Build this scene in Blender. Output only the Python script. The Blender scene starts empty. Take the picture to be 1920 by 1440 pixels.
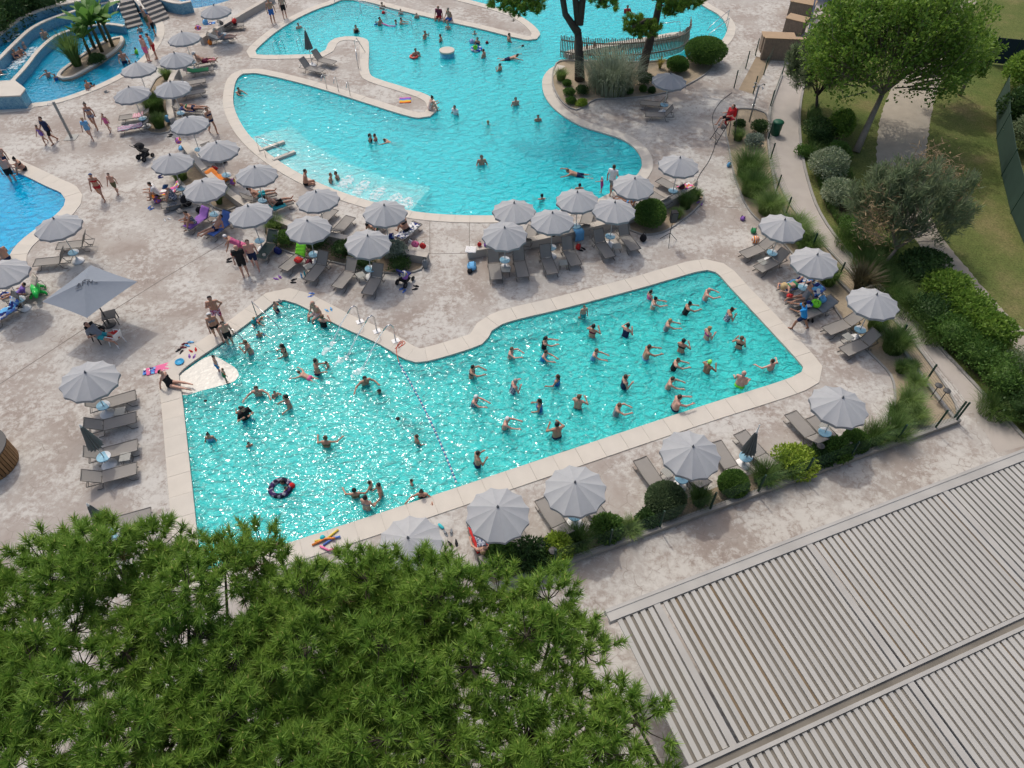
import bpy, math, random
import numpy as np
from mathutils import Vector, Matrix
from mathutils.geometry import tessellate_polygon
random.seed(11)
RNG = np.random.default_rng(11)
SC = bpy.context.scene
COL = SC.collection
R = math.radians

# ------------------------------------------------------------------ camera, sky, sun, exposure
CAM_H, PITCH, FPX = 23.0, R(49.0), 1331.0
cam_data = bpy.data.cameras.new('camera')
cam_data.sensor_fit = 'HORIZONTAL'
cam_data.sensor_width = 36.0
cam_data.lens = FPX / 1920.0 * 36.0
cam_data.clip_end = 2000.0
cam = bpy.data.objects.new('camera', cam_data)
cam.location = (0, 0, CAM_H)
cam.rotation_euler = (R(90) - PITCH, 0, 0)
COL.objects.link(cam)
SC.camera = cam

SUN_EL = R(56.0)
SUN_H = Vector((-0.44, 0.90)).normalized()
SUN_DIR = Vector((SUN_H.x * math.cos(SUN_EL), SUN_H.y * math.cos(SUN_EL), math.sin(SUN_EL)))
world = bpy.data.worlds.new('World')
SC.world = world
world.use_nodes = True
wn = world.node_tree
sky = wn.nodes.new('ShaderNodeTexSky')
sky.sky_type = 'NISHITA'
sky.sun_disc = False
sky.sun_elevation = SUN_EL
sky.sun_rotation = math.atan2(SUN_H.x, SUN_H.y)
sky.dust_density = 5.0
sky.ozone_density = 0.3
wn.links.new(sky.outputs[0], wn.nodes['Background'].inputs[0])
wn.nodes['Background'].inputs[1].default_value = 0.15
sun_data = bpy.data.lights.new('sun', 'SUN')
sun_data.energy = 1.45
sun_data.angle = R(1.2)
sun_data.color = (1.0, 0.955, 0.88)
sun = bpy.data.objects.new('sun', sun_data)
sun.rotation_euler = (-SUN_DIR).to_track_quat('-Z', 'Y').to_euler()
sun.location = (0, 0, 60)
COL.objects.link(sun)
SC.view_settings.view_transform = 'Standard'
SC.view_settings.look = 'None'
SC.view_settings.exposure = 0.02
SC.view_settings.gamma = 1.0
SC.view_settings.use_curve_mapping = False
SC.render.engine = 'CYCLES'
SC.cycles.transparent_max_bounces = 16

# ------------------------------------------------------------------ layout helper: survey point of the drone picture -> world
def P(u, v, z=0.0):
    x = (u - 960.0) / FPX
    y = (v - 720.0) / FPX
    d = Vector((x, math.cos(PITCH) - y * math.sin(PITCH), -math.sin(PITCH) - y * math.cos(PITCH)))
    t = (z - CAM_H) / d.z
    return Vector((0, 0, CAM_H)) + d * t

# ------------------------------------------------------------------ materials
MATS = {}
def nodes_of(m):
    m.use_nodes = True
    nt = m.node_tree
    return nt, nt.nodes, nt.links, nt.nodes['Principled BSDF']

def mat(name, col, rough=0.7, var=0.12, scale=3.0, bump=0.0, bscale=40.0, metal=0.0, spec=0.3, sheen=0.0):
    """plain surface: base colour with a little noise variation, fine bump"""
    if name in MATS:
        return MATS[name]
    m = bpy.data.materials.new(name)
    nt, N, L, b = nodes_of(m)
    b.inputs['Roughness'].default_value = rough
    b.inputs['Metallic'].default_value = metal
    b.inputs['Specular IOR Level'].default_value = spec
    tc = N.new('ShaderNodeTexCoord')
    no = N.new('ShaderNodeTexNoise')
    no.inputs['Scale'].default_value = scale
    no.inputs['Detail'].default_value = 5
    L.new(tc.outputs['Object'], no.inputs['Vector'])
    mx = N.new('ShaderNodeMix'); mx.data_type = 'RGBA'
    mx.inputs[6].default_value = tuple(c * (1 - var) for c in col) + (1,)
    mx.inputs[7].default_value = tuple(min(1, c * (1 + var)) for c in col) + (1,)
    L.new(no.outputs['Fac'], mx.inputs[0])
    L.new(mx.outputs[2], b.inputs['Base Color'])
    if bump > 0:
        n2 = N.new('ShaderNodeTexNoise')
        n2.inputs['Scale'].default_value = bscale
        n2.inputs['Detail'].default_value = 4
        L.new(tc.outputs['Object'], n2.inputs['Vector'])
        bp = N.new('ShaderNodeBump')
        bp.inputs['Strength'].default_value = bump
        bp.inputs['Distance'].default_value = 0.02
        L.new(n2.outputs['Fac'], bp.inputs['Height'])
        L.new(bp.outputs[0], b.inputs['Normal'])
    MATS[name] = m
    return m

def leaf_mat(name, a, b_, trans=0.3, rough=0.5):
    """foliage: each leaf gets its own tone between two greens, light shines through"""
    if name in MATS:
        return MATS[name]
    m = bpy.data.materials.new(name)
    nt, N, L, b = nodes_of(m)
    b.inputs['Roughness'].default_value = rough
    b.inputs['Specular IOR Level'].default_value = 0.25
    g = N.new('ShaderNodeNewGeometry')
    tc = N.new('ShaderNodeTexCoord')
    no = N.new('ShaderNodeTexNoise'); no.inputs['Scale'].default_value = 1.3
    L.new(tc.outputs['Object'], no.inputs['Vector'])
    ad = N.new('ShaderNodeMath'); ad.operation = 'MULTIPLY_ADD'
    L.new(g.outputs['Random Per Island'], ad.inputs[0])
    ad.inputs[1].default_value = 0.65
    sb = N.new('ShaderNodeMath'); sb.operation = 'MULTIPLY_ADD'
    L.new(no.outputs['Fac'], sb.inputs[0]); sb.inputs[1].default_value = 1.2; sb.inputs[2].default_value = -0.42
    L.new(sb.outputs[0], ad.inputs[2])
    mx = N.new('ShaderNodeMix'); mx.data_type = 'RGBA'
    mx.clamp_factor = True
    mx.inputs[6].default_value = tuple(a) + (1,)
    mx.inputs[7].default_value = tuple(b_) + (1,)
    L.new(ad.outputs[0], mx.inputs[0])
    L.new(mx.outputs[2], b.inputs['Base Color'])
    tr = N.new('ShaderNodeBsdfTranslucent')
    L.new(mx.outputs[2], tr.inputs['Color'])
    ms = N.new('ShaderNodeMixShader'); ms.inputs[0].default_value = trans
    L.new(b.outputs[0], ms.inputs[1]); L.new(tr.outputs[0], ms.inputs[2])
    L.new(ms.outputs[0], N['Material Output'].inputs[0])
    MATS[name] = m
    return m

def cloth_mat(name, col, trans=0.12, rough=0.85):
    if name in MATS:
        return MATS[name]
    m = mat(name, col, rough, 0.08, 6.0, 0.15, 90.0)
    nt = m.node_tree; N = nt.nodes; L = nt.links
    tr = N.new('ShaderNodeBsdfTranslucent'); tr.inputs['Color'].default_value = tuple(col) + (1,)
    ms = N.new('ShaderNodeMixShader'); ms.inputs[0].default_value = trans
    L.new(N['Principled BSDF'].outputs[0], ms.inputs[1]); L.new(tr.outputs[0], ms.inputs[2])
    L.new(ms.outputs[0], N['Material Output'].inputs[0])
    return m

def stripe_mat(name, cols, axis=0, scale=6.0, wobble=0.0):
    """woven or printed cloth in bands / blotches of several colours"""
    if name in MATS:
        return MATS[name]
    m = bpy.data.materials.new(name)
    nt, N, L, b = nodes_of(m)
    b.inputs['Roughness'].default_value = 0.9
    b.inputs['Specular IOR Level'].default_value = 0.1
    tc = N.new('ShaderNodeTexCoord')
    if wobble >= 1:
        t = N.new('ShaderNodeTexVoronoi'); t.inputs['Scale'].default_value = scale
        L.new(tc.outputs['Object'], t.inputs['Vector'])
        fac = N.new('ShaderNodeSeparateColor'); L.new(t.outputs['Color'], fac.inputs[0]); out = fac.outputs[0]
    else:
        t = N.new('ShaderNodeTexWave'); t.bands_direction = 'XYZ'[axis]
        t.wave_profile = 'SAW'
        t.inputs['Scale'].default_value = scale
        t.inputs['Distortion'].default_value = wobble
        L.new(tc.outputs['Object'], t.inputs['Vector']); out = t.outputs['Fac']
    cr = N.new('ShaderNodeValToRGB'); cr.color_ramp.interpolation = 'CONSTANT'
    e = cr.color_ramp.elements
    while len(e) < len(cols):
        e.new(0.5)
    for i, c in enumerate(cols):
        e[i].position = i / len(cols); e[i].color = tuple(c) + (1,)
    L.new(out, cr.inputs[0]); L.new(cr.outputs[0], b.inputs['Base Color'])
    MATS[name] = m
    return m

# ------------------------------------------------------------------ object helpers
def link(o, parent=None):
    COL.objects.link(o)
    if parent is not None:
        o.parent = parent
    return o

def tag(o, label=None, cat=None, group=None, kind=None):
    if label: o['label'] = label
    if cat: o['category'] = cat
    if group: o['group'] = group
    if kind: o['kind'] = kind
    return o

def empty(name, loc=(0, 0, 0), rz=0.0, label=None, cat=None, group=None, s=1.0):
    o = bpy.data.objects.new(name, None)
    o.empty_display_size = 0.2
    o.location = loc
    o.rotation_euler = (0, 0, rz)
    o.scale = (s, s, s)
    COL.objects.link(o)
    return tag(o, label, cat, group)

def mesh_np(name, verts, faces, smooth=False):
    """verts (n,3) array, faces (m,k) array -> mesh, fast"""
    me = bpy.data.meshes.new(name)
    verts = np.ascontiguousarray(verts, dtype=np.float32)
    faces = np.ascontiguousarray(faces, dtype=np.int32)
    n, k = faces.shape
    me.vertices.add(len(verts)); me.vertices.foreach_set('co', verts.ravel())
    me.loops.add(n * k); me.loops.foreach_set('vertex_index', faces.ravel())
    me.polygons.add(n)
    me.polygons.foreach_set('loop_start', np.arange(0, n * k, k, dtype=np.int32))
    me.polygons.foreach_set('loop_total', np.full(n, k, dtype=np.int32))
    if smooth:
        me.polygons.foreach_set('use_smooth', np.ones(n, dtype=bool))
    me.update(calc_edges=True)
    me.validate()
    return me

def obj(name, me, material, parent=None, loc=(0, 0, 0), rot=(0, 0, 0)):
    o = bpy.data.objects.new(name, me)
    o.location = loc
    o.rotation_euler = rot
    if material is not None:
        if len(me.materials) == 0:
            me.materials.append(material)
        else:
            o.material_slots[0].link = 'OBJECT'
            o.material_slots[0].material = material
    return link(o, parent)

class MB:
    """collects simple solids; mesh() or build() turns them into one mesh"""
    def __init__(s, origin=(0, 0, 0)):
        s.v = []; s.f = []; s.o = Vector(origin)
    def add(s, vs, fs):
        n = len(s.v)
        s.v += [tuple(Vector(p) - s.o) for p in vs]
        s.f += [tuple(i + n for i in f) for f in fs]
        return s
    def box(s, c, size, rz=0.0, M=None):
        hx, hy, hz = size[0] / 2, size[1] / 2, size[2] / 2
        m = M if M is not None else Matrix.Rotation(rz, 3, 'Z')
        vs = [Vector(c) + m @ Vector((x, y, z)) for x, y, z in
              ((-hx, -hy, -hz), (hx, -hy, -hz), (hx, hy, -hz), (-hx, hy, -hz), (-hx, -hy, hz), (hx, -hy, hz), (hx, hy, hz), (-hx, hy, hz))]
        return s.add(vs, [(3, 2, 1, 0), (4, 5, 6, 7), (0, 1, 5, 4), (1, 2, 6, 5), (2, 3, 7, 6), (3, 0, 4, 7)])
    def bar(s, a, b, w, h, up=(0, 0, 1)):
        a = Vector(a); b = Vector(b); d = (b - a)
        if d.length < 1e-6: return s
        x = d.normalized(); y = Vector(up).cross(x)
        if y.length < 1e-4: y = Vector((1, 0, 0)).cross(x)
        y.normalize(); z = x.cross(y)
        m = Matrix((x, y, z)).transposed()
        return s.box((a + b) / 2, (d.length, w, h), M=m)
    def tube(s, pts, r, n=6, cap=True):
        pts = [Vector(p) for p in pts]
        rs = r if isinstance(r, (list, tuple)) else [r] * len(pts)
        vs = []; fs = []
        ref = None
        for i, p in enumerate(pts):
            a = pts[max(0, i - 1)]; b = pts[min(len(pts) - 1, i + 1)]
            d = (b - a).normalized()
            if ref is None:
                ref = Vector((0, 0, 1)) if abs(d.z) < 0.9 else Vector((1, 0, 0))
            x = (ref - d * ref.dot(d)).normalized(); y = d.cross(x); ref = x
            for k in range(n):
                t = 2 * math.pi * k / n
                vs.append(p + (x * math.cos(t) + y * math.sin(t)) * rs[i])
        for i in range(len(pts) - 1):
            for k in range(n):
                k2 = (k + 1) % n
                fs.append((i * n + k, i * n + k2, (i + 1) * n + k2, (i + 1) * n + k))
        if cap:
            fs.append(tuple(range(n - 1, -1, -1)))
            fs.append(tuple((len(pts) - 1) * n + k for k in range(n)))
        return s.add(vs, fs)
    def lathe(s, prof, c=(0, 0, 0), n=16, M=None):
        c = Vector(c); vs = []; fs = []
        for r, z in prof:
            for k in range(n):
                t = 2 * math.pi * k / n
                q = Vector((r * math.cos(t), r * math.sin(t), z))
                vs.append(c + (M @ q if M is not None else q))
        for i in range(len(prof) - 1):
            for k in range(n):
                k2 = (k + 1) % n
                fs.append((i * n + k, i * n + k2, (i + 1) * n + k2, (i + 1) * n + k))
        fs.append(tuple(range(n - 1, -1, -1)))
        fs.append(tuple((len(prof) - 1) * n + k for k in range(n)))
        return s.add(vs, fs)
    def ball(s, c, r, n=8, m=6, sq=(1, 1, 1)):
        c = Vector(c)
        pr = [(max(1e-3, r * math.sin(math.pi * i / m)), -r * math.cos(math.pi * i / m)) for i in range(m + 1)]
        return s.lathe(pr, c, n, Matrix.Diagonal(sq))
    def prism(s, ring, z0, z1):
        n = len(ring)
        vs = [(p[0], p[1], z0) for p in ring] + [(p[0], p[1], z1) for p in ring]
        fs = [(i, (i + 1) % n, n + (i + 1) % n, n + i) for i in range(n)]
        tri = tessellate_polygon([[Vector((p[0], p[1], 0)) for p in ring]])
        fs += [tuple(n + i for i in t) for t in tri]
        return s.add(vs, fs)
    def mesh(s, name='mesh', smooth=False):
        me = bpy.data.meshes.new(name)
        me.from_pydata(s.v, [], s.f)
        if smooth:
            me.polygons.foreach_set('use_smooth', [True] * len(me.polygons))
        me.update()
        return me
    def build(s, name, material, parent=None, smooth=False, loc=(0, 0, 0), rot=(0, 0, 0)):
        return obj(name, s.mesh(name, smooth), material, parent, loc, rot)

def catmull(pts, step=0.3, closed=True):
    pts = [Vector((p[0], p[1])) for p in pts]
    n = len(pts); out = []
    rng = range(n if closed else n - 1)
    for i in rng:
        if closed:
            p0, p1, p2, p3 = pts[i - 1], pts[i], pts[(i + 1) % n], pts[(i + 2) % n]
        else:
            p0, p1, p2, p3 = pts[max(0, i - 1)], pts[i], pts[i + 1], pts[min(n - 1, i + 2)]
        L_ = (p2 - p1).length
        # centripetal parameters keep corners tight
        d0 = max(1e-3, (p1 - p0).length ** 0.5); d1 = max(1e-3, L_ ** 0.5); d2 = max(1e-3, (p3 - p2).length ** 0.5)
        m1 = (p2 - p1) if (p1 - p0).length < 1e-6 else ((p1 - p0) / d0 - (p2 - p0) / (d0 + d1) + (p2 - p1) / d1) * d1
        m2 = (p2 - p1) if (p3 - p2).length < 1e-6 else ((p2 - p1) / d1 - (p3 - p1) / (d1 + d2) + (p3 - p2) / d2) * d1
        k = max(1, int(L_ / step))
        for j in range(k):
            t = j / k; t2 = t * t; t3 = t2 * t
            out.append(p1 * (2 * t3 - 3 * t2 + 1) + m1 * (t3 - 2 * t2 + t) + p2 * (-2 * t3 + 3 * t2) + m2 * (t3 - t2))
    if not closed:
        out.append(pts[-1])
    return out

def outline(px, z=0.0, step=0.3, closed=True):
    return catmull([P(u, v, z) for u, v in px], step, closed)

def area(r):
    return 0.5 * sum(r[i - 1][0] * r[i][1] - r[i][0] * r[i - 1][1] for i in range(len(r)))

def ccw(r):
    return r if area(r) > 0 else r[::-1]

def offset(ring, d, closed=True):
    n = len(ring); out = []
    for i in range(n):
        if closed:
            a, b = ring[i - 1], ring[(i + 1) % n]
        else:
            a, b = ring[max(0, i - 1)], ring[min(n - 1, i + 1)]
        t = (b - a)
        if t.length < 1e-9: t = Vector((1, 0))
        t.normalize()
        out.append(ring[i] + Vector((t.y, -t.x)) * d)
    return out

def sheet(name, rings, z, material, kind='structure', parent=None):
    """flat sheet with holes"""
    polys = [[Vector((p[0], p[1], 0)) for p in r] for r in rings]
    tris = tessellate_polygon(polys)
    vs = [(p[0], p[1], z) for r in rings for p in r]
    fs = []
    for t in tris:
        a, b, c = (Vector(vs[i]) for i in t)
        fs.append(t if (b - a).cross(c - a).z > 0 else t[::-1])
    me = bpy.data.meshes.new(name)
    me.from_pydata(vs, [], fs); me.update()
    o = obj(name, me, material, parent)
    if parent is None and kind: o['kind'] = kind
    return o

def copy_tree(o, parent=None):
    c = o.copy()
    COL.objects.link(c)
    c.parent = parent
    for ch in o.children:
        copy_tree(ch, c)
    return c
# ------------------------------------------------------------------ setting materials
def deck_material():
    m = bpy.data.materials.new('stamped_concrete')
    nt, N, L, b = nodes_of(m)
    b.inputs['Roughness'].default_value = 0.85
    b.inputs['Specular IOR Level'].default_value = 0.2
    tc = N.new('ShaderNodeTexCoord')
    def noise(scale, detail=6, rough=0.6, dist=0.0):
        n = N.new('ShaderNodeTexNoise')
        n.inputs['Scale'].default_value = scale; n.inputs['Detail'].default_value = detail
        n.inputs['Roughness'].default_value = rough; n.inputs['Distortion'].default_value = dist
        L.new(tc.outputs['Object'], n.inputs['Vector']); return n
    def ramp(src, stops):
        r = N.new('ShaderNodeValToRGB'); e = r.color_ramp.elements
        while len(e) < len(stops): e.new(0.5)
        for i, (p, c) in enumerate(stops):
            e[i].position = p; e[i].color = (c if isinstance(c, tuple) else (c, c, c)) + (1,)
        L.new(src, r.inputs[0]); return r
    def mix(f, a, b_):
        x = N.new('ShaderNodeMix'); x.data_type = 'RGBA'
        L.new(f, x.inputs[0])
        for sock, val in ((x.inputs[6], a), (x.inputs[7], b_)):
            if isinstance(val, tuple): sock.default_value = val + (1,)
            else: L.new(val, sock)
        return x
    base = ramp(noise(0.30, 4, 0.65, 0.3).outputs['Fac'], [(0.36, (0.298, 0.255, 0.224)), (0.50, (0.362, 0.328, 0.295)), (0.64, (0.405, 0.381, 0.350))])
    # pale worn flakes, broken up at two scales
    nA = noise(3.4, 6, 0.74, 0.25)
    nB = noise(0.42, 2, 0.5)
    ad = N.new('ShaderNodeMath'); ad.operation = 'MULTIPLY_ADD'
    L.new(nB.outputs['Fac'], ad.inputs[0]); ad.inputs[1].default_value = 0.75; L.new(nA.outputs['Fac'], ad.inputs[2])
    fl = ramp(ad.outputs[0], [(0.84, 0.0), (1.0, 0.72)])
    c1 = mix(fl.outputs[0], base.outputs[0], (0.545, 0.535, 0.50))
    # darker speckle and wandering hairlines of the stamped stone print
    st = ramp(nA.outputs['Fac'], [(0.30, 0.75), (0.44, 0.0)])
    c2 = mix(st.outputs[0], c1.outputs[2], (0.25, 0.205, 0.178))
    wv = noise(1.3, 2, 0.5)
    mp = N.new('ShaderNodeMix'); mp.data_type = 'VECTOR'; mp.inputs[0].default_value = 0.35
    L.new(tc.outputs['Object'], mp.inputs[4]); L.new(wv.outputs['Color'], mp.inputs[5])
    vo = N.new('ShaderNodeTexVoronoi'); vo.feature = 'DISTANCE_TO_EDGE'; vo.inputs['Scale'].default_value = 2.6
    L.new(mp.outputs[1], vo.inputs['Vector'])
    ln = ramp(vo.outputs['Distance'], [(0.0, 0.7), (0.03, 0.0)])
    br = N.new('ShaderNodeMath'); br.operation = 'MULTIPLY'
    br2 = ramp(wv.outputs['Fac'], [(0.46, 0.0), (0.62, 1.0)])
    L.new(ln.outputs[0], br.inputs[0]); L.new(br2.outputs[0], br.inputs[1])
    c4 = mix(br.outputs[0], c2.outputs[2], (0.22, 0.185, 0.16))
    L.new(c4.outputs[2], b.inputs['Base Color'])
    MATS['deck'] = m
    return m

def water_material(name, absorb, density, bump=1.0, scale=2.6, rough=0.04, cloud=(.06, .50, .52), turbid=0.3):
    """rippled surface over a clear body of water that takes out red light with depth"""
    m = bpy.data.materials.new(name)
    nt, N, L, b = nodes_of(m)
    N.remove(b)
    tc = N.new('ShaderNodeTexCoord')
    mp = N.new('ShaderNodeMapping'); mp.inputs['Rotation'].default_value = (0, 0, R(20)); mp.inputs['Scale'].default_value = (1.0, 1.4, 1.0)
    L.new(tc.outputs['Object'], mp.inputs['Vector'])
    n1 = N.new('ShaderNodeTexNoise'); n1.inputs['Scale'].default_value = scale; n1.inputs['Detail'].default_value = 1.0
    n1.inputs['Roughness'].default_value = 0.5; n1.inputs['Distortion'].default_value = 0.5
    L.new(mp.outputs[0], n1.inputs['Vector'])
    bp = N.new('ShaderNodeBump'); bp.inputs['Strength'].default_value = 1.0; bp.inputs['Distance'].default_value = 0.1 * bump
    L.new(n1.outputs['Fac'], bp.inputs['Height'])
    gl = N.new('ShaderNodeBsdfGlossy'); gl.inputs['Roughness'].default_value = rough
    L.new(bp.outputs[0], gl.inputs['Normal'])
    # clear water seen straight, bent by the ripples, and its own faint turbidity
    tr = N.new('ShaderNodeBsdfTransparent')
    rf = N.new('ShaderNodeBsdfRefraction'); rf.inputs['IOR'].default_value = 1.33; rf.inputs['Roughness'].default_value = 0.0
    L.new(bp.outputs[0], rf.inputs['Normal'])
    m1 = N.new('ShaderNodeMixShader'); m1.inputs[0].default_value = 0.45
    L.new(tr.outputs[0], m1.inputs[1]); L.new(rf.outputs[0], m1.inputs[2])
    df = N.new('ShaderNodeBsdfDiffuse'); df.inputs['Color'].default_value = tuple(cloud) + (1,)
    n3 = N.new('ShaderNodeTexNoise'); n3.inputs['Scale'].default_value = scale * .62; n3.inputs['Detail'].default_value = 3; n3.inputs['Distortion'].default_value = .8
    L.new(mp.outputs[0], n3.inputs['Vector'])
    b3 = N.new('ShaderNodeBump'); b3.inputs['Strength'].default_value = 1.0; b3.inputs['Distance'].default_value = .52
    L.new(n3.outputs['Fac'], b3.inputs['Height']); L.new(b3.outputs[0], df.inputs['Normal'])
    m2 = N.new('ShaderNodeMixShader'); m2.inputs[0].default_value = turbid
    L.new(m1.outputs[0], m2.inputs[1]); L.new(df.outputs[0], m2.inputs[2])
    fr = N.new('ShaderNodeFresnel'); fr.inputs['IOR'].default_value = 1.33; L.new(bp.outputs[0], fr.inputs['Normal'])
    ms = N.new('ShaderNodeMixShader')
    L.new(fr.outputs[0], ms.inputs[0]); L.new(m2.outputs[0], ms.inputs[1]); L.new(gl.outputs[0], ms.inputs[2])
    L.new(ms.outputs[0], N['Material Output'].inputs[0])
    va = N.new('ShaderNodeVolumeAbsorption'); va.inputs['Color'].default_value = tuple(absorb) + (1,); va.inputs['Density'].default_value = density
    L.new(va.outputs[0], N['Material Output'].inputs['Volume'])
    MATS[name] = m
    return m

def water_body(name, ring, level, bottom, material):
    """closed body of water; its sides and bottom lie just outside the basin"""
    out = offset(ring, 0.03)
    n = len(ring)
    vs = [(p.x, p.y, level) for p in out] + [(p.x, p.y, bottom - 0.05) for p in out]
    fs = [(i, n + i, n + (i + 1) % n, (i + 1) % n) for i in range(n)]
    fs = [f[::-1] for f in fs]
    for t in tessellate_polygon([[Vector((p.x, p.y, 0)) for p in out]]):
        a, b_, c = (Vector(vs[i]) for i in t)
        t = t if (b_ - a).cross(c - a).z > 0 else t[::-1]
        fs.append(tuple(t)); fs.append(tuple(n + i for i in t[::-1]))
    me = bpy.data.meshes.new(name); me.from_pydata(vs, [], fs); me.update()
    o = obj(name, me, material); o['kind'] = 'structure'
    return o

DECK = deck_material()
STONE = mat('coping_stone', (0.55, 0.51, 0.445), 0.8, 0.13, 1.3, 0.2, 30)
STONE_B = mat('coping_stone_grey', (0.535, 0.50, 0.44), 0.8, 0.14, 1.1, 0.2, 30)
WALLC = mat('low_wall_render', (0.40, 0.375, 0.345), 0.85, 0.10, 2.0, 0.2, 25)
WALLTOP = mat('wall_capstone', (0.48, 0.44, 0.385), 0.8, 0.12, 2.0, 0.2, 25)
CONC = mat('path_concrete', (0.40, 0.365, 0.33), 0.9, 0.14, 1.2, 0.25, 40)
KERB = mat('kerb_concrete', (0.30, 0.29, 0.27), 0.9, 0.18, 3, 0.2, 40)
SOIL = mat('bed_soil', (0.30, 0.24, 0.17), 0.95, 0.35, 6, 0.6, 30)
GRAVEL = mat('pale_gravel_bed', (0.34, 0.28, 0.20), 0.95, 0.3, 9, 0.6, 45)
JOINT = mat('joint_filler', (0.20, 0.18, 0.16), 0.9, 0.1)
STEEL = mat('stainless_steel', (0.55, 0.56, 0.57), 0.25, 0.05, metal=1.0)
GREENPAINT = mat('dark_green_paint', (0.012, 0.045, 0.03), 0.5, 0.1)
WHITE = mat('white_plastic', (0.75, 0.75, 0.74), 0.5, 0.05)
BLACK = mat('black_fabric', (0.015, 0.015, 0.018), 0.8, 0.2)
DGREY = mat('dark_grey_metal', (0.07, 0.07, 0.07), 0.5, 0.1)
WOODC = mat('weathered_wood', (0.25, 0.20, 0.155), 0.85, 0.3, 5)

# ------------------------------------------------------------------ pool outlines (water edge), surveyed in the picture
MAIN_PX = [(334, 702), (428, 633), (498, 580), (515, 566), (533, 562), (556, 569), (640, 612), (712, 645), (760, 673), (780, 679), (800, 677), (880, 654),
           (903, 645), (915, 632), (921, 620), (940, 608), (1060, 577), (1200, 540), (1308, 509), (1326, 506), (1342, 510), (1370, 539), (1430, 603), (1496, 675),
           (1507, 688), (1505, 698), (1486, 708), (1300, 768), (1000, 868), (700, 968), (540, 1020), (400, 1066), (378, 1073), (374, 1052), (362, 940), (351, 840), (340, 742), (336, 716)]
UP_PX = [(437, 195), (438, 168), (444, 148), (456, 138), (476, 137), (520, 145), (600, 166), (680, 191), (760, 216), (785, 221), (806, 218), (818, 208), (817, 193),
         (803, 180), (760, 165), (712, 150), (696, 143), (691, 131), (691, 90), (688, 75), (672, 70), (648, 69), (628, 73), (616, 82), (611, 94), (598, 101), (560, 103),
         (500, 104), (481, 103), (478, 96), (490, 83), (520, 58), (560, 33), (600, 15), (624, 7), (640, 0), (680, 2), (740, 17), (815, 35), (900, 54), (960, 69), (990, 75), (1006, 73), (1012, 65),
         (1003, 51), (975, 31), (930, 14), (870, -2), (760, -30), (640, -75), (760, -130), (1050, -130), (1270, -70), (1290, -20), (1318, 10), (1348, 28), (1362, 45), (1362, 62),
         (1348, 82), (1322, 95), (1290, 106), (1240, 112), (1180, 114), (1120, 113), (1070, 110), (1050, 112), (1044, 122), (1030, 131), (1019, 146), (1018, 166),
         (1028, 190), (1052, 214), (1090, 236), (1130, 249), (1168, 262), (1192, 279), (1204, 300), (1203, 316), (1190, 334), (1160, 354), (1110, 379), (1060, 393), (1000, 401),
         (920, 405), (850, 404), (780, 398), (720, 385), (660, 368), (600, 345), (550, 320), (505, 290), (470, 258), (448, 226)]
LEFT_PX = [(-40, 285), (10, 312), (45, 328), (90, 350), (116, 362), (124, 374), (121, 387), (100, 408), (60, 436), (35, 457), (18, 482), (8, 520), (-60, 560), (-200, 560), (-260, 420), (-200, 300), (-110, 262)]
LAG_PX = [(52, 199), (57, 195), (95, 190), (150, 173), (185, 159), (220, 142), (245, 127), (265, 110), (282, 90), (294, 66), (293, 48), (284, 34), (268, 20), (230, 10), (190, 6), (150, 10), (100, 24), (60, 46), (20, 78),
          (-10, 108), (-40, 150), (-40, 190), (0, 204)]
SPL_PX = [(300, -8), (330, -1), (352, 8), (362, 15), (385, 12), (425, 2), (470, -15), (480, -50), (300, -60)]
R_MAIN = ccw(outline(MAIN_PX, 0, 0.35))
R_UP = ccw(outline(UP_PX, 0, 0.4))
R_LEFT = ccw(outline(LEFT_PX, 0, 0.4))
R_LAG = ccw(outline(LAG_PX, 0, 0.4))
R_SPL = ccw(outline(SPL_PX, 0, 0.4))

# deck outline: the right side is the outer edge of the walkway
PATH_R = [(1560, -40), (1532, 60), (1510, 140), (1498, 200), (1498, 260), (1510, 330), (1535, 400), (1580, 465), (1640, 530), (1720, 612), (1800, 696), (1880, 782), (1960, 868), (2100, 1020)]
pr = outline(PATH_R, 0, 0.8, closed=False)
deck_ring = [Vector((-60, 85)), Vector((-70, -40)), Vector((60, -40)), Vector((40, 6))] + pr[::-1] + [Vector((15, 85))]
DECK_RING = ccw(deck_ring)
hol = [R_MAIN, R_UP, R_LEFT, R_LAG, R_SPL]
sheet('pool_deck', [DECK_RING] + [h[::-1] for h in hol], 0.0, DECK)

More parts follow.
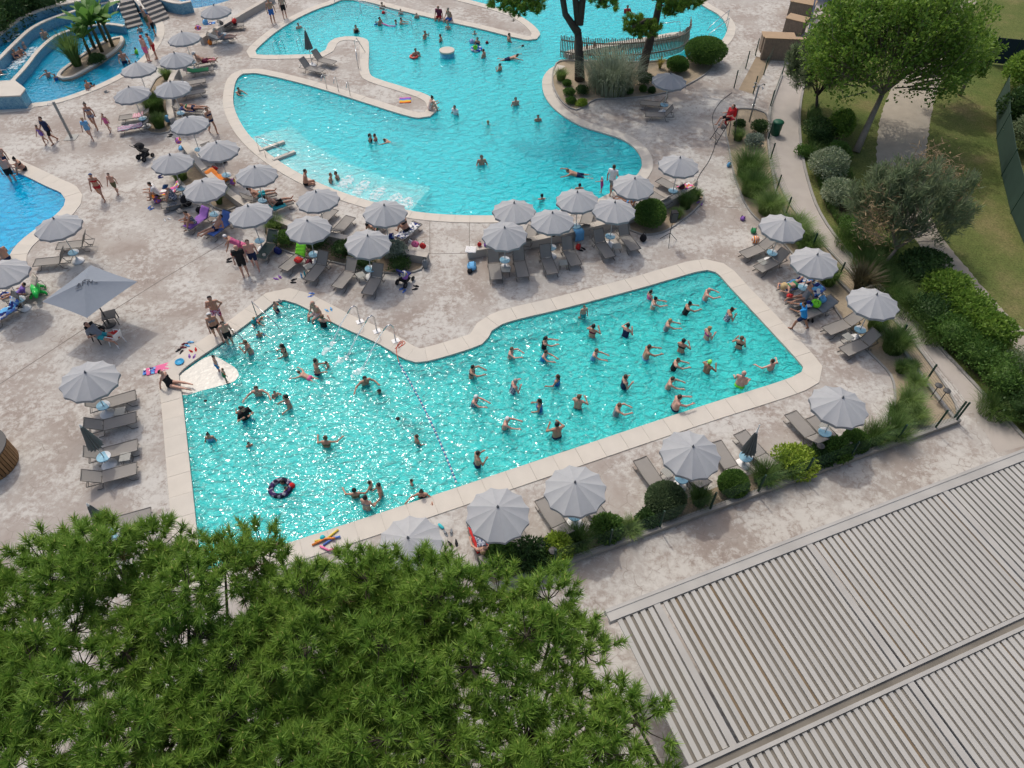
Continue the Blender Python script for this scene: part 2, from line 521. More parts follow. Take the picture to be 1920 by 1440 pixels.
def grass_material():
    m = bpy.data.materials.new('dry_lawn')
    nt, N, L, b = nodes_of(m)
    b.inputs['Roughness'].default_value = 0.95; b.inputs['Specular IOR Level'].default_value = 0.1
    tc = N.new('ShaderNodeTexCoord')
    n1 = N.new('ShaderNodeTexNoise'); n1.inputs['Scale'].default_value = 0.22; n1.inputs['Detail'].default_value = 7; n1.inputs['Roughness'].default_value = 0.65
    n2 = N.new('ShaderNodeTexNoise'); n2.inputs['Scale'].default_value = 14; n2.inputs['Detail'].default_value = 5
    L.new(tc.outputs['Object'], n1.inputs['Vector']); L.new(tc.outputs['Object'], n2.inputs['Vector'])
    r1 = N.new('ShaderNodeValToRGB'); e = r1.color_ramp.elements
    e[0].position = 0.38; e[0].color = (0.085, 0.12, 0.034, 1)
    e[1].position = 0.72; e[1].color = (0.21, 0.175, 0.09, 1)
    x = e.new(0.53); x.color = (0.122, 0.142, 0.048, 1)
    L.new(n1.outputs['Fac'], r1.inputs[0])
    mx = N.new('ShaderNodeMix'); mx.data_type = 'RGBA'; mx.blend_type = 'MULTIPLY'; mx.inputs[0].default_value = 0.8
    r2 = N.new('ShaderNodeValToRGB'); r2.color_ramp.elements[0].position = 0.3; r2.color_ramp.elements[0].color = (0.55, 0.55, 0.5, 1)
    r2.color_ramp.elements[1].position = 0.7; r2.color_ramp.elements[1].color = (1.3, 1.3, 1.2, 1)
    L.new(n2.outputs['Fac'], r2.inputs[0]); L.new(r1.outputs[0], mx.inputs[6]); L.new(r2.outputs[0], mx.inputs[7])
    L.new(mx.outputs[2], b.inputs['Base Color'])
    bp = N.new('ShaderNodeBump'); bp.inputs['Strength'].default_value = 0.6; bp.inputs['Distance'].default_value = 0.05
    L.new(n2.outputs['Fac'], bp.inputs['Height']); L.new(bp.outputs[0], b.inputs['Normal'])
    return m
LAWN = grass_material()
big = [Vector((-700, -700)), Vector((700, -700)), Vector((700, 900)), Vector((-700, 900))]
sheet('lawn', [big, DECK_RING[::-1]], -0.03, LAWN)
# sandy track through the lawn
TRACK = mat('sandy_track', (0.33, 0.295, 0.24), 0.95, 0.2, 1.5, 0.3, 20)
tr_l = [(1800, -60), (1735, 70), (1665, 180), (1645, 260), (1650, 330), (1695, 420), (1772, 515), (1850, 595), (1945, 690), (2060, 790)]
tr_r = [(1860, -60), (1800, 70), (1755, 180), (1740, 260), (1735, 330), (1752, 420), (1822, 512), (1890, 590), (1985, 680), (2100, 775)]
def ragged(r, a): return [p + Vector((random.gauss(0, a), random.gauss(0, a))) for p in r]
sheet('sandy_path', [ccw(ragged(outline(tr_l, 0, 0.22, False), .03) + ragged(outline(tr_r, 0, 0.22, False), .03)[::-1])], -0.02, TRACK)
# walkway along the right (lighter concrete) inside the deck edge
PATH_L = [(1500, -40), (1480, 60), (1462, 140), (1447, 200), (1443, 262), (1452, 330), (1476, 390), (1515, 440), (1580, 505), (1660, 580), (1735, 660), (1800, 735), (1835, 790), (1870, 850)]
sheet('walkway', [ccw(outline(PATH_L, 0, 0.8, False) + outline([p for p in PATH_R if p[1] < 830] + [(1925, 835)], 0, 0.8, False)[::-1])], 0.004, CONC)
kb = MB(); k0 = outline(PATH_R, 0, 0.8, False); k1 = offset(k0, -0.14, False)
for i in range(len(k0) - 1):
    kb.prism(ccw([k0[i], k0[i + 1], k1[i + 1], k1[i]]), -0.05, 0.07)
o = kb.build('walkway_kerb', KERB); o['kind'] = 'structure'
# saw-cut joints in the deck, thin dark filler
jm = MB()
for a, b_ in (((0, 720), (165, 612)), ((165, 612), (312, 519)), ((803, 476), (880, 475)), ((806, 404), (806, 476)), ((880, 404), (880, 470)), ((1360, 388), (1388, 390)), ((975, 404), (975, 440)), ((312, 519), (420, 455)), ((30, 460), (0, 480))):
    A = P(*a); B = P(*b_)
    jm.bar(A + Vector((0, 0, .001)), B + Vector((0, 0, .001)), 0.035, 0.008)
o = jm.build('deck_joint', JOINT); o['kind'] = 'structure'

# ------------------------------------------------------------------ pools: basin, coping stones, water
def basin(name, ring, depth, floor_mat, wall_mat=None, ztop=0.0):
    n = len(ring)
    vs = [(p.x, p.y, ztop) for p in ring] + [(p.x, p.y, -depth) for p in ring]
    fs = [(i, n + i, n + (i + 1) % n, (i + 1) % n) for i in range(n)]
    tri = tessellate_polygon([[Vector((p.x, p.y, 0)) for p in ring]])
    for t in tri:
        a, b_, c = (Vector(vs[i]) for i in t)
        t = t if (b_ - a).cross(c - a).z > 0 else t[::-1]
        fs.append(tuple(n + i for i in t))
    me = bpy.data.meshes.new(name); me.from_pydata(vs, [], fs); me.update()
    o = obj(name, me, floor_mat); o['kind'] = 'structure'
    return o

def stones(ring, parent, width, length, mats, z0=-0.06, z1=0.03, over=0.03, rng=None, closed=True):
    """coping: one stone after the other along the ring, narrow open joints between them"""
    n = len(ring)
    inn = offset(ring, -over, closed); out = offset(ring, width, closed)
    seg = [(ring[(i + 1) % n] - ring[i]).length for i in range(n if closed else n - 1)]
    tot = sum(seg); k = max(3, round(tot / length)); per = tot / k
    cum = [0]
    for s in seg: cum.append(cum[-1] + s)
    def at(lst, d):
        d = min(max(d, 0), tot - 1e-6)
        i = int(np.searchsorted(cum, d, side='right')) - 1
        i = min(i, len(seg) - 1)
        t = (d - cum[i]) / max(seg[i], 1e-9)
        return lst[i].lerp(lst[(i + 1) % n], t)
    for j in range(k):
        a, b_ = j * per + 0.004, (j + 1) * per - 0.004
        c = at(ring, (a + b_) / 2)
        if rng and not rng(c): continue
        mid = [cum[i] for i in range(1, len(cum) - 1) if a + .05 < cum[i] < b_ - .05]
        ds = [a] + mid + [b_]
        h = z1 + random.uniform(-0.004, 0.004)
        m = MB((c.x, c.y, 0))
        m.prism(ccw([at(inn, d) for d in ds] + [at(out, d) for d in reversed(ds)]), z0, h)
        m.build('coping_stone', random.choice(mats), parent, loc=(c.x, c.y, 0))

def pool(name, ring, depth, wlevel, floor_mat, wmat, cop_w, cop_len, mats, zlab, rng=None):
    b = basin(name, ring, depth, floor_mat)
    stones(ring, b, cop_w, cop_len, mats, rng=rng)
    water_body(name + '_water', ring, wlevel, -depth, wmat)
    return b

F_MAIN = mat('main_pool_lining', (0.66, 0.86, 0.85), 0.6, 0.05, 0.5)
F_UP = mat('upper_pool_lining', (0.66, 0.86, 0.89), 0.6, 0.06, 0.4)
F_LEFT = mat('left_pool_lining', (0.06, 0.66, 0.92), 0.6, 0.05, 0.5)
def mosaic(name, a, b_):
    m = bpy.data.materials.new(name)
    nt, N, L, b = nodes_of(m); b.inputs['Roughness'].default_value = 0.35
    tc = N.new('ShaderNodeTexCoord'); v = N.new('ShaderNodeTexVoronoi'); v.inputs['Scale'].default_value = 14.0
    L.new(tc.outputs['Object'], v.inputs['Vector'])
    s = N.new('ShaderNodeSeparateColor'); L.new(v.outputs['Color'], s.inputs[0])
    mx = N.new('ShaderNodeMix'); mx.data_type = 'RGBA'; mx.inputs[6].default_value = a + (1,); mx.inputs[7].default_value = b_ + (1,)
    L.new(s.outputs[0], mx.inputs[0]); L.new(mx.outputs[2], b.inputs['Base Color'])
    MATS[name] = m
    return m
F_LAG = mosaic('lagoon_mosaic', (0.05, 0.36, 0.60), (0.22, 0.62, 0.80))
MOSAIC = mosaic('wall_mosaic', (0.07, 0.24, 0.38), (0.20, 0.40, 0.50))
F_SPL = mat('splash_pool_lining', (0.012, 0.06, 0.35), 0.6, 0.1, 1)
W_MAIN = water_material('main_pool_water', (0.06, 0.94, 0.935), 0.95, 0.74, 3.6, 0.08, (.05, .78, .77), .46)
W_UP = water_material('upper_pool_water', (0.05, 0.94, 0.97), 0.95, 0.50, 3.0, 0.10, (.045, .76, .84), .46)
W_LEFT = water_material('left_pool_water', (0.004, 0.84, 0.97), 1.2, 0.50, 2.8, 0.10, (.004, .58, .90), .5)
W_LAG = water_material('lagoon_water', (0.05, 0.84, 0.96), 0.9, 0.60, 3.2, 0.11, (.015, .48, .76), .46)
DEPTH = 0.90
UDEPTH = 1.08
WL = -0.07
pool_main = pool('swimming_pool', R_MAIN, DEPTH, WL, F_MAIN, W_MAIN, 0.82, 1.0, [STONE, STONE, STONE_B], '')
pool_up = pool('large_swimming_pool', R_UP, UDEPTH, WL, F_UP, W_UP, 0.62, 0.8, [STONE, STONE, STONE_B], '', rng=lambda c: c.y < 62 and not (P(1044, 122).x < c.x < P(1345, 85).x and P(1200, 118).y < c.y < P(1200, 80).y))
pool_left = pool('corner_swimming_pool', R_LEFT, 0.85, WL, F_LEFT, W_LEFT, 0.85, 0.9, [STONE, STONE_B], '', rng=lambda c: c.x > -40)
pool_lag = pool('lagoon_pool', R_LAG, 0.75, WL, F_LAG, W_LAG, 0.55, 0.8, [STONE, STONE_B], '', rng=lambda c: P(0, 0).x < c.x and c.y < P(250, 22).y)
b = basin('splash_pool', R_SPL, 0.6, F_SPL); water_body('splash_pool_water', R_SPL, WL, -0.6, W_LAG)

# --- steps, ledge and bench of the main pool
LEDGE = mat('shallow_ledge', (0.50, 0.495, 0.45), 0.22, 0.06, 3, 0.6, 5, spec=0.6)
led = ccw(outline([(336, 703), (352, 692), (376, 675), (395, 667), (425, 680), (442, 692), (447, 704), (440, 714), (410, 724), (375, 733), (341, 741)], WL, 0.2))
o = MB().prism([p + Vector((0.02, 0)) for p in led], -DEPTH, WL + 0.006).build('beach_ledge', LEDGE); o['kind'] = 'structure'
STEPM = mat('pool_step', (0.72, 0.82, 0.80), 0.7, 0.06, 3)
A = P(396, 662, WL).xy; B = P(512, 572, WL).xy
d = (B - A).normalized(); nrm = Vector((d.y, -d.x))
for i in range(4):
    w = 0.42
    m = MB()
    q0 = A + nrm * (0.02 + w * i) + d * (0.25 * i); q1 = B + nrm * (0.02 + w * i) + d * (0.2 - 0.18 * i)
    m.prism(ccw([q0, q1, q1 + nrm * (w - .006), q0 + nrm * (w - .006)]), -DEPTH, WL + (-0.012, -0.08, -0.2, -0.36)[i])
    o = m.build('pool_step', STEPM); o['kind'] = 'structure'
BENCH = mat('pool_bench', (0.42, 0.68, 0.70), 0.7, 0.06, 3)
A = P(925, 622, WL - .3).xy; B = P(1330, 512, WL - .3).xy; d = (B - A).normalized(); nrm = Vector((d.y, -d.x))
o = MB().prism(ccw([A, B, B + nrm * 0.75, A + nrm * 0.75]), -DEPTH, WL - 0.38).build('underwater_bench', BENCH); o['kind'] = 'structure'
# --- curved steps of the large pool
arc = outline([(470, 258), (505, 290), (550, 320), (600, 345), (660, 368), (720, 385), (770, 396)], WL, 0.3, False)
for i in range(5):
    a0 = offset(arc, -0.02 - 0.55 * i, False); a1 = offset(arc, -0.52 - 0.55 * i, False)
    m = MB()
    for j in range(len(arc) - 1):
        m.prism(ccw([a0[j], a0[j + 1], a1[j + 1], a1[j]]), -UDEPTH, WL + (-0.012, -0.045, -0.09, -0.15, -0.23)[i])
    o = m.build('curved_pool_step', mat('curved_step', (0.86, 0.90, 0.88), 0.7, 0.05)); o['kind'] = 'structure'
# two cheek walls of the entry stairs with rails
for a, b_ in (((487, 283), (533, 266)), ((512, 301), (553, 285))):
    A = P(*a, 0); B = P(*b_, 0)
    m = MB(); m.bar(A + Vector((0, 0, -.35)), B + Vector((0, 0, -.35)), 0.22, 0.86)
    o = m.build('stair_cheek_wall', STONE); o['kind'] = 'structure'
SC.cycles.max_bounces = 7
SC.cycles.diffuse_bounces = 3
SC.cycles.glossy_bounces = 3
SC.cycles.transmission_bounces = 4
SC.cycles.volume_bounces = 0
# ------------------------------------------------------------------ parasols
CANVAS = cloth_mat('parasol_canvas', (0.44, 0.455, 0.475), 0.26)
CANVAS2 = cloth_mat('parasol_canvas_worn', (0.40, 0.415, 0.44), 0.26)
CANVAS4 = cloth_mat('parasol_canvas_pale', (0.475, 0.485, 0.50), 0.28)
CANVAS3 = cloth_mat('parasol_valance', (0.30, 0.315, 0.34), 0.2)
POLEM = mat('pale_pole', (0.55, 0.57, 0.56), 0.45, 0.05, metal=0.2)
TABLEBLUE = stripe_mat('printed_table_top', [(0.66, 0.70, 0.73), (0.28, 0.50, 0.62), (0.70, 0.72, 0.73), (0.70, 0.72, 0.73), (0.45, 0.60, 0.68)], 0, 1.3, 2.2)
MATS['printed_table_top'].node_tree.nodes['Principled BSDF'].inputs['Roughness'].default_value = 0.4
UR, UZ, UE = 1.10, 2.56, 2.10
NP_ = 12
def canopy_meshes():
    a0, a1 = -math.pi / NP_, math.pi / NP_
    m = MB(); cols = 7; rows = 6
    vs = []
    for i in range(rows + 1):
        t = i / rows
        for j in range(cols):
            s = j / (cols - 1); a = a0 + (a1 - a0) * s
            sc = 1 - 0.055 * math.sin(math.pi * s) * t            # scalloped edge between ribs
            chord = math.cos(a1) / math.cos(a)                    # flat cloth between ribs
            r = (0.03 + (UR - 0.03) * t) * sc * (chord * 0.6 + 0.4)
            z = UZ - (UZ - UE) * (t ** 1.12) - 0.035 * math.sin(math.pi * s) * t * (1 - 0.4 * t)
            vs.append((r * math.cos(a), r * math.sin(a), z))
    fs = [(i * cols + j, (i + 1) * cols + j, (i + 1) * cols + j + 1, i * cols + j + 1) for i in range(rows) for j in range(cols - 1)]
    m.add(vs, fs)
    panel = m.mesh('canopy_panel', True)
    v = MB()
    for p in range(NP_):
        rot = Matrix.Rotation(2 * math.pi * p / NP_, 3, 'Z')
        ed = [rot @ Vector(q) for q in vs[rows * cols:]]
        lo = [q * Vector((1, 1, 1)).length / math.sqrt(3) + Vector((0, 0, -0.13 + 0.02 * math.sin(3.1 * k / (cols - 1)))) for k, q in enumerate(ed)]
        n = len(ed)
        v.add(ed + lo, [(k, n + k, n + k + 1, k + 1) for k in range(n - 1)])
    val = v.mesh('valance', True)
    f = MB()
    for p in range(NP_):
        a = 2 * math.pi * (p + 0.5) / NP_
        f.tube([(0.02 * math.cos(a), 0.02 * math.sin(a), UZ - 0.05), (0.55 * math.cos(a), 0.55 * math.sin(a), UZ - 0.245), (1.07 * math.cos(a), 1.07 * math.sin(a), UE - 0.02)], 0.008, 4)
        f.tube([(0.03 * math.cos(a), 0.03 * math.sin(a), UZ - 0.5), (0.55 * math.cos(a), 0.55 * math.sin(a), UZ - 0.255)], 0.007, 4)
    return panel, val, f.mesh('ribs')
PANEL, VAL, RIBS = canopy_meshes()
POLE = MB().tube([(0, 0, 0.1), (0, 0, UZ + 0.02)], 0.022, 8).mesh('pole', True)
FINIAL = MB().lathe([(0.045, UZ - 0.005), (0.05, UZ + 0.03), (0.03, UZ + 0.06), (0.022, UZ + 0.11), (0.008, UZ + 0.12)], n=10).mesh('finial', True)
BASE = MB().lathe([(0.29, 0.0), (0.30, 0.03), (0.27, 0.07), (0.16, 0.12), (0.07, 0.15), (0.05, 0.24), (0.03, 0.25)], n=20).mesh('base', True)
TOP = MB().lathe([(0.05, 0.50), (0.24, 0.53), (0.26, 0.545), (0.26, 0.575), (0.245, 0.58), (0.23, 0.565), (0.03, 0.565)], n=24).mesh('table_top', True)
BRACE = MB().tube([(0, 0, 0.30), (0, 0, 0.51)], 0.035, 8).mesh('sleeve', True)
MATGREY = mat('finial_grey', (0.16, 0.17, 0.18), 0.5)

def parasol(u, v, label, worn=False, table=True, rz=None):
    p = P(u, v, UZ)
    e = empty('parasol', (p.x, p.y, 0), random.uniform(0, 0.5) if rz is None else rz, label, 'parasol', 'grey parasols round the pools')
    e.rotation_euler.x = random.gauss(0, R(2.0)); e.rotation_euler.y = random.gauss(0, R(2.0)); cv = random.choice((CANVAS, CANVAS, CANVAS4))
    for k in range(NP_):
        obj('canopy_panel', PANEL, CANVAS2 if (worn or random.random() < .2) else cv, e, rot=(0, 0, 2 * math.pi * k / NP_))
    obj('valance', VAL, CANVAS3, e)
    obj('ribs', RIBS, POLEM, e)
    obj('pole', POLE, POLEM, e)
    obj('finial', FINIAL, MATGREY, e)
    obj('base', BASE, WHITE, e)
    if table:
        obj('table_top', TOP, TABLEBLUE, e)
        obj('sleeve', BRACE, WHITE, e)
    return e

for row in [
    (402, 10, 'open grey parasol at the top beside the splash pool steps'),
    (342, 61, 'open grey parasol between the lagoon and the row of towelled loungers'),
    (323, 99, 'open grey parasol beside sunbathers right of the lagoon bathers'),
    (253, 119, 'open grey parasol closest to the lagoon edge below the banana island'),
    (244, 163, 'open grey parasol left of the tall grass planter near the lagoon'),
    (317, 153, 'open grey parasol right of the tall grass planter, by two empty loungers'),
    (351, 220, 'open grey parasol below the two sunbathers and the walking woman'),
    (403, 267, 'open grey parasol just left of the entry stair rails'),
    (314, 292, 'open grey parasol beside the black pushchair on the left deck'),
    (379, 339, 'open grey parasol over the crowd of towels and beach bags'),
    (473, 314, 'open grey parasol beside the curved steps of the large pool'),
    (467, 389, 'open grey parasol above the standing man in black'),
    (101, 411, 'open grey parasol beside the corner pool on the left'),
    (-9, 499, 'grey parasol cut off by the left edge of the picture'),
    (594, 362, 'open grey parasol below the man sitting on the curved steps'),
    (717, 384, 'open grey parasol above the woman sitting on a patterned towel'),
    (571, 414, 'open grey parasol above the lounger with a lime green towel'),
    (680, 441, 'open grey parasol above two empty loungers left of the pushchair'),
    (963, 383, 'back left parasol of the cluster at the large pool lower edge'),
    (1086, 362, 'back parasol of the cluster, just below a bather at the edge'),
    (1037, 402, 'middle front parasol of the cluster over the low wall'),
    (1152, 381, 'parasol touching the big round bush by the low wall'),
    (946, 424, 'front left parasol of the cluster, next to hanging white towel'),
    (1187, 333, 'parasol below the man in a white shirt by the pool'),
    (1274, 296, 'parasol alone at the right end of the curved low wall'),
    (1469, 411, 'topmost parasol of the row along the right garden bed'),
    (1532, 475, 'second parasol of the right row, above the prone sunbather'),
    (1646, 556, 'parasol right of the spiky bronze plant beside the walkway'),
    (1580, 751, 'parasol at the lower right corner of the swimming pool'),
    (932, 953, 'large near parasol over the lounger with red towel'),
    (1087, 910, 'large near parasol between the red towel and the clipped dome bush'),
    (1297, 838, 'large near parasol just above the clipped dome bush'),
    (772, 1008, 'near parasol half hidden behind the pine crown'),
    (149, 699, 'open parasol at the head of the left column of loungers')]:
    parasol(row[0], row[1], row[2])
parasol(1255, 138, 'single dull grey parasol standing in the pine island bed', worn=True)

# closed parasols
CLOSED = cloth_mat('folded_canvas', (0.21, 0.225, 0.22), 0.05)
def closed_parasol(foot, label, h=2.45, lean=(0, 0), table=True):
    p = P(*foot)
    e = empty('closed_parasol', (p.x, p.y, 0), 0, label, 'parasol', 'folded parasols')
    obj('pole', POLE, POLEM, e)
    m = MB(); n = 24; vs = []; prof = [(0.03, h), (0.07, h - 0.12), (0.13, h - 0.5), (0.20, h - 0.9), (0.255, h - 1.22)]
    for i, (r, z) in enumerate(prof):
        for k in range(n):
            a = 2 * math.pi * k / n; rr = r * (1.15 if k % 2 else 0.62)
            vs.append((rr * math.cos(a), rr * math.sin(a), z))
    m.add(vs, [(i * n + k, (i + 1) * n + k, (i + 1) * n + (k + 1) % n, i * n + (k + 1) % n) for i in range(len(prof) - 1) for k in range(n)])
    m.build('folded_canopy', CLOSED, e)
    obj('finial', MB().lathe([(0.04, h - 0.02), (0.045, h + 0.05), (0.01, h + 0.08)], n=8).mesh('finial'), POLEM, e)
    obj('base', BASE, WHITE, e)
    if table:
        obj('table_top', TOP, TABLEBLUE, e)
    return e
closed_parasol((206, 872), 'folded parasol standing among the left column of loungers')
closed_parasol((223, 1015), 'folded parasol next to the pine crown on the left')
closed_parasol((1392, 872), 'folded parasol over a lounger on the near pool side', h=2.1)
closed_parasol((586, 123), 'folded parasol beside two loungers on the pool peninsula', h=2.4, table=False)

# big square parasol with its letters
SQC = cloth_mat('square_canopy', (0.25, 0.285, 0.335), 0.2)
sq = [P(170, 497, 2.05), P(258, 528, 2.05), P(163, 596, 2.05), P(79, 566, 2.05)]
ctr = sum((c.xy for c in sq), Vector((0, 0))) / 4
sqe = empty('square_parasol', (ctr.x, ctr.y, 0), 0, 'large square blue grey parasol over a man in a chair', 'parasol')
ap = Vector((ctr.x, ctr.y, 2.62))
for i in range(4):
    a, b_ = sq[i], sq[(i + 1) % 4]
    m = MB((ctr.x, ctr.y, 0)); rows, cols = 6, 9; vs = []
    for r in range(rows + 1):
        t = r / rows
        for c in range(cols):
            s = c / (cols - 1); e_ = a.lerp(b_, s)
            q = ap.lerp(e_, t); q.z -= 0.05 * math.sin(math.pi * t) * math.sin(math.pi * s)
            q.xy = q.xy + (ctr - q.xy) * 0.03 * math.sin(math.pi * s) * t
            vs.append(q)
    m.add(vs, [(r * cols + c, (r + 1) * cols + c, (r + 1) * cols + c + 1, r * cols + c + 1) for r in range(rows) for c in range(cols - 1)])
    m.build('canopy_panel', SQC, sqe, True)
m = MB((ctr.x, ctr.y, 0)); m.tube([(ctr.x, ctr.y, 0.05), (ctr.x, ctr.y, 2.6)], 0.03, 8)
for q in sq: m.tube([ap - Vector((0, 0, .06)), Vector((q.x, q.y, 2.02))], 0.012, 4)
m.build('pole', DGREY, sqe)
MB().lathe([(0.3, 0), (0.3, 0.05), (0.05, 0.1), (0.04, 0.3)], n=16).build('base', DGREY, sqe)
# worn dark lettering on the upper part of the near and left faces, as print strokes just above the cloth
m = MB((ctr.x, ctr.y, 0))
ux = (sq[1] - sq[3]).normalized(); uy = (sq[0] - sq[2]).normalized()
def onface(s, t):
    w = ctr + ux.xy * s + uy.xy * t
    best = None
    for i in range(4):
        n_ = (sq[i] - ap).cross(sq[(i + 1) % 4] - ap)
        z = ap.z - (n_.x * (w.x - ap.x) + n_.y * (w.y - ap.y)) / n_.z
        best = z if best is None else min(best, z)
    return Vector((w.x, w.y, best + 0.02))
for s0, t0, s1, t1 in ((-.34, -.16, -.22, .02), (-.22, .02, -.14, -.18), (-.30, -.10, -.18, -.10), (-.08, -.2, -.04, .04), (-.04, .04, .08, .02), (-.06, -.08, .06, -.08), (.12, -.18, .16, .06), (.16, .06, .28, -.12), (.28, -.12, .32, .08), (.36, -.1, .5, -.06), (-.42, -.2, -.1, -.26), (-.02, .12, .2, .16)):
    k = 4
    for j in range(k):
        a = onface(s0 + (s1 - s0) * j / k, t0 + (t1 - t0) * j / k); b_ = onface(s0 + (s1 - s0) * (j + 1) / k, t0 + (t1 - t0) * (j + 1) / k)
        m.bar(a, b_, 0.035, 0.004)
m.build('lettering', mat('faded_print', (0.06, 0.07, 0.09), 0.8), sqe)

# ------------------------------------------------------------------ loungers
SLING = mat('taupe_sling', (0.255, 0.24, 0.22), 0.75, 0.10, 2.5, 0.25, 140)
FRAME = mat('taupe_frame', (0.17, 0.16, 0.145), 0.45, 0.06, metal=0.3)
LW, LS, LB = 0.60, 1.26, 0.70
def lounger_parts():
    """local: foot end at -x, hinge at +0.55, backrest rises beyond; z of seat 0.33"""
    h = LW / 2; x0, x1 = -0.71, 0.55
    seat = MB(); cols = 8; vs = []
    for i in range(cols + 1):
        x = x0 + 0.02 + (x1 - x0 - 0.04) * i / cols
        for y in (-h + .012, -h * .5, 0, h * .5, h - .012):
            vs.append((x, y, 0.332 - 0.022 * (1 - (y / h) ** 2)))
    seat.add(vs, [(i * 5 + j, (i + 1) * 5 + j, (i + 1) * 5 + j + 1, i * 5 + j + 1) for i in range(cols) for j in range(4)])
    fr = MB()
    for s in (-1, 1):
        fr.tube([(x0, s * h, 0.33), (x1 + 0.52, s * h, 0.33)], 0.02, 6)
    fr.tube([(x0, -h, 0.33), (x0, h, 0.33)], 0.02, 6)
    fr.tube([(x1, -h, 0.32), (x1, h, 0.32)], 0.015, 6)
    fr.tube([(x1 + 0.52, -h, 0.33), (x1 + 0.52, h, 0.33)], 0.015, 6)
    leg = MB(); s = 1
    leg.tube([(-0.30, h, 0.32), (-0.36, h, 0.20), (-0.42, h, 0.06), (-0.48, h, 0.02), (-0.66, h, 0.02)], 0.017, 6)
    leg2 = MB(); leg2.tube([(0.48, h, 0.32), (0.56, h, 0.18), (0.60, h, 0.05), (0.66, h, 0.02), (0.82, h, 0.02)], 0.017, 6)
    bk = MB(); vs = []
    for i in range(6):
        x = 0.02 + (LB - 0.04) * i / 5
        for y in (-h + .03, -h * .5, 0, h * .5, h - .03):
            vs.append((x, y, -0.018 * (1 - (y / h) ** 2)))
    bk.add(vs, [(i * 5 + j, (i + 1) * 5 + j, (i + 1) * 5 + j + 1, i * 5 + j + 1) for i in range(5) for j in range(4)])
    bf = MB()
    for s in (-1, 1): bf.tube([(0, s * (h - .02), 0), (LB, s * (h - .02), 0)], 0.017, 6)
    bf.tube([(LB, -h + .02, 0), (LB, h - .02, 0)], 0.017, 6)
    return [seat.mesh('seat', True), fr.mesh('frame', True), leg.mesh('leg', True), leg2.mesh('leg', True), bk.mesh('backrest', True), bf.mesh('back_frame', True)]
LP_ = lounger_parts()
LEGM = [bpy.data.meshes.new('leg') for _ in range(2)]
for i, src in enumerate((LP_[2], LP_[3])):
    vs = [(v.co.x, -v.co.y, v.co.z) for v in src.vertices]
    LEGM[i].from_pydata(vs, [], [tuple(reversed(p.vertices)) for p in src.polygons]); LEGM[i].update()

LOUNGERS = []
def lounger(foot, hinge, back, label, cover=None):
    a = P(*foot, 0.33); b_ = P(*hinge, 0.33)
    d = b_ - a; rz = math.atan2(d.y, d.x)
    c = (a + b_) / 2 + Vector((math.cos(rz), math.sin(rz), 0)) * 0.08
    e = empty('sun_lounger', (c.x, c.y, 0), rz, label, 'sun lounger', 'grey sling loungers')
    sl = cover or SLING
    obj('seat', LP_[0], sl, e); obj('frame', LP_[1], FRAME, e)
    obj('leg', LP_[2], FRAME, e); obj('leg', LEGM[0], FRAME, e); obj('leg', LP_[3], FRAME, e); obj('leg', LEGM[1], FRAME, e)
    bk = obj('backrest', LP_[4], sl, e, loc=(0.55, 0, 0.33), rot=(0, -R(back), 0))
    obj('back_frame', LP_[5], FRAME, bk)
    if back > 8:
        t = Vector((0.55 + 0.45 * math.cos(R(back)), 0, 0.33 + 0.45 * math.sin(R(back))))
        m = MB()
        for s in (-1, 1):
            m.tube([(t.x, s * 0.27, t.z), (1.0, s * 0.27, 0.33)], 0.012, 5)
        m.build('back_support', FRAME, e)
    LOUNGERS.append((e, rz, back))
    return e

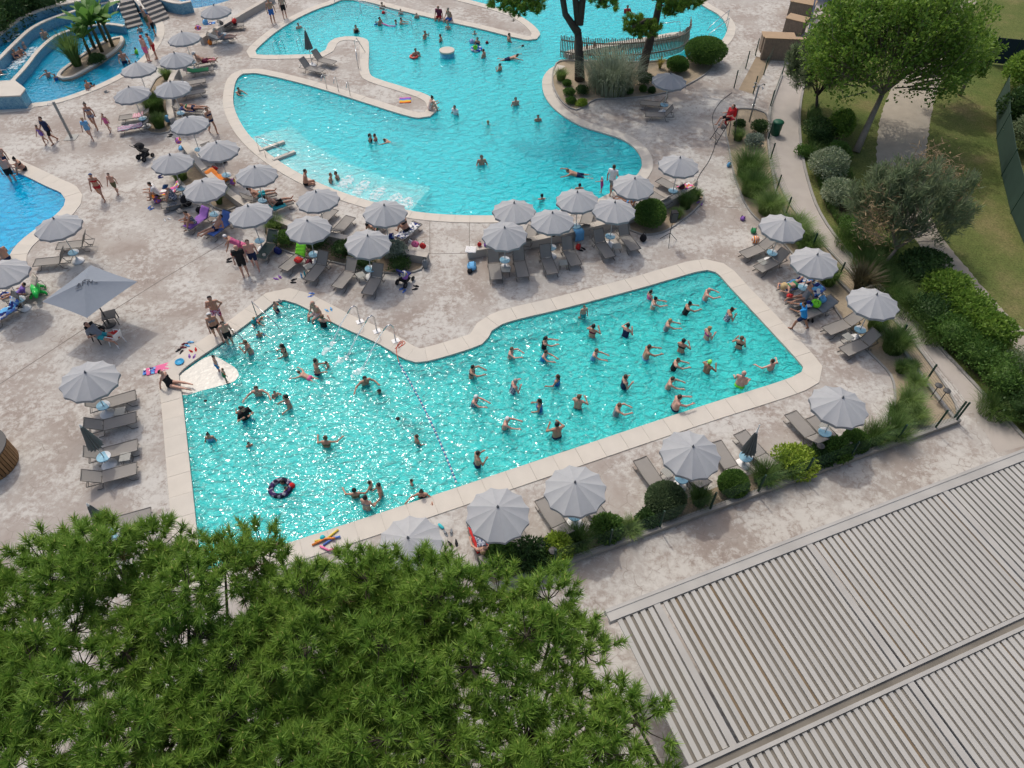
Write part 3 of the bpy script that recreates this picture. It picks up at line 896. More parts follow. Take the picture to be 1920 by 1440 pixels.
for f, h, bk, lab in [
    ((1391, 479), (1430, 463), 28, 'empty lounger beside the red striped beach ball, right bed'),
    ((1419, 506), (1456, 488), 42, 'empty raised lounger between two right row parasols'),
    ((1464, 543), (1505, 527), 10, 'flat lounger under the prone sunbather in green bikini'),
    ((1480, 570), (1522, 553), 40, 'lounger with deep blue towel behind the seated woman'),
    ((1502, 592), (1542, 577), 35, 'lounger heaped with green and yellow bags behind instructor'),
    ((1546, 622), (1592, 604), 26, 'empty lounger touching the bronze plant bed, right side'),
    ((1581, 660), (1622, 642), 45, 'empty raised lounger nearest the green fence posts'),
    ((1483, 775), (1519, 815), 30, 'empty lounger left of the corner parasol, near side'),
    ((1523, 783), (1560, 822), 30, 'lounger hidden mostly under the corner parasol'),
    ((1342, 832), (1368, 872), 30, 'lounger between the big parasol and the folded one'),
    ((1388, 812), (1424, 852), 12, 'lounger behind the folded parasol, near side'),
    ((1201, 862), (1230, 905), 28, 'empty lounger just above the clipped dome bush'),
    ((1266, 852), (1300, 893), 28, 'lounger mostly covered by the parasol above the dome bush'),
    ((1017, 936), (1046, 982), 28, 'empty lounger between the two biggest near parasols'),
    ((1094, 925), (1124, 968), 20, 'lounger under the right of the two biggest parasols'),
    ((892, 985), (908, 1032), 30, 'lounger with red and yellow towel under near parasol'),
    ((955, 975), (980, 1022), 25, 'lounger right of the red towelled one, near the shrubs'),
    ((252, 741), (197, 757), 40, 'topmost lounger of the left column'),
    ((254, 782), (195, 797), 38, 'second lounger of the left column from the open parasol'),
    ((256, 834), (196, 850), 38, 'lounger beneath the folded parasol in the left column'),
    ((254, 878), (193, 894), 38, 'lowest whole lounger of the left column'),
    ((281, 964), (216, 982), 38, 'lounger partly hidden by the pine, left column'),
    ((112, 461), (150, 457), 62, 'upper of two empty loungers near the corner pool'),
    ((70, 492), (108, 488), 62, 'lower of two empty loungers near the corner pool'),
    ((20, 560), (52, 545), 55, 'lounger with a reclining boy at the left edge'),
    ((-12, 600), (18, 580), 55, 'lounger with lime and black towel at the left edge'),
    ((533, 503), (560, 481), 62, 'lounger with crumpled lime towel on its backrest'),
    ((580, 524), (601, 498), 52, 'empty lounger right of the lime towelled one'),
    ((632, 538), (655, 510), 52, 'empty lounger left of the small table, middle deck'),
    ((689, 550), (705, 522), 52, 'empty lounger nearest the striped pushchair'),
    ((931, 524), (926, 493), 55, 'leftmost lounger standing against the low wall'),
    ((981, 518), (974, 490), 55, 'second lounger from the left against the low wall'),
    ((1036, 512), (1025, 485), 55, 'third lounger from the left against the low wall'),
    ((1080, 496), (1066, 470), 55, 'fourth lounger from the left against the low wall'),
    ((1143, 480), (1127, 457), 55, 'fifth lounger from the left against the low wall'),
    ((1190, 466), (1173, 444), 55, 'lounger against the low wall beside the big round bush'),
    ((1212, 358), (1238, 374), 45, 'lounger with its back to the curved wall, lower one'),
    ((1238, 338), (1264, 352), 50, 'lounger with its back to the curved wall by parasol'),
    ((1105, 395), (1098, 418), 35, 'lounger above the wall seen from behind, between parasols'),
    ((1000, 425), (990, 448), 45, 'lounger above the wall hidden behind the left front parasol'),
    ((1165, 372), (1190, 388), 40, 'lounger above the wall with a reclining sunbather'),
    ((620, 398), (607, 410), 25, 'lounger partly under the parasol below the curved steps'),
    ((655, 409), (637, 428), 35, 'empty lounger above the wall in the middle deck'),
    ((782, 418), (757, 440), 20, 'lounger with patterned towel and seated woman'),
    ((712, 420), (694, 438), 30, 'lounger with a sunbather under the middle parasol'),
    ((511, 363), (479, 372), 40, 'lounger with a man lying, left of the curved steps'),
    ((543, 378), (510, 390), 40, 'lounger with a man and turquoise towel near steps'),
    ((392, 441), (420, 420), 55, 'lounger spread with a blue towel and lying man'),
    ((350, 427), (378, 408), 50, 'lounger with purple towel in the left crowd'),
    ((283, 368), (322, 358), 40, 'lounger with red and orange towels in the crowd'),
    ((305, 385), (345, 376), 40, 'lounger loaded with bags in the left crowd'),
    ((384, 150), (350, 156), 25, 'upper of two empty loungers right of the grass planter'),
    ((385, 169), (348, 176), 25, 'lower of two empty loungers right of the grass planter'),
    ((224, 221), (262, 216), 25, 'lounger with a red and white towel beside the lagoon deck'),
    ((224, 242), (258, 236), 25, 'lounger with a navy striped towel beside the lagoon deck'),
    ((404, 111), (368, 118), 30, 'lounger with a sunbather and pink towel, upper left'),
    ((400, 128), (364, 133), 20, 'lounger with a dark green towel, upper left'),
    ((440, 70), (404, 72), 35, 'lounger with a reading sunbather, top left wall'),
    ((458, 45), (424, 48), 35, 'lounger with red bag at the top left wall'),
    ((384, 208), (343, 204), 20, 'lounger under two sunbathers beside the walking woman'),
    ((627, 118), (600, 111), 55, 'right lounger of the pair on the pool peninsula'),
    ((605, 133), (577, 126), 55, 'left lounger of the pair on the pool peninsula'),
    ((1202, 192), (1236, 195), 55, 'upper lounger of the pair below the pine island'),
    ((1211, 214), (1246, 215), 55, 'lower lounger of the pair below the pine island'),
    ((415, 300), (395, 283), 20, 'slatted wooden lounger beside the parasol at the stair rails'),
    ((432, 345), (402, 330), 25, 'lounger with an orange red towel left of the steps')]:
    lounger(f, h, bk, lab)
lounger((489, 482), (507, 458), 45, 'lounger under a dark green fitted cover beside standing men', cloth_mat('green_cover', (0.06, 0.09, 0.08), 0.05))

# small slatted side tables
SLATW = mat('table_slat', (0.36, 0.36, 0.33), 0.6)
def side_table(uv, rz, label, mt=SLATW):
    p = P(*uv, 0.3)
    e = empty('side_table', (p.x, p.y, 0), rz, label, 'side table', 'small lounger side tables')
    for i in range(7):
        MB().box((0, 0, 0.33), (0.40, 0.048, 0.02)).build('slat', mt, e, loc=(0, -0.18 + 0.06 * i, 0))
    for sx in (-1, 1):
        m = MB(); m.tube([(sx * 0.17, -0.18, 0.015), (sx * 0.17, -0.18, 0.31), (sx * 0.17, 0.18, 0.31), (sx * 0.17, 0.18, 0.015), (sx * 0.17, -0.18, 0.015)], 0.012, 5); m.build('leg', FRAME, e)
for uv, rz, lab in [((235, 857), .2, 'small slatted table in the left column by the folded parasol'), ((225, 772), .2, 'small slatted table between the two upper loungers, left column'),
    ((1590, 632), .5, 'small table between the two loungers right of the bronze plant'), ((1430, 492), .5, 'small table between the two loungers in the right row'),
    ((949, 506), 0, 'small table between the two leftmost loungers at the wall'), ((1056, 493), .1, 'small table between the two middle loungers at the wall'), ((1157, 462), .2, 'small table between the two right loungers at the wall'),
    ((676, 516), .6, 'small table between two loungers left of the striped pushchair'), ((1405, 846), -.8, 'small table left of the folded near parasol'), ((1547, 800), -.8, 'small table beside the corner parasol base'),
    ((1252, 885), -.9, 'small table left under the parasol above the dome bush'), ((578, 500), .6, 'small table with bottles beside the lime towelled lounger')]:
    side_table(uv, rz, lab)
# ------------------------------------------------------------------ people: one continuous surface per body, grown from a posed skeleton
def surface_nets(d, org, h):
    s = d < 0
    c = s[:-1, :-1, :-1].astype(np.int8)
    tot = np.zeros(c.shape, np.int8)
    offs = [(i, j, k) for i in (0, 1) for j in (0, 1) for k in (0, 1)]
    def sub(a, o): 
        n = a.shape
        return a[o[0]:n[0] - 1 + o[0], o[1]:n[1] - 1 + o[1], o[2]:n[2] - 1 + o[2]]
    for o in offs: tot += sub(s, o).astype(np.int8)
    act = (tot > 0) & (tot < 8)
    idx = np.full(act.shape, -1, np.int64)
    cells = np.argwhere(act)
    idx[act] = np.arange(len(cells))
    acc = np.zeros((len(cells), 3)); cnt = np.zeros(len(cells))
    dv = {o: sub(d, o)[act] for o in offs}
    for a in offs:
        for ax in range(3):
            if a[ax] == 0:
                b = list(a); b[ax] = 1; b = tuple(b)
                da, db = dv[a], dv[b]
                x = (da < 0) != (db < 0)
                t = da[x] / (da[x] - db[x])
                p = np.tile(np.array(a, float), (x.sum(), 1)); p[:, ax] += t
                acc[x] += p; cnt[x] += 1
    V = (cells + acc / cnt[:, None]) * h + np.array(org)
    F = []
    for ax in range(3):
        o1, o2 = [k for k in range(3) if k != ax]
        sl0 = [slice(None)] * 3; sl1 = [slice(None)] * 3
        sl0[ax] = slice(0, -1); sl1[ax] = slice(1, None)
        e = s[tuple(sl0)] != s[tuple(sl1)]
        ii = np.argwhere(e)
        ii = ii[(ii[:, o1] > 0) & (ii[:, o2] > 0) & (ii[:, o1] < s.shape[o1] - 1) & (ii[:, o2] < s.shape[o2] - 1)]
        if len(ii) == 0: continue
        def cell(a, b):
            q = ii.copy(); q[:, o1] -= a; q[:, o2] -= b
            return idx[q[:, 0], q[:, 1], q[:, 2]]
        quad = np.stack([cell(1, 1), cell(0, 1), cell(0, 0), cell(1, 0)], 1)
        flip = s[ii[:, 0], ii[:, 1], ii[:, 2]]
        if ax == 1: flip = ~flip
        quad[~flip] = quad[~flip][:, ::-1]
        F.append(quad)
    return V, np.concatenate(F)

def sd_cone(p, a, b, ra, rb):
    a = np.array(a, float); b = np.array(b, float)
    ab = b - a; L2 = max(ab @ ab, 1e-9)
    t = np.clip(((p - a) @ ab) / L2, 0, 1)
    return np.linalg.norm(p - a - t[..., None] * ab, axis=-1) - (ra + (rb - ra) * t)

def smin(a, b, k):
    h = np.clip(0.5 + 0.5 * (b - a) / k, 0, 1)
    return b + (a - b) * h - k * h * (1 - h)

def field(cones, h, k=0.03, pad=0.08, clip=None):
    pts = np.array([c[0] for c in cones] + [c[1] for c in cones]); r = max(max(c[2], c[3]) for c in cones)
    lo = pts.min(0) - r - pad; hi = pts.max(0) + r + pad
    n = np.ceil((hi - lo) / h).astype(int) + 1
    g = np.stack(np.meshgrid(*[lo[i] + h * np.arange(n[i]) for i in range(3)], indexing='ij'), -1)
    d = None
    for c in cones:
        e = sd_cone(g, *c)
        d = e if d is None else smin(d, e, k)
    if clip is not None:
        for o_, n_ in clip:
            d = np.maximum(d, (g - np.array(o_)) @ np.array(n_))
    V, F = surface_nets(d, lo, h)
    return V, F

def nrm_(v):
    v = np.array(v, float); return v / np.linalg.norm(v)

# pose table: lean = torso angle from vertical (deg, + forward), pelvis height, limb directions (x forward, y left, z up)
POSES = {
 'stand':   dict(lean=2, pz=.93, th=((.03, .04, -1), (.03, -.04, -1)), sh=((-.06, .02, -1), (-.06, -.02, -1)), ua=((.05, .22, -1), (.05, -.22, -1)), fa=((.25, .06, -1), (.25, -.06, -1))),
 'walk':    dict(lean=4, pz=.90, th=((.42, .03, -1), (-.22, -.03, -1)), sh=((-.05, 0, -1), (-.75, 0, -1)), ua=((-.35, .22, -1), (.35, -.22, -1)), fa=((-.05, .05, -1), (.65, -.05, -1))),
 'hips':    dict(lean=3, pz=.93, th=((.05, .10, -1), (.05, -.10, -1)), sh=((-.06, .04, -1), (-.06, -.04, -1)), ua=((-.25, .75, -1), (-.1, -.35, -1)), fa=((.45, -.75, -.55), (.75, .7, .5))),
 'fwd':     dict(lean=6, pz=.74, th=((.45, .25, -1), (.25, -.25, -1)), sh=((-.55, .1, -1), (-.35, -.1, -1)), ua=((.95, .2, -.3), (.95, -.2, -.3)), fa=((1, -.22, .02), (1, .22, .02))),
 'clap':    dict(lean=4, pz=.76, th=((.35, .25, -1), (.35, -.25, -1)), sh=((-.45, .1, -1), (-.45, -.1, -1)), ua=((.5, .55, -.65), (.5, -.55, -.65)), fa=((.7, -.65, .6), (.7, .65, .6))),
 'low':     dict(lean=3, pz=.78, th=((.3, .12, -1), (.3, -.12, -1)), sh=((-.4, .05, -1), (-.4, -.05, -1)), ua=((.15, .4, -1), (.15, -.4, -1)), fa=((.85, .15, -.25), (.85, -.15, -.25))),
 'out':     dict(lean=5, pz=.62, th=((.7, .25, -.8), (.7, -.25, -.8)), sh=((-.6, .05, -.9), (-.6, -.05, -.9)), ua=((.45, .85, -.40), (.15, -.85, -.55)), fa=((.95, .35, -.02), (.8, -.55, -.05))),
 'phone':   dict(lean=4, pz=.88, th=((.1, .1, -1), (.1, -.1, -1)), sh=((-.15, .05, -1), (-.15, -.05, -1)), ua=((.4, .3, -.9), (.4, -.3, -.9)), fa=((.7, -.3, .85), (.7, .3, .85))),
 'crouch':  dict(lean=16, pz=.40, th=((.9, .3, -.25), (.9, -.3, -.25)), sh=((-.75, .1, -.65), (-.75, -.1, -.65)), ua=((.4, .6, -.6), (.4, -.6, -.6)), fa=((.8, .35, -.1), (.8, -.35, -.1))),
 'sit':     dict(lean=8, pz=.12, th=((1, .12, 0), (1, -.12, 0)), sh=((.35, .02, -1), (.35, -.02, -1)), ua=((-.25, .25, -1), (.2, -.22, -1)), fa=((-.05, .1, -1), (.8, .1, -.6))),
 'sitlong': dict(lean=-14, pz=.12, th=((1, .08, .10), (1, -.10, .04)), sh=((1, .02, -.12), (1, -.02, -.06)), ua=((-.55, .2, -1), (-.5, -.25, -1)), fa=((-.25, .1, -1), (-.3, -.1, -1))),
 'knees':   dict(lean=18, pz=.12, th=((.85, .14, .5), (.85, -.14, .5)), sh=((.35, .02, -1), (.35, -.02, -1)), ua=((.6, .15, -.8), (.6, -.15, -.8)), fa=((.8, -.25, .2), (.8, .25, .2))),
 'recline': dict(lean=-50, pz=.12, th=((1, .1, .22), (1, -.1, .08)), sh=((1, 0, -.2), (1, 0, -.02)), ua=((.15, .3, -.8), (.2, -.35, -.5)), fa=((.9, -.2, .2), (.8, .35, .3))),
 'supine':  dict(lean=-84, pz=.12, th=((1, .1, .02), (1, -.1, .15)), sh=((1, .0, -.04), (1, 0, -.2)), ua=((.6, .5, -.1), (.6, -.5, -.1)), fa=((1, .1, 0), (1, -.1, 0))),
 'prone':   dict(lean=86, pz=.12, th=((-1, .09, .03), (-1, -.12, .05)), sh=((-1, .05, -.02), (-.8, -.05, .6)), ua=((.7, .7, -.05), (.7, -.7, -.05)), fa=((.7, -.7, 0), (.7, .7, 0))),
 'swim':    dict(lean=72, pz=.12, th=((-1, .12, -.25), (-1, -.14, -.1)), sh=((-1, .1, .1), (-1, -.1, -.2)), ua=((.6, .75, .1), (.75, -.6, .0)), fa=((.9, .3, -.1), (.9, -.2, -.1))),
 'stoop':   dict(lean=48, pz=.86, th=((-.05, .08, -1), (.12, -.08, -1)), sh=((-.05, .03, -1), (-.2, -.03, -1)), ua=((.35, .25, -1), (.5, -.2, -1)), fa=((.5, .05, -1), (.6, -.05, -.8))),
 'chair':   dict(lean=-14, pz=.52, th=((1, .12, .02), (1, -.14, .02)), sh=((.3, .02, -1), (.45, -.02, -1)), ua=((.2, .3, -1), (.25, -.3, -1)), fa=((.95, -.1, .1), (.95, .1, .1))),
 'stride':  dict(lean=14, pz=.84, th=((.75, .06, -1), (-.5, -.06, -1)), sh=((.15, 0, -1), (-.55, 0, -1)), ua=((.85, .25, -.35), (.85, -.25, -.35)), fa=((.95, -.2, .1), (.95, .2, .1))),
 'point':   dict(lean=3, pz=.93, th=((.03, .05, -1), (.03, -.05, -1)), sh=((-.05, .02, -1), (-.05, -.02, -1)), ua=((.9, .3, -.1), (.05, -.25, -1)), fa=((1, .1, .0), (.3, -.05, -1))),
}
VAR = {}
for nm in ('fwd', 'clap', 'low', 'out', 'walk', 'stand'):          # a few individual variants of the common poses
    VAR[nm] = [nm]
    for k in (1, 2, 3) if nm in ('fwd', 'clap', 'low') else (1,):
        q = dict(POSES[nm]); j = .10 if nm in ('walk', 'stand') else .30
        for part in ('th', 'sh', 'ua', 'fa'):
            q[part] = tuple(tuple(c + random.uniform(-j, j) * (.4 if part in ('th', 'sh') else 1) for c in v) for v in q[part])
        q['lean'] = q['lean'] + random.uniform(-5, 7)
        POSES[nm + str(k)] = q; VAR[nm].append(nm + str(k))
PICK = {}
BODY = {}
def skeleton(pose, fem):
    q = POSES[pose]; th = R(q['lean'])
    T = np.array((math.sin(th), 0, math.cos(th))); F_ = np.array((math.cos(th), 0, -math.sin(th))); Y = np.array((0, 1.0, 0))
    pel = np.array((0, 0, q['pz']))
    J = dict(T=T, F=F_, pel=pel)
    J['chest'] = pel + T * .36 + F_ * .005
    J['neck'] = pel + T * .52
    face = nrm_(F_ + np.array((0.9, 0, 0))) if q['lean'] > 30 or q['lean'] < -30 else F_
    hup = nrm_(T + np.array((0, 0, .7))) if abs(q['lean']) > 30 else T
    face = nrm_(face - hup * (face @ hup))
    J['hup'], J['face'] = hup, face
    J['head'] = J['neck'] + hup * .155 + face * .025
    sw = .165 if fem else .19
    hw = .10 if fem else .09
    for i, s in enumerate((1, -1)):
        hip = pel + Y * s * hw - T * .03
        kn = hip + nrm_(q['th'][i]) * .42
        an = kn + nrm_(q['sh'][i]) * .41
        sd = nrm_(q['sh'][i]); toe = nrm_(np.array((1, 0, 0)) - sd * sd[0] + np.array((.05, 0, -.1)))
        shd = pel + T * .475 + Y * s * sw
        el = shd + nrm_(q['ua'][i]) * .28
        wr = el + nrm_(q['fa'][i]) * .24
        hd = wr + nrm_(q['fa'][i]) * .075
        J[i] = dict(hip=hip, kn=kn, an=an, toe=an + toe * .16 + sd * .035, heel=an + sd * .03 - toe * .03, shd=shd, el=el, wr=wr, hd=hd, fd=nrm_(q['fa'][i]))
    return J

def torso_cones(J, fem, g=0.0, heavy=0.0):
    Y = np.array((0, 1.0, 0)); T, F_, pel = J['T'], J['F'], J['pel']; c = []
    w = .012 + heavy
    for s in (1, -1):
        c.append((pel + Y * s * .062, pel + T * .17 + Y * s * (.042 if fem else .055), .105 + g + w * .6, .085 + g + w))
        c.append((pel + T * .17 + Y * s * (.042 if fem else .055), pel + T * .40 + Y * s * (.07 if fem else .085), .085 + g + w, .10 + g))
        c.append((pel - T * .03 + Y * s * .07 - F_ * .03, pel - T * .03 + Y * s * .07 - F_ * .031, .095 + g, .095 + g))
        if fem:
            c.append((pel + T * .37 + Y * s * .075 + F_ * .075, pel + T * .371 + Y * s * .075 + F_ * .075, .062 + g, .062 + g))
    return c

def body_cones(J, fem, heavy):
    c = torso_cones(J, fem, 0, heavy)
    hup, face = J['hup'], J['face']; hd = J['head']
    c.append((J[0]['shd'], J[1]['shd'], .062, .062))
    c.append((J['neck'] - J['T'] * .04, hd - hup * .06, .056 if not fem else .048, .05))
    c.append((hd - hup * .075 + face * .035, hd + hup * .04 - face * .012, .058, .088))
    c.append((hd + hup * .03 + face * .03, hd - hup * .02 + face * .05, .05, .04))
    c.append((hd - hup * .012 + face * .085, hd - hup * .03 + face * .098, .012, .016))     # nose
    Y = np.array((0, 1.0, 0))
    for s in (1, -1): c.append((hd + Y * s * .083 - hup * .01, hd + Y * s * .09 + hup * .02, .018, .018))  # ears
    for i in (0, 1):
        j = J[i]
        c.append((j['hip'], j['kn'], .088 if not fem else .092, .055))
        c.append((j['kn'], j['kn'] * .62 + j['an'] * .38, .055, .056)); c.append((j['kn'] * .62 + j['an'] * .38, j['an'], .056, .036))
        c.append((j['heel'], j['toe'], .038, .03))
        c.append((j['shd'], j['el'], .055 if not fem else .047, .041)); c.append((j['el'], j['wr'], .041, .028))
        c.append((j['wr'], j['hd'], .03, .036))
    return c

def fingers(J):
    m = MB()
    for i, s in ((0, 1), (1, -1)):
        j = J[i]; d = Vector(j['fd']); b = Vector(j['hd'])
        side = d.cross(Vector((0, 0, 1)))
        if side.length < .2: side = d.cross(Vector((1, 0, 0)))
        side.normalize(); pal = side.cross(d).normalized()
        for k, (off, ln) in enumerate(((-.027, .062), (-.009, .075), (.009, .07), (.027, .055))):
            a = b + d * .015 + side * off
            m.tube([a, a + d * ln * .55 - pal * .006, a + d * ln - pal * .025], [.0095, .009, .007], 5)
        a = b - d * .02 + side * .03 * s
        m.tube([a, a + side * .03 * s + d * .02, a + side * .035 * s + d * .05], [.011, .010, .008], 5)
    return np.array([tuple(v) for v in m.v]), m.f

def body_mesh(pose, fem, heavy=0.0):
    key = (pose, fem, heavy)
    if key in BODY: return BODY[key]
    J = skeleton(pose, fem)
    V, F = field(body_cones(J, fem, heavy), .027, .03)
    fv, ff = fingers(J)
    n = len(V)
    faces = [tuple(int(i) for i in f) for f in F] + [tuple(i + n for i in f) for f in ff]
    # eyes and mouth: small discs with their own dark / lip tone
    em = MB(); hd, hup, face = Vector(J['head']), Vector(J['hup']), Vector(J['face']); Y = Vector((0, 1, 0))
    for s in (1, -1): em.ball(hd + face * .084 + hup * .012 + Y * s * .032, .012, 6, 4)
    em.ball(hd + face * .082 - hup * .062, .016, 6, 4, (.6, 1.3, .5))
    n2 = n + len(fv)
    faces += [tuple(i + n2 for i in f) for f in em.f]
    me = bpy.data.meshes.new('body')
    me.from_pydata([tuple(v) for v in V] + [tuple(v) for v in fv] + list(em.v), [], faces)
    mi = np.zeros(len(faces), np.int32); mi[len(F) + len(ff):] = 1
    me.polygons.foreach_set('material_index', mi)
    me.polygons.foreach_set('use_smooth', np.ones(len(faces), bool))
    me.update(); BODY[key] = (me, J)
    return BODY[key]

GARM = {}
def garment_mesh(kind, pose, fem, heavy):
    key = (kind, pose, fem, heavy)
    if key in GARM: return GARM[key]
    J = body_mesh(pose, fem, heavy)[1]
    T, F_, pel = J['T'], J['F'], J['pel']; Y = np.array((0, 1.0, 0)); g = .014
    def legs(t, gg=g):
        out = []
        for i in (0, 1):
            j = J[i]; e = j['hip'] + (j['kn'] - j['hip']) * t
            out.append((j['hip'], e, .09 + gg, .09 - .033 * t + gg + .006))
        return out
    def arms(t):
        return [(J[i]['shd'], J[i]['shd'] + (J[i]['el'] - J[i]['shd']) * t, .058 + g, .05 + g) for i in (0, 1)]
    clip = []
    if kind == 'trunks': cones = torso_cones(J, fem, g, heavy)[:2] + torso_cones(J, fem, g, heavy)[2:3] + legs(.62); cones = [c for c in torso_cones(J, fem, g, heavy)] + legs(.62); clip = [(pel + T * .09, T)]
    elif kind == 'briefs': cones = torso_cones(J, fem, g * .8, heavy) + legs(.16, .008); clip = [(pel + T * .06, T)]
    elif kind == 'bikini_top': cones = torso_cones(J, fem, g * .8, heavy); clip = [(pel + T * .42, T), (pel + T * .31, -T)]
    elif kind == 'swimsuit': cones = torso_cones(J, fem, g * .8, heavy) + legs(.10, .008); clip = [(pel + T * .43, T)]
    elif kind == 'shirt': cones = torso_cones(J, fem, g + .008, heavy) + arms(.55) + [(J[0]['shd'], J[1]['shd'], .07 + g, .07 + g)]; clip = [(pel - T * .06, -T), (pel + T * .54, T)]
    elif kind == 'dress': cones = torso_cones(J, fem, g + .01, heavy) + legs(.6, .03) + [(J[0]['shd'] * .8 + J[1]['shd'] * .2, J[1]['shd'] * .8 + J[0]['shd'] * .2, .06, .06)]; clip = [(pel + T * .52, T)]
    hup, face, hd = J['hup'], J['face'], J['head']
    cr = hd + hup * .035 - face * .014
    cutf = (cr + face * .012, nrm_(face * 1.0 - hup * .75))
    if kind in ('short', 'cap', 'long', 'bun', 'pony', 'bald', 'sunhat'):
        cones = [(cr, cr - hup * .03, .102, .096)]
        clip = [cutf, (cr - hup * .085, -hup)]
        if kind == 'long': cones.append((cr - face * .055, J['neck'] - face * .07 - J['T'] * .12, .085, .06)); clip = [cutf]
        if kind == 'bun': cones.append((cr + hup * .085 - face * .06, cr + hup * .1 - face * .07, .045, .045))
        if kind == 'pony': cones.append((cr - face * .085, J['neck'] - face * .10 - J['T'] * .06, .045, .025)); clip = [cutf]
        if kind == 'bald': cones = [(cr - hup * .035 - face * .012, cr - hup * .045 - face * .012, .097, .095)]; clip = [(cr - hup * .005, hup), (cr - face * .01, face), (cr - hup * .085, -hup)]
        if kind == 'sunhat':
            m = MB(); z = Vector(hup); x = Vector(face); M_ = Matrix((x, Vector((0, 1, 0)), z)).transposed()
            m.lathe([(.19, .03), (.2, .04), (.115, .05), (.108, .12), (.07, .145), (.01, .15)], Vector(cr) - z * .02, 14, M_)
            GARM[key] = m.mesh('sun_hat', True); return GARM[key]
        V, F = field(cones, .023, .02, .05, clip)
    else:
        V, F = field(cones, .026, .03, .06, clip)
    GARM[key] = mesh_np(kind, V, F, True)
    return GARM[key]

SKIN = [mat('skin_%s' % n, c, .55, .06, 5) for n, c in (('pale', (.58, .37, .29)), ('light', (.53, .31, .23)), ('tan', (.44, .24, .165)), ('brown', (.33, .17, .11)), ('pink', (.60, .33, .26)))]
FACE = mat('eyes_and_lips', (.06, .025, .02), .5)
HAIR = dict(k=mat('hair_black', (.012, .010, .010), .5), b=mat('hair_brown', (.045, .026, .016), .5), l=mat('hair_light_brown', (.13, .08, .045), .5), y=mat('hair_blond', (.32, .22, .10), .5), g=mat('hair_grey', (.25, .245, .24), .5),
            w=mat('cap_white', (.7, .7, .7), .6), v=mat('cap_lime', (.35, .85, .12), .5), u=mat('cap_blue', (.02, .08, .2), .6), r=mat('cap_red', (.4, .02, .03), .6), o=mat('hat_straw', (.5, .38, .2), .8), c=mat('hat_cream', (.6, .55, .45), .8))
CLO = dict(black=(.012, .012, .014), navy=(.012, .022, .07), blue=(.03, .13, .42), sky=(.16, .38, .62), red=(.42, .025, .03), maroon=(.16, .02, .05), pink=(.65, .14, .30), magenta=(.42, .05, .25), green=(.04, .22, .10), lime=(.22, .75, .05),
           white=(.7, .7, .7), grey=(.22, .23, .25), purple=(.20, .12, .42), teal=(.03, .32, .36), orange=(.75, .16, .03), olive=(.12, .12, .06), azure=(.02, .25, .60))
CLOM = {k: mat('cloth_' + k, c, .85, .12, 8, .1, 60) for k, c in CLO.items()}
CLOM['print'] = stripe_mat('cloth_print', [(.04, .06, .12), (.5, .5, .55), (.1, .12, .2), (.35, .36, .42)], 0, 26, 1)
CLOM['stripe'] = stripe_mat('cloth_stripe', [(.7, .68, .62), (.5, .28, .24)], 1, 9, 0)
CLOM['floral'] = stripe_mat('cloth_floral', [(.45, .05, .12), (.5, .3, .5), (.2, .05, .1), (.55, .5, .6)], 0, 18, 1)
GNAME = dict(trunks='swim_trunks', briefs='swim_briefs', bikini_top='bikini_top', swimsuit='swimsuit', shirt='t_shirt', dress='dress', short='hair', long='hair', bun='hair', pony='hair', bald='hair', cap='cap', sunhat='sun_hat')
BAND = MB().lathe([(.055, -.04), (.075, -.03), (.075, .03), (.055, .04)], n=10).mesh('arm_band', True)

def person(label, at, pose, yaw, sex='m', s=1.0, skin=1, hair=('short', 'k'), wear=(('trunks', 'navy'),), cat='person', ref='feet', z=0.0, heavy=0.0, bands=None):
    """at: picture point of the feet / seat (ref 'feet') at height z, or of the head (ref 'head') when the rest is under water"""
    fem = sex == 'f'
    if pose in VAR:                        # take the variants in turn
        PICK[pose] = PICK.get(pose, -1) + 1; pose = VAR[pose][PICK[pose] % len(VAR[pose])]
    me, J = body_mesh(pose, fem, heavy)
    if ref == 'head':
        p = P(at[0], at[1], z + s * J['head'][2])
        off = Matrix.Rotation(R(yaw), 3, 'Z') @ Vector((J['head'][0], J['head'][1], 0)) * s
        loc = (p.x - off.x, p.y - off.y, z)
    else:
        p = P(at[0], at[1], z); loc = (p.x, p.y, z)
    e = empty('person', loc, R(yaw), label, cat, None, s)
    b = obj('body', me, None, e)
    if len(me.materials) == 0:
        me.materials.append(SKIN[1]); me.materials.append(FACE)
    b.material_slots[0].link = 'OBJECT'; b.material_slots[0].material = SKIN[skin]
    if hair:
        obj(GNAME[hair[0]], garment_mesh(hair[0], pose, fem, heavy), HAIR[hair[1]], e)
    for k, c in wear:
        obj(GNAME[k], garment_mesh(k, pose, fem, heavy), CLOM[c], e)
    if bands:
        for i in (0, 1):
            a, c = Vector(J[i]['shd']), Vector(J[i]['el']); q = (c - a).to_track_quat('Z', 'Y')
            o = obj('arm_band', BAND, CLOM[bands], e, loc=a.lerp(c, .6)); o.rotation_euler = q.to_euler()
    return e
ZM = -DEPTH       # floor of the main pool
ZU = -UDEPTH
def swimmers(rows, z):
    for r in rows:
        label, at, pose, yaw, sex, s, skin, hair, wear = r[:9]
        kw = r[9] if len(r) > 9 else {}
        person(label, at, pose, yaw, sex, s, skin, hair, wear, ref='head', z=kw.pop('z', z), **kw)
BK = lambda c, d=None: (('bikini_top', c), ('briefs', d or c))
TR = lambda c: (('trunks', c),)
BR = lambda c: (('briefs', c),)
SW = lambda c: (('swimsuit', c),)
S_, L_H, BU, PO, BA, CP = 'short', 'long', 'bun', 'pony', 'bald', 'cap'
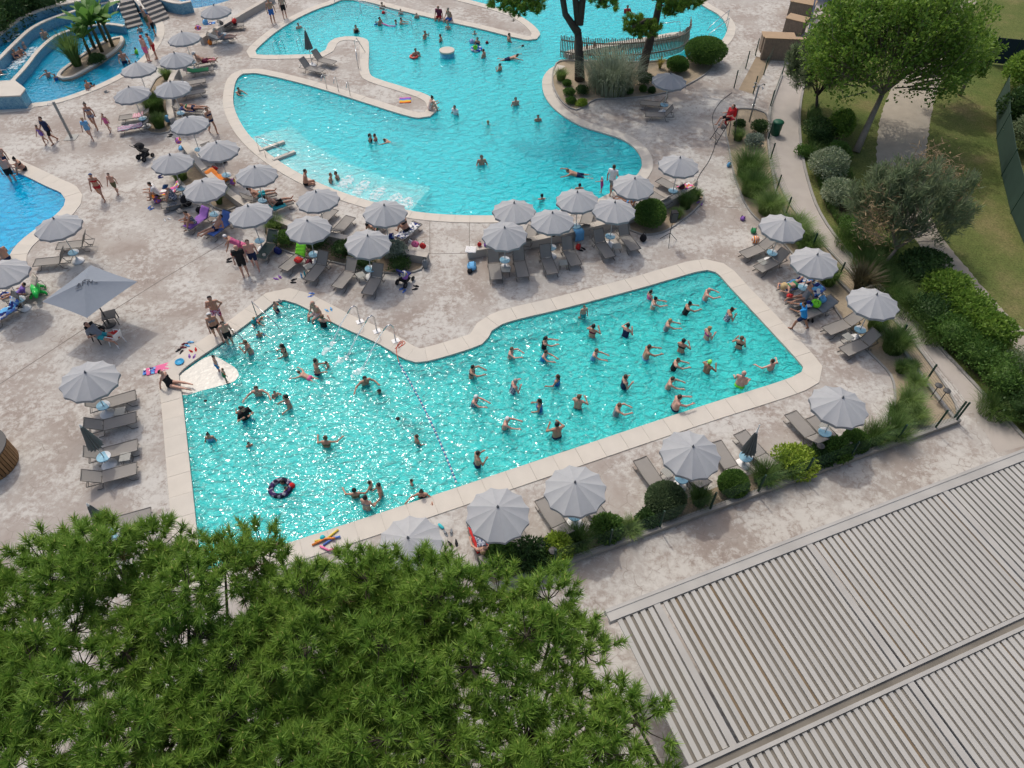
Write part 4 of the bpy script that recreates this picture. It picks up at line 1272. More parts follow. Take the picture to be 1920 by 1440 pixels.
# --- water aerobics class in the right half of the swimming pool, facing the instructor
swimmers([
 ('girl in pink swimsuit top of the class near the far corner', (1221, 547), 'low', 20, 'f', .85, 1, (PO, 'k'), SW('pink')),
 ('woman just below the girl in pink, arms stretched right', (1230, 561), 'fwd', 0, 'f', .98, 1, (BU, 'k'), BK('white')),
 ('woman with dark bun in the far row, elbows bent', (1294, 570), 'fwd', 10, 'f', 1, 2, (BU, 'k'), SW('black')),
 ('bald man in blue trunks at the far corner', (1330, 544), 'fwd', 0, 'm', 1, 4, (BA, 'g'), TR('blue')),
 ('woman in maroon trunks clapping in second row', (1113, 612), 'clap', 60, 'f', .98, 2, (S_, 'k'), BK('maroon')),
 ('woman in black swimsuit with white straps, second row middle', (1178, 610), 'clap', 50, 'f', .98, 1, (S_, 'k'), SW('navy')),
 ('grey haired person in grey swimsuit, second row', (1257, 602), 'fwd', -5, 'f', .98, 1, (S_, 'y'), SW('grey')),
 ('fair haired woman in magenta bottoms near the right wall', (1331, 616), 'clap', 20, 'f', 1, 1, (S_, 'y'), BK('magenta')),
 ('woman with dark ponytail and crossed straps, behind another', (1024, 635), 'fwd', 5, 'f', .98, 1, (PO, 'k'), SW('black')),
 ('woman in blue swimsuit below the one with crossed straps', (1024, 661), 'fwd', -25, 'f', .95, 1, (S_, 'b'), SW('azure')),
 ('brown haired woman leftmost of her row, arms low', (960, 655), 'fwd', -10, 'f', .95, 4, (S_, 'l'), BK('grey')),
 ('brown haired woman in blue straps in the middle of the class', (1119, 658), 'fwd', -20, 'f', .97, 1, (S_, 'l'), SW('sky')),
 ('broad bare backed man in turquoise trunks, middle of class', (1218, 651), 'fwd', 5, 'm', 1.06, 2, (S_, 'b'), TR('sky'), dict(heavy=.02)),
 ('woman in black bikini with arms raised, right of broad man', (1282, 639), 'clap', 60, 'f', 1, 2, (S_, 'k'), BK('black')),
 ('blonde woman in black one piece, arms straight out right', (1272, 676), 'fwd', 0, 'f', .98, 1, (BU, 'l'), SW('black')),
 ('person with lime swim cap and navy trunks', (1331, 679), 'clap', 40, 'm', .98, 3, (CP, 'v'), TR('navy')),
 ('dark haired woman leftmost of the class below the coping corner', (887, 689), 'fwd', 0, 'f', 1, 2, (S_, 'k'), BK('navy')),
 ('grey haired woman in printed swimsuit, arms raised', (967, 715), 'clap', 20, 'f', 1, 4, (S_, 'g'), SW('print')),
 ('woman with wet hair and blue swimsuit deep in water', (1045, 706), 'low', 150, 'f', .9, 2, (L_H, 'b'), SW('blue')),
 ('woman in navy one piece with thick brown hair, clapping', (1174, 707), 'clap', 10, 'f', 1.02, 1, (S_, 'b'), SW('navy')),
 ('short haired man in grey trunks, hands low, right half', (1262, 711), 'fwd', -15, 'm', 1, 1, (S_, 'b'), TR('print')),
 ('broad pale man in blue trunks nearest the lower coping', (1275, 745), 'fwd', 10, 'm', 1.08, 4, (S_, 'b'), TR('navy'), dict(heavy=.03)),
 ('person with white swim cap left of the class', (893, 745), 'fwd', -20, 'f', .98, 4, (CP, 'w'), SW('print')),
 ('dark haired woman in blue top with hand on neck', (1010, 752), 'low', 170, 'f', .95, 2, (L_H, 'k'), SW('blue')),
 ('auburn haired person bare backed in the near middle row', (1086, 744), 'clap', 70, 'm', 1, 1, (S_, 'l'), TR('black')),
 ('blond person in dark grey swimsuit, near row', (1162, 760), 'fwd', 0, 'f', 1, 1, (S_, 'l'), SW('grey')),
 ('person with white swim cap and arms out, near row', (952, 786), 'fwd', -10, 'm', 1, 4, (CP, 'w'), TR('black')),
 ('muscular dark haired man, near row centre', (1044, 796), 'clap', 110, 'm', 1.06, 2, (S_, 'k'), TR('navy'), dict(heavy=.015)),
 ('woman with tied hair by the right wall, hands on face', (1373, 581), 'clap', 10, 'f', 1, 2, (BU, 'b'), SW('print')),
 ('woman in black top near the right wall middle', (1391, 634), 'clap', 60, 'f', .98, 2, (S_, 'l'), BK('black')),
 ('bald heavy man in lime green trunks near lower right corner', (1395, 700), 'low', 60, 'm', 1.06, 4, (BA, 'g'), TR('lime'), dict(heavy=.03)),
 ('dark haired man furthest right in the swimming pool', (1448, 677), 'out', 120, 'm', 1, 4, (S_, 'b'), TR('grey')),
 ('child standing by the far wall bench', (1096, 576), 'stand', -70, 'm', .7, 1, (S_, 'l'), TR('teal'), dict(z=WL - .38)),
 ('child bent in the water beside the far wall child', (1086, 597), 'crouch', 180, 'm', .75, 1, (S_, 'l'), TR('teal')),
 ('man standing at the lane rope photographing with raised hands', (897, 850), 'phone', 20, 'm', 1, 2, (S_, 'k'), TR('navy')),
], ZM)
# --- left half of the swimming pool
swimmers([
 ('boy with orange arm bands sitting on the far steps', (515, 568), 'low', -20, 'm', .62, 1, (S_, 'b'), TR('navy'), dict(z=WL - .30, bands='orange')),
 ('toddler in turquoise top on the pool steps', (476, 597), 'crouch', -30, 'f', .62, 1, (S_, 'y'), (('shirt', 'teal'),), dict(z=WL - .25)),
 ('girl with orange arm band lying across the steps', (489, 599), 'swim', -10, 'f', .65, 1, (S_, 'k'), SW('pink'), dict(z=WL - .12, bands='orange')),
 ('child with blue arm bands in front of the steps', (485, 623), 'low', -60, 'm', .62, 2, (S_, 'k'), TR('navy'), dict(z=WL - .65, bands='azure')),
 ('brown haired woman standing near the steps facing left', (459, 642), 'clap', 200, 'f', 1, 2, (S_, 'l'), BK('grey'), dict(z=WL - .75)),
 ('dark haired woman left of the first water jet', (527, 649), 'low', 190, 'f', .95, 2, (L_H, 'k'), BK('black')),
 ('woman leaning her arms on the wall beside seated man', (604, 594), 'clap', 80, 'f', .95, 1, (S_, 'l'), SW('black')),
 ('man holding a child beside the middle water jet', (592, 677), 'low', 20, 'm', 1.06, 2, (S_, 'k'), TR('navy')),
 ('child carried by the man near the middle jet', (611, 680), 'clap', 200, 'm', .6, 2, (S_, 'b'), TR('blue'), dict(z=WL - .62)),
 ('child face down in the water left of the jets', (560, 698), 'swim', 160, 'm', .75, 1, (S_, 'l'), BR('pink'), dict(z=WL - .08)),
 ('man swimming just below the rightmost water jet', (684, 710), 'out', -60, 'm', 1, 2, (S_, 'k'), TR('black'), dict(z=-DEPTH - .02)),
 ('swimmer under water below the rightmost jet', (711, 734), 'crouch', -90, 'm', .9, 3, (S_, 'k'), TR('grey'), dict(z=-DEPTH)),
 ('child under water between the middle and right jets', (652, 660), 'crouch', -80, 'm', .7, 2, (S_, 'k'), TR('blue')),
 ('man with one arm stretched out left of the armband child', (480, 729), 'out', -80, 'm', 1, 1, (S_, 'b'), TR('print')),
 ('small child with red arm bands beside the stretching man', (515, 736), 'clap', -60, 'm', .6, 1, (S_, 'b'), TR('teal'), dict(z=WL - .62, bands='red')),
 ('woman in patterned bottoms with wet black hair', (534, 745), 'low', 210, 'f', .98, 2, (L_H, 'k'), BK('print'), {}),
 ('adult in dark shirt carrying a child with orange arm bands', (455, 767), 'clap', -40, 'm', 1.02, 2, (S_, 'k'), (('shirt', 'black'), ('trunks', 'blue')), {}),
 ('little child with orange arm bands held by adult in black', (449, 765), 'clap', 140, 'm', .58, 1, (S_, 'b'), TR('navy'), dict(z=WL - .45, bands='orange')),
 ('dark haired swimmer stretched under water near lane rope', (747, 787), 'swim', 170, 'f', 1, 3, (S_, 'k'), SW('navy'), dict(z=WL - .45)),
 ('child alone in open water left of the ringed pair', (466, 832), 'low', -60, 'f', .62, 2, (S_, 'k'), SW('sky'), dict(z=WL - .75)),
 ('woman swimming with arms spread in the pool middle', (610, 821), 'out', 90, 'f', .98, 2, (BU, 'l'), BK('olive'), dict(z=-DEPTH - .04)),
 ('boy in navy trunks left of the lane rope', (782, 818), 'low', 30, 'm', .75, 2, (S_, 'b'), TR('navy'), dict(z=WL - .72)),
 ('person floating in a dark swim ring', (529, 904), 'crouch', -120, 'm', .9, 3, (S_, 'k'), TR('black')),
 ('child in magenta beside the dark swim ring', (536, 915), 'low', -30, 'f', .6, 2, (S_, 'k'), SW('magenta'), dict(z=WL - .66)),
 ('child with dark hair at the back of the group of four', (692, 905), 'low', 180, 'm', .7, 2, (S_, 'k'), TR('navy'), dict(z=WL - .78)),
 ('man with black hair on the right of the group of four', (709, 910), 'low', 200, 'm', .95, 2, (S_, 'k'), TR('print'), dict(z=-DEPTH - .0)),
 ('woman stretching an arm left in the group of four', (664, 919), 'out', 100, 'f', .92, 2, (BU, 'k'), BK('olive')),
 ('woman with hair bun nearest in the group of four', (685, 933), 'low', 70, 'f', 1, 1, (BU, 'k'), BK('grey')),
 ('child with orange arm bands right of the group of four', (772, 901), 'low', 20, 'm', .6, 2, (S_, 'k'), TR('orange'), dict(z=WL - .70, bands='orange')),
 ('woman resting her arms on the near coping', (790, 924), 'out', -90, 'f', .95, 2, (BU, 'b'), BK('black')),
 ('man partly hidden by the pine at the near coping', (506, 1016), 'out', -90, 'm', .95, 4, (S_, 'b'), TR('navy')),
 ('girl in blue and pink swimsuit near the left wall', (390, 816), 'low', -80, 'f', .78, 2, (BU, 'k'), SW('sky'), dict(z=WL - .78)),
 ('child under water near the left wall below the ledge', (386, 753), 'crouch', -80, 'f', .75, 2, (S_, 'k'), SW('purple'), dict(z=-DEPTH)),
], ZM)
person('toddler in green swimsuit with orange arm bands on the white ledge', (426, 718), 'stand', 40, 'f', .52, 1, ('short', 'l'), SW('green'), z=WL + .006, bands='orange')
person('boy in blue shorts wading beside the white ledge', (413, 700), 'stand', 30, 'm', .66, 1, ('short', 'k'), TR('azure'), z=WL - .2)
person('woman in black swimsuit sitting at the pool corner', (320, 722), 'sitlong', -10, 'f', 1.0, 1, ('short', 'k'), SW('black'), z=.03)
person('man in red flowered shorts standing above the pool steps', (415, 610), 'hips', -70, 'm', 1.06, 2, ('short', 'k'), TR('floral'), heavy=.02)
person('woman with white cap and bikini walking to the pool steps', (412, 637), 'walk', -60, 'f', 1.0, 2, ('cap', 'w'), BK('grey', 'black'))
person('boy in black shorts stepping into the water', (434, 648), 'stand', -60, 'm', .92, 1, ('short', 'b'), TR('black'), z=WL - .12)
person('bald man in striped shorts sitting on the pool edge', (596, 590), 'sit', -125, 'm', 1.02, 1, ('bald', 'g'), TR('stripe'), z=.03)
# --- large pool
swimmers([
 ('lone swimmer at the far left of the large pool', (559, 46), 'low', -60, 'm', .9, 1, (S_, 'b'), TR('teal')),
 ('woman in dark swimsuit standing above the peninsula', (667, 50), 'stand', -60, 'f', .9, 2, (L_H, 'k'), SW('black')),
 ('child in blue left of the group by the ramp rail', (705, 42), 'low', -40, 'm', .65, 2, (S_, 'b'), (('shirt', 'azure'),), dict(z=WL - .78)),
 ('man with pink pool noodle by the ramp rail', (712, 35), 'low', -30, 'm', 1, 2, (S_, 'k'), TR('navy')),
 ('girl beside the man with the pool noodle', (741, 39), 'low', 180, 'f', .7, 1, (L_H, 'k'), SW('sky'), dict(z=WL - .8)),
 ('man below the ramp rail with arm stretched right', (752, 36), 'fwd', 0, 'm', .95, 1, (S_, 'k'), TR('navy')),
 ('adult in the ramp shallows holding a red ball', (716, 7), 'low', -60, 'm', .95, 2, (S_, 'k'), TR('black')),
 ('child in the ramp shallows near the rail end', (751, 19), 'low', -80, 'm', .7, 1, (S_, 'l'), TR('blue'), dict(z=WL - .7)),
 ('child standing against the far pool edge', (781, 27), 'stand', -80, 'm', .75, 1, (S_, 'l'), TR('grey'), dict(z=WL - .9)),
 ('small dark head low in the water below the rail', (781, 56), 'crouch', -60, 'm', .8, 2, (S_, 'k'), TR('navy')),
 ('man with hands at his face above the round pillar', (797, 61), 'clap', -20, 'm', 1, 2, (S_, 'l'), TR('navy')),
 ('brown haired swimmer right above the round pillar', (825, 67), 'low', 170, 'm', .95, 2, (S_, 'b'), TR('black')),
 ('child in the water by the two men sitting on the edge', (840, 47), 'low', -90, 'm', .7, 1, (S_, 'k'), TR('navy'), dict(z=WL - .7)),
 ('swimmer near the far edge with one arm up', (890, 60), 'low', -80, 'm', .8, 1, (S_, 'b'), TR('grey')),
 ('dark haired woman beside the child in lime green', (895, 73), 'low', -120, 'f', .95, 2, (S_, 'k'), SW('navy')),
 ('child in a lime green shirt on a float', (891, 83), 'stand', -80, 'm', .6, 1, (S_, 'b'), (('shirt', 'lime'), ('trunks', 'red')), dict(z=WL - .45)),
 ('man in blue trunks right of the round pillar', (906, 95), 'low', 160, 'm', 1, 2, (S_, 'b'), TR('blue')),
 ('man with a child and red float left of the pillar', (779, 94), 'low', -60, 'm', 1, 2, (S_, 'b'), TR('red')),
 ('toddler held left of the round pillar', (786, 100), 'low', 160, 'm', .55, 1, (S_, 'l'), TR('red'), dict(z=WL - .62)),
 ('swimmer in front of the peninsula strip tip', (955, 65), 'low', 20, 'm', 1, 2, (S_, 'b'), TR('navy')),
 ('person with raised fist in the middle of the pool', (937, 122), 'clap', 150, 'm', .95, 2, (S_, 'k'), TR('blue')),
 ('person crawling in the water left of the pine island', (970, 104), 'swim', 0, 'm', .95, 2, (S_, 'k'), TR('navy'), dict(z=WL - .06)),
 ('swimmer under water below the deck strip tip', (980, 87), 'swim', 10, 'm', .9, 1, (S_, 'b'), TR('grey'), dict(z=WL - .35)),
 ('woman in white shirt wading off the peninsula tip', (852, 201), 'stand', -120, 'f', .95, 2, (PO, 'k'), (('shirt', 'white'), ('briefs', 'black')), dict(z=ZU)),
 ('fair haired swimmer low in the water right of the tip', (915, 229), 'out', 90, 'f', .9, 1, (BU, 'y'), BK('olive'), dict(z=-UDEPTH - .03)),
 ('dark haired left one of the embracing pair', (694, 254), 'low', 0, 'f', .95, 2, (L_H, 'k'), SW('black')),
 ('right one of the embracing pair in red top', (702, 254), 'low', 180, 'f', .9, 2, (S_, 'k'), SW('red')),
 ('swimmer under water right of the embracing pair', (721, 263), 'swim', 170, 'm', .8, 2, (S_, 'b'), TR('print'), dict(z=WL - .22)),
 ('swimmer at the far left end of the large pool', (447, 167), 'fwd', -30, 'm', .95, 2, (S_, 'k'), TR('navy')),
 ('man in red shirt far off behind the right pine trunk', (1177, 13), 'low', -80, 'm', 1, 3, (S_, 'k'), (('shirt', 'red'),)),
 ('swimmer left of the curved planter wall', (967, 186), 'low', -70, 'm', .98, 1, (S_, 'k'), TR('blue')),
 ('boy standing in the shade of the pines', (1009, 219), 'low', -80, 'm', .9, 2, (S_, 'b'), TR('navy')),
 ('man in navy trunks alone in the pool middle', (903, 295), 'low', -80, 'm', 1.02, 2, (S_, 'b'), TR('navy'), dict(heavy=.02)),
 ('swimmer doing the crawl near the right shore', (1064, 320), 'swim', 175, 'm', 1, 2, (S_, 'l'), TR('navy'), dict(z=WL - .08)),
 ('dark haired bather at the edge behind the parasols', (1087, 347), 'low', 90, 'm', .9, 2, (S_, 'k'), TR('grey')),
 ('woman with black bun at the lower pool edge', (1016, 367), 'out', 100, 'f', .92, 1, (BU, 'k'), SW('olive')),
 ('man with glasses on the curved steps, left of the pair', (620, 328), 'sit', 0, 'm', .98, 2, (S_, 'l'), TR('blue'), dict(z=WL - .35)),
 ('right bather of the pair on the curved steps', (629, 325), 'sit', 200, 'f', .95, 2, (S_, 'b'), BK('olive'), dict(z=WL - .4)),
 ('bather leaning on the spa rim, left of two', (1100, 86), 'low', 160, 'm', .9, 3, (S_, 'k'), TR('navy'), dict(z=-.85)),
 ('bather leaning on the spa rim, right of two', (1114, 81), 'low', 150, 'm', .95, 3, (S_, 'k'), TR('navy'), dict(z=-.85)),
], ZU)
person('man in maroon shirt sitting on the far pool edge', (824, 33), 'sit', -110, 'm', 1.02, 2, ('bald', 'b'), (('shirt', 'maroon'), ('trunks', 'red')), z=.03)
person('man in blue shorts sitting on the far pool edge', (843, 37), 'sit', -130, 'm', 1.02, 2, ('short', 'g'), TR('blue'), z=.03)
person('person sitting at the tip of the pool peninsula', (806, 205), 'knees', 20, 'f', .98, 1, ('bun', 'k'), SW('stripe'), z=.03)
person('man in black briefs sitting on the curved steps', (574, 346), 'sit', 15, 'm', 1.06, 2, ('short', 'k'), BR('black'), z=.03, heavy=.02)
person('man in white shirt walking on the pool edge', (1145, 362), 'walk', 60, 'm', 1.03, 2, ('short', 'b'), (('shirt', 'white'), ('trunks', 'grey')))
person('little child in a pink dress pointing at the water', (1127, 361), 'point', 175, 'f', .58, 1, ('cap', 'w'), (('dress', 'magenta'),))
person('aerobics instructor in blue shirt striding at the poolside', (1497, 616), 'stride', 165, 'm', 1.0, 3, ('short', 'k'), (('shirt', 'azure'), ('trunks', 'navy')))
# --- people on the left decks
person('man in black shirt and shorts standing with his back turned', (461, 516), 'stand', -70, 'm', 1.08, 1, ('bald', 'b'), (('shirt', 'black'), ('trunks', 'black')))
person('man in navy trunks standing behind the man in black', (481, 504), 'walk', -70, 'm', 1.08, 4, ('short', 'b'), TR('navy'))
person('woman leaning over beside the two standing men', (455, 482), 'stoop', 190, 'f', 1.0, 2, ('cap', 'w'), SW('pink'))
person('man in navy shirt walking beside a little girl', (102, 269), 'walk', -120, 'm', 1.04, 2, ('short', 'b'), (('shirt', 'navy'), ('trunks', 'black')))
person('little girl in purple swimsuit walking with a man', (87, 270), 'walk', -110, 'f', .74, 2, ('short', 'k'), SW('purple'))
person('woman in a print bikini walking between two girls', (181, 242), 'walk', -80, 'f', 1.02, 2, ('bun', 'k'), BK('print'))
person('girl in light blue shirt walking left of a woman', (173, 262), 'walk', -80, 'f', .86, 1, ('long', 'y'), (('shirt', 'sky'), ('briefs', 'sky')))
person('girl in a pink swimsuit walking right of a woman', (207, 247), 'walk', -100, 'f', .72, 1, ('pony', 'l'), SW('pink'))
person('woman in red bikini and dark cap on the left deck', (194, 375), 'walk', -80, 'f', 1.0, 2, ('cap', 'u'), BK('red'))
person('boy in olive trunks walking right of the red bikini', (221, 363), 'walk', -90, 'm', .78, 1, ('short', 'b'), TR('olive'))
person('woman with long brown hair walking past two sunbathers', (402, 250), 'walk', -40, 'f', 1.0, 2, ('long', 'b'), BK('navy'))
person('man in black shorts stepping into the corner pool', (29, 345), 'stand', -60, 'm', 1.06, 4, ('short', 'b'), TR('black'), z=WL - .2, heavy=.02)
person('bare chested man at the left edge by the corner pool', (20, 322), 'stand', -60, 'm', 1.0, 1, ('short', 'k'), TR('navy'), z=WL - .2)
person('woman sitting at the corner pool with an orange towel', (47, 318), 'knees', -150, 'f', .98, 2, ('bun', 'k'), BK('black'), z=.03)
person('man in dark trunks sitting on the corner pool edge', (14, 487), 'sit', 150, 'm', 1.05, 2, ('short', 'k'), BR('navy'), z=.03, heavy=.02)
person('man in blue shorts standing at the top of the deck', (513, 43), 'stand', -70, 'm', 1.03, 2, ('short', 'b'), TR('blue'))
person('man in black shorts standing at the top of the deck', (535, 34), 'stand', -60, 'm', 1.0, 1, ('short', 'b'), TR('black'))
person('lifeguard in red shirt on the high chair', (1362, 232), 'chair', 200, 'f', 1.0, 1, ('long', 'b'), (('shirt', 'red'), ('trunks', 'black')), z=1.0)
person('man reclining in a chair under the square parasol', (190, 632), 'recline', -20, 'm', 1.02, 2, ('short', 'b'), (('shirt', 'grey'), ('trunks', 'teal')), z=.36)
# --- lagoon
swimmers([
 ('man bent over in the lagoon near the island end', (226, 98), 'low', -60, 'm', 1, 2, (S_, 'b'), TR('navy')),
 ('dark haired child low in the lagoon beside the bending man', (242, 116), 'crouch', -60, 'm', .75, 2, (S_, 'k'), TR('navy')),
 ('child in a green shirt in the lagoon', (253, 91), 'low', 180, 'm', .7, 2, (S_, 'b'), (('shirt', 'lime'),)),
 ('child near the lagoon stairs', (260, 51), 'low', -60, 'm', .7, 1, (S_, 'b'), TR('blue')),
 ('girl in blue left of the island tip', (102, 141), 'low', -60, 'f', .7, 2, (S_, 'b'), SW('blue')),
 ('swimmer left of the girl in blue', (86, 134), 'out', -60, 'm', .85, 1, (S_, 'l'), TR('navy')),
 ('dark haired swimmer in the lagoon, left of a close pair', (161, 153), 'low', -20, 'm', .85, 2, (S_, 'k'), TR('black')),
 ('child in black swimming beside a dark haired swimmer', (170, 157), 'crouch', 160, 'm', .85, 3, (S_, 'k'), (('shirt', 'black'),)),
], -.75)
person('man in red trunks standing at the lagoon edge', (295, 110), 'stand', 200, 'm', 1.03, 2, ('short', 'b'), TR('red'))
person('man in pink shorts with a red cap at the lagoon', (280, 115), 'stand', 60, 'm', 1.03, 4, ('cap', 'r'), TR('pink'))
person('dark haired man with a black cap at the lagoon rim', (293, 68), 'stand', 200, 'm', 1.0, 2, ('cap', 'u'), TR('black'))
person('man with folded arms in the group at the lagoon steps', (281, 56), 'hips', 220, 'm', 1.0, 2, ('short', 'k'), TR('olive'))
person('child standing on the lagoon rim', (277, 98), 'stand', 220, 'm', .72, 2, ('short', 'b'), TR('sky'))
# --- sunbathers on loungers
person('prone sunbather in a green bikini with yellow hat', (1488, 537), 'prone', 205, 'f', .98, 1, ('sunhat', 'o'), BK('green'), z=.34)
person('woman sitting up on the lounger with the blue towel', (1508, 560), 'sitlong', 195, 'f', .98, 2, ('cap', 'u'), SW('grey'), z=.34)
person('boy in purple shirt reclining at the left edge', (38, 553), 'recline', 205, 'm', .85, 2, ('short', 'k'), (('shirt', 'purple'), ('trunks', 'blue')), z=.34)
person('man lying on the blue towel in the left crowd', (405, 431), 'recline', 222, 'm', 1.0, 2, ('short', 'k'), BR('navy'), z=.34)
person('woman sitting on the purple towel in the left crowd', (364, 418), 'knees', 222, 'f', .98, 2, ('short', 'k'), SW('print'), z=.34)
person('person in white shirt bent over on orange towels', (298, 366), 'knees', 200, 'm', 1.0, 2, ('short', 'k'), (('shirt', 'white'), ('trunks', 'black')), z=.34)
person('person with a grey sun hat in the left crowd', (328, 372), 'knees', 200, 'f', .98, 1, ('sunhat', 'u'), (('dress', 'print'),), z=.34)
person('man lying on the upper lounger left of the curved steps', (487, 368), 'recline', 20, 'm', .98, 2, ('short', 'k'), TR('teal'), z=.34)
person('man lying on the lower lounger with turquoise towel', (519, 384), 'recline', 25, 'm', 1.0, 2, ('short', 'k'), TR('black'), z=.34)
person('woman sitting with a phone on a patterned towel', (763, 432), 'knees', 150, 'f', 1.0, 2, ('bun', 'k'), BK('black'), z=.34)
person('sunbather under the parasol left of the phone woman', (702, 430), 'recline', 60, 'f', .98, 2, ('short', 'k'), BK('green'), z=.34)
person('sunbather in a blue bikini on the curved wall lounger', (1180, 382), 'recline', 150, 'f', .98, 3, ('short', 'b'), BK('azure'), z=.34)
person('sunbather sitting in a white hat beside the upper left parasol', (382, 117), 'recline', 10, 'm', 1.0, 2, ('sunhat', 'w'), TR('maroon'), z=.34)
person('pale sunbather reading at the top left wall', (420, 72), 'recline', 5, 'f', 1.0, 0, ('sunhat', 'c'), SW('grey'), z=.34)
person('sunbather with green top lying beside the walking woman', (362, 205), 'supine', 0, 'f', 1.0, 2, ('short', 'b'), BK('green', 'navy'), z=.34)
person('woman asleep on red towel under the near parasol', (901, 1012), 'supine', 100, 'f', .98, 1, ('short', 'y'), SW('print'), z=.34)
# ------------------------------------------------------------------ low seat walls
def low_wall(px, label, h=0.5, w=0.32, zref=0.5):
    ring = outline(px, zref, 0.5, False)
    c = ring[len(ring) // 2]
    e = empty('low_wall', (c.x, c.y, 0), 0, label, 'wall')
    a0 = offset(ring, w / 2, False); a1 = offset(ring, -w / 2, False)
    m = MB((c.x, c.y, 0))
    for j in range(len(ring) - 1):
        m.prism(ccw([a0[j], a0[j + 1], a1[j + 1], a1[j]]), -0.05, h - 0.06)
    m.build('wall_body', WALLC, e)
    b0 = offset(ring, w / 2 + .025, False); b1 = offset(ring, -w / 2 - .025, False)
    for j in range(len(ring) - 1):
        m = MB((c.x, c.y, 0))
        s0 = b0[j].lerp(b0[j + 1], .008); s1 = b0[j].lerp(b0[j + 1], .992); t0 = b1[j].lerp(b1[j + 1], .008); t1 = b1[j].lerp(b1[j + 1], .992)
        m.prism(ccw([s0, s1, t1, t0]), h - 0.06, h); m.build('capstone', WALLTOP, e)
    return e
low_wall([(344, 268), (362, 292), (392, 326), (428, 358), (468, 386), (520, 410), (575, 430), (630, 441), (690, 456), (750, 469), (802, 478)], 'long curving low wall from the left crowd to the middle deck')
low_wall([(876, 468), (940, 457), (990, 449), (1077, 430), (1150, 411), (1200, 395), (1237, 380), (1275, 362), (1302, 346)], 'curving low wall behind the parasol cluster and big bush')
low_wall([(331, 128), (320, 150), (316, 180), (318, 205), (322, 222)], 'short low wall beside the tall grass planter near the lagoon')
low_wall([(376, 70), (400, 55), (430, 38), (460, 20), (485, 6), (510, -10)], 'low wall with bags on top, upper left by splash pool')

# planting beds: flat soil sheets edged with a thin kerb
def bed(name, px, material, z=0.006, kerb=True):
    r = ccw(outline(px, 0, 0.4))
    sheet(name, [r], z, material)
    if kerb:
        o_ = offset(r, 0.09); m = MB()
        for j in range(len(r)):
            k = (j + 1) % len(r)
            m.prism(ccw([r[j], r[k], o_[k], o_[j]]), -0.02, 0.075)
        o = m.build(name + '_kerb', KERB); o['kind'] = 'structure'
bed('pine_island_bed', [(1050, 116), (1120, 118), (1200, 118), (1290, 112), (1330, 112), (1335, 125), (1320, 140), (1290, 158), (1255, 172), (1200, 182), (1150, 185), (1115, 187), (1096, 198), (1080, 206), (1060, 196), (1042, 170), (1037, 145), (1042, 125)], GRAVEL)
bed('right_garden_bed', [(1366, 210), (1400, 205), (1432, 212), (1440, 262), (1450, 320), (1480, 385), (1520, 435), (1580, 500), (1650, 575), (1720, 655), (1792, 776), (1760, 792), (1720, 806), (1660, 818), (1672, 790), (1680, 745), (1672, 705), (1650, 680), (1610, 640), (1560, 570), (1510, 505), (1455, 440), (1410, 400), (1385, 350), (1370, 290)], GRAVEL)
bed('near_garden_bed', [(905, 1072), (1000, 1040), (1150, 985), (1300, 930), (1420, 885), (1560, 838), (1655, 806), (1720, 806), (1665, 830), (1560, 868), (1420, 918), (1300, 962), (1150, 1016), (1010, 1068), (930, 1100)], SOIL, 0.010, False)
bed('wall_planter_bed', [(505, 415), (560, 440), (640, 455), (720, 474), (790, 485), (788, 505), (740, 512), (690, 505), (620, 490), (560, 478), (520, 462), (498, 440)], SOIL)
bed('bush_planter_bed', [(1185, 412), (1240, 392), (1300, 358), (1318, 368), (1300, 395), (1270, 418), (1240, 436), (1205, 440), (1183, 432)], SOIL)
bed('left_planter_bed', [(325, 292), (350, 300), (400, 345), (440, 372), (450, 385), (425, 395), (380, 375), (345, 345), (325, 320)], SOIL)
bed('lagoon_planter_bed', [(300, 145), (325, 140), (320, 175), (318, 225), (316, 248), (285, 250), (272, 225), (275, 190), (285, 165)], SOIL)

# ------------------------------------------------------------------ near fence on its kerb wall
FZ = 0.22
fl = [P(930, 1104, 0), P(1000, 1080, 0), P(1400, 932, 0), P(1795, 791, 0)]
fl = [Vector((p.x, p.y, 0)) for p in fl]
a = fl[0]; b_ = fl[-1]
fence = empty('mesh_fence', ((a + b_) / 2), 0, 'dark green wire fence on a kerb wall along the near shrubs', 'fence')
M0 = (a + b_) / 2
m = MB(M0); m.bar(a + Vector((0, 0, .11)), b_ + Vector((0, 0, .11)), 0.2, 0.24); m.build('kerb_wall', KERB, fence)
dd = (b_ - a).normalized()
posts = [P(u, v, FZ) for u, v in ((1038, 1056), (1140, 1018), (1236, 986), (1331, 953), (1422, 922), (1508, 889), (1592, 860), (1680, 829), (1753, 800), (1793, 786))]
pts = []
for p in posts:
    t = (Vector((p.x, p.y, 0)) - a).dot(dd); q = a + dd * t; pts.append(q)
    m = MB(M0); m.box(q + Vector((0, 0, FZ + .55)), (0.06, 0.06, 1.1), math.atan2(dd.y, dd.x)); m.build('post', GREENPAINT, fence)
for i in range(len(pts) - 1):
    m = MB(M0)
    for k in range(9):
        z = FZ + .08 + .12 * k
        m.bar(pts[i] + Vector((0, 0, z)), pts[i + 1] + Vector((0, 0, z)), 0.005, 0.005)
    n = int((pts[i + 1] - pts[i]).length / 0.2)
    for k in range(1, n):
        q = pts[i].lerp(pts[i + 1], k / n); m.bar(q + Vector((0, 0, FZ + .05)), q + Vector((0, 0, FZ + 1.06)), 0.004, 0.004)
    m.build('wire_panel', GREENPAINT, fence)
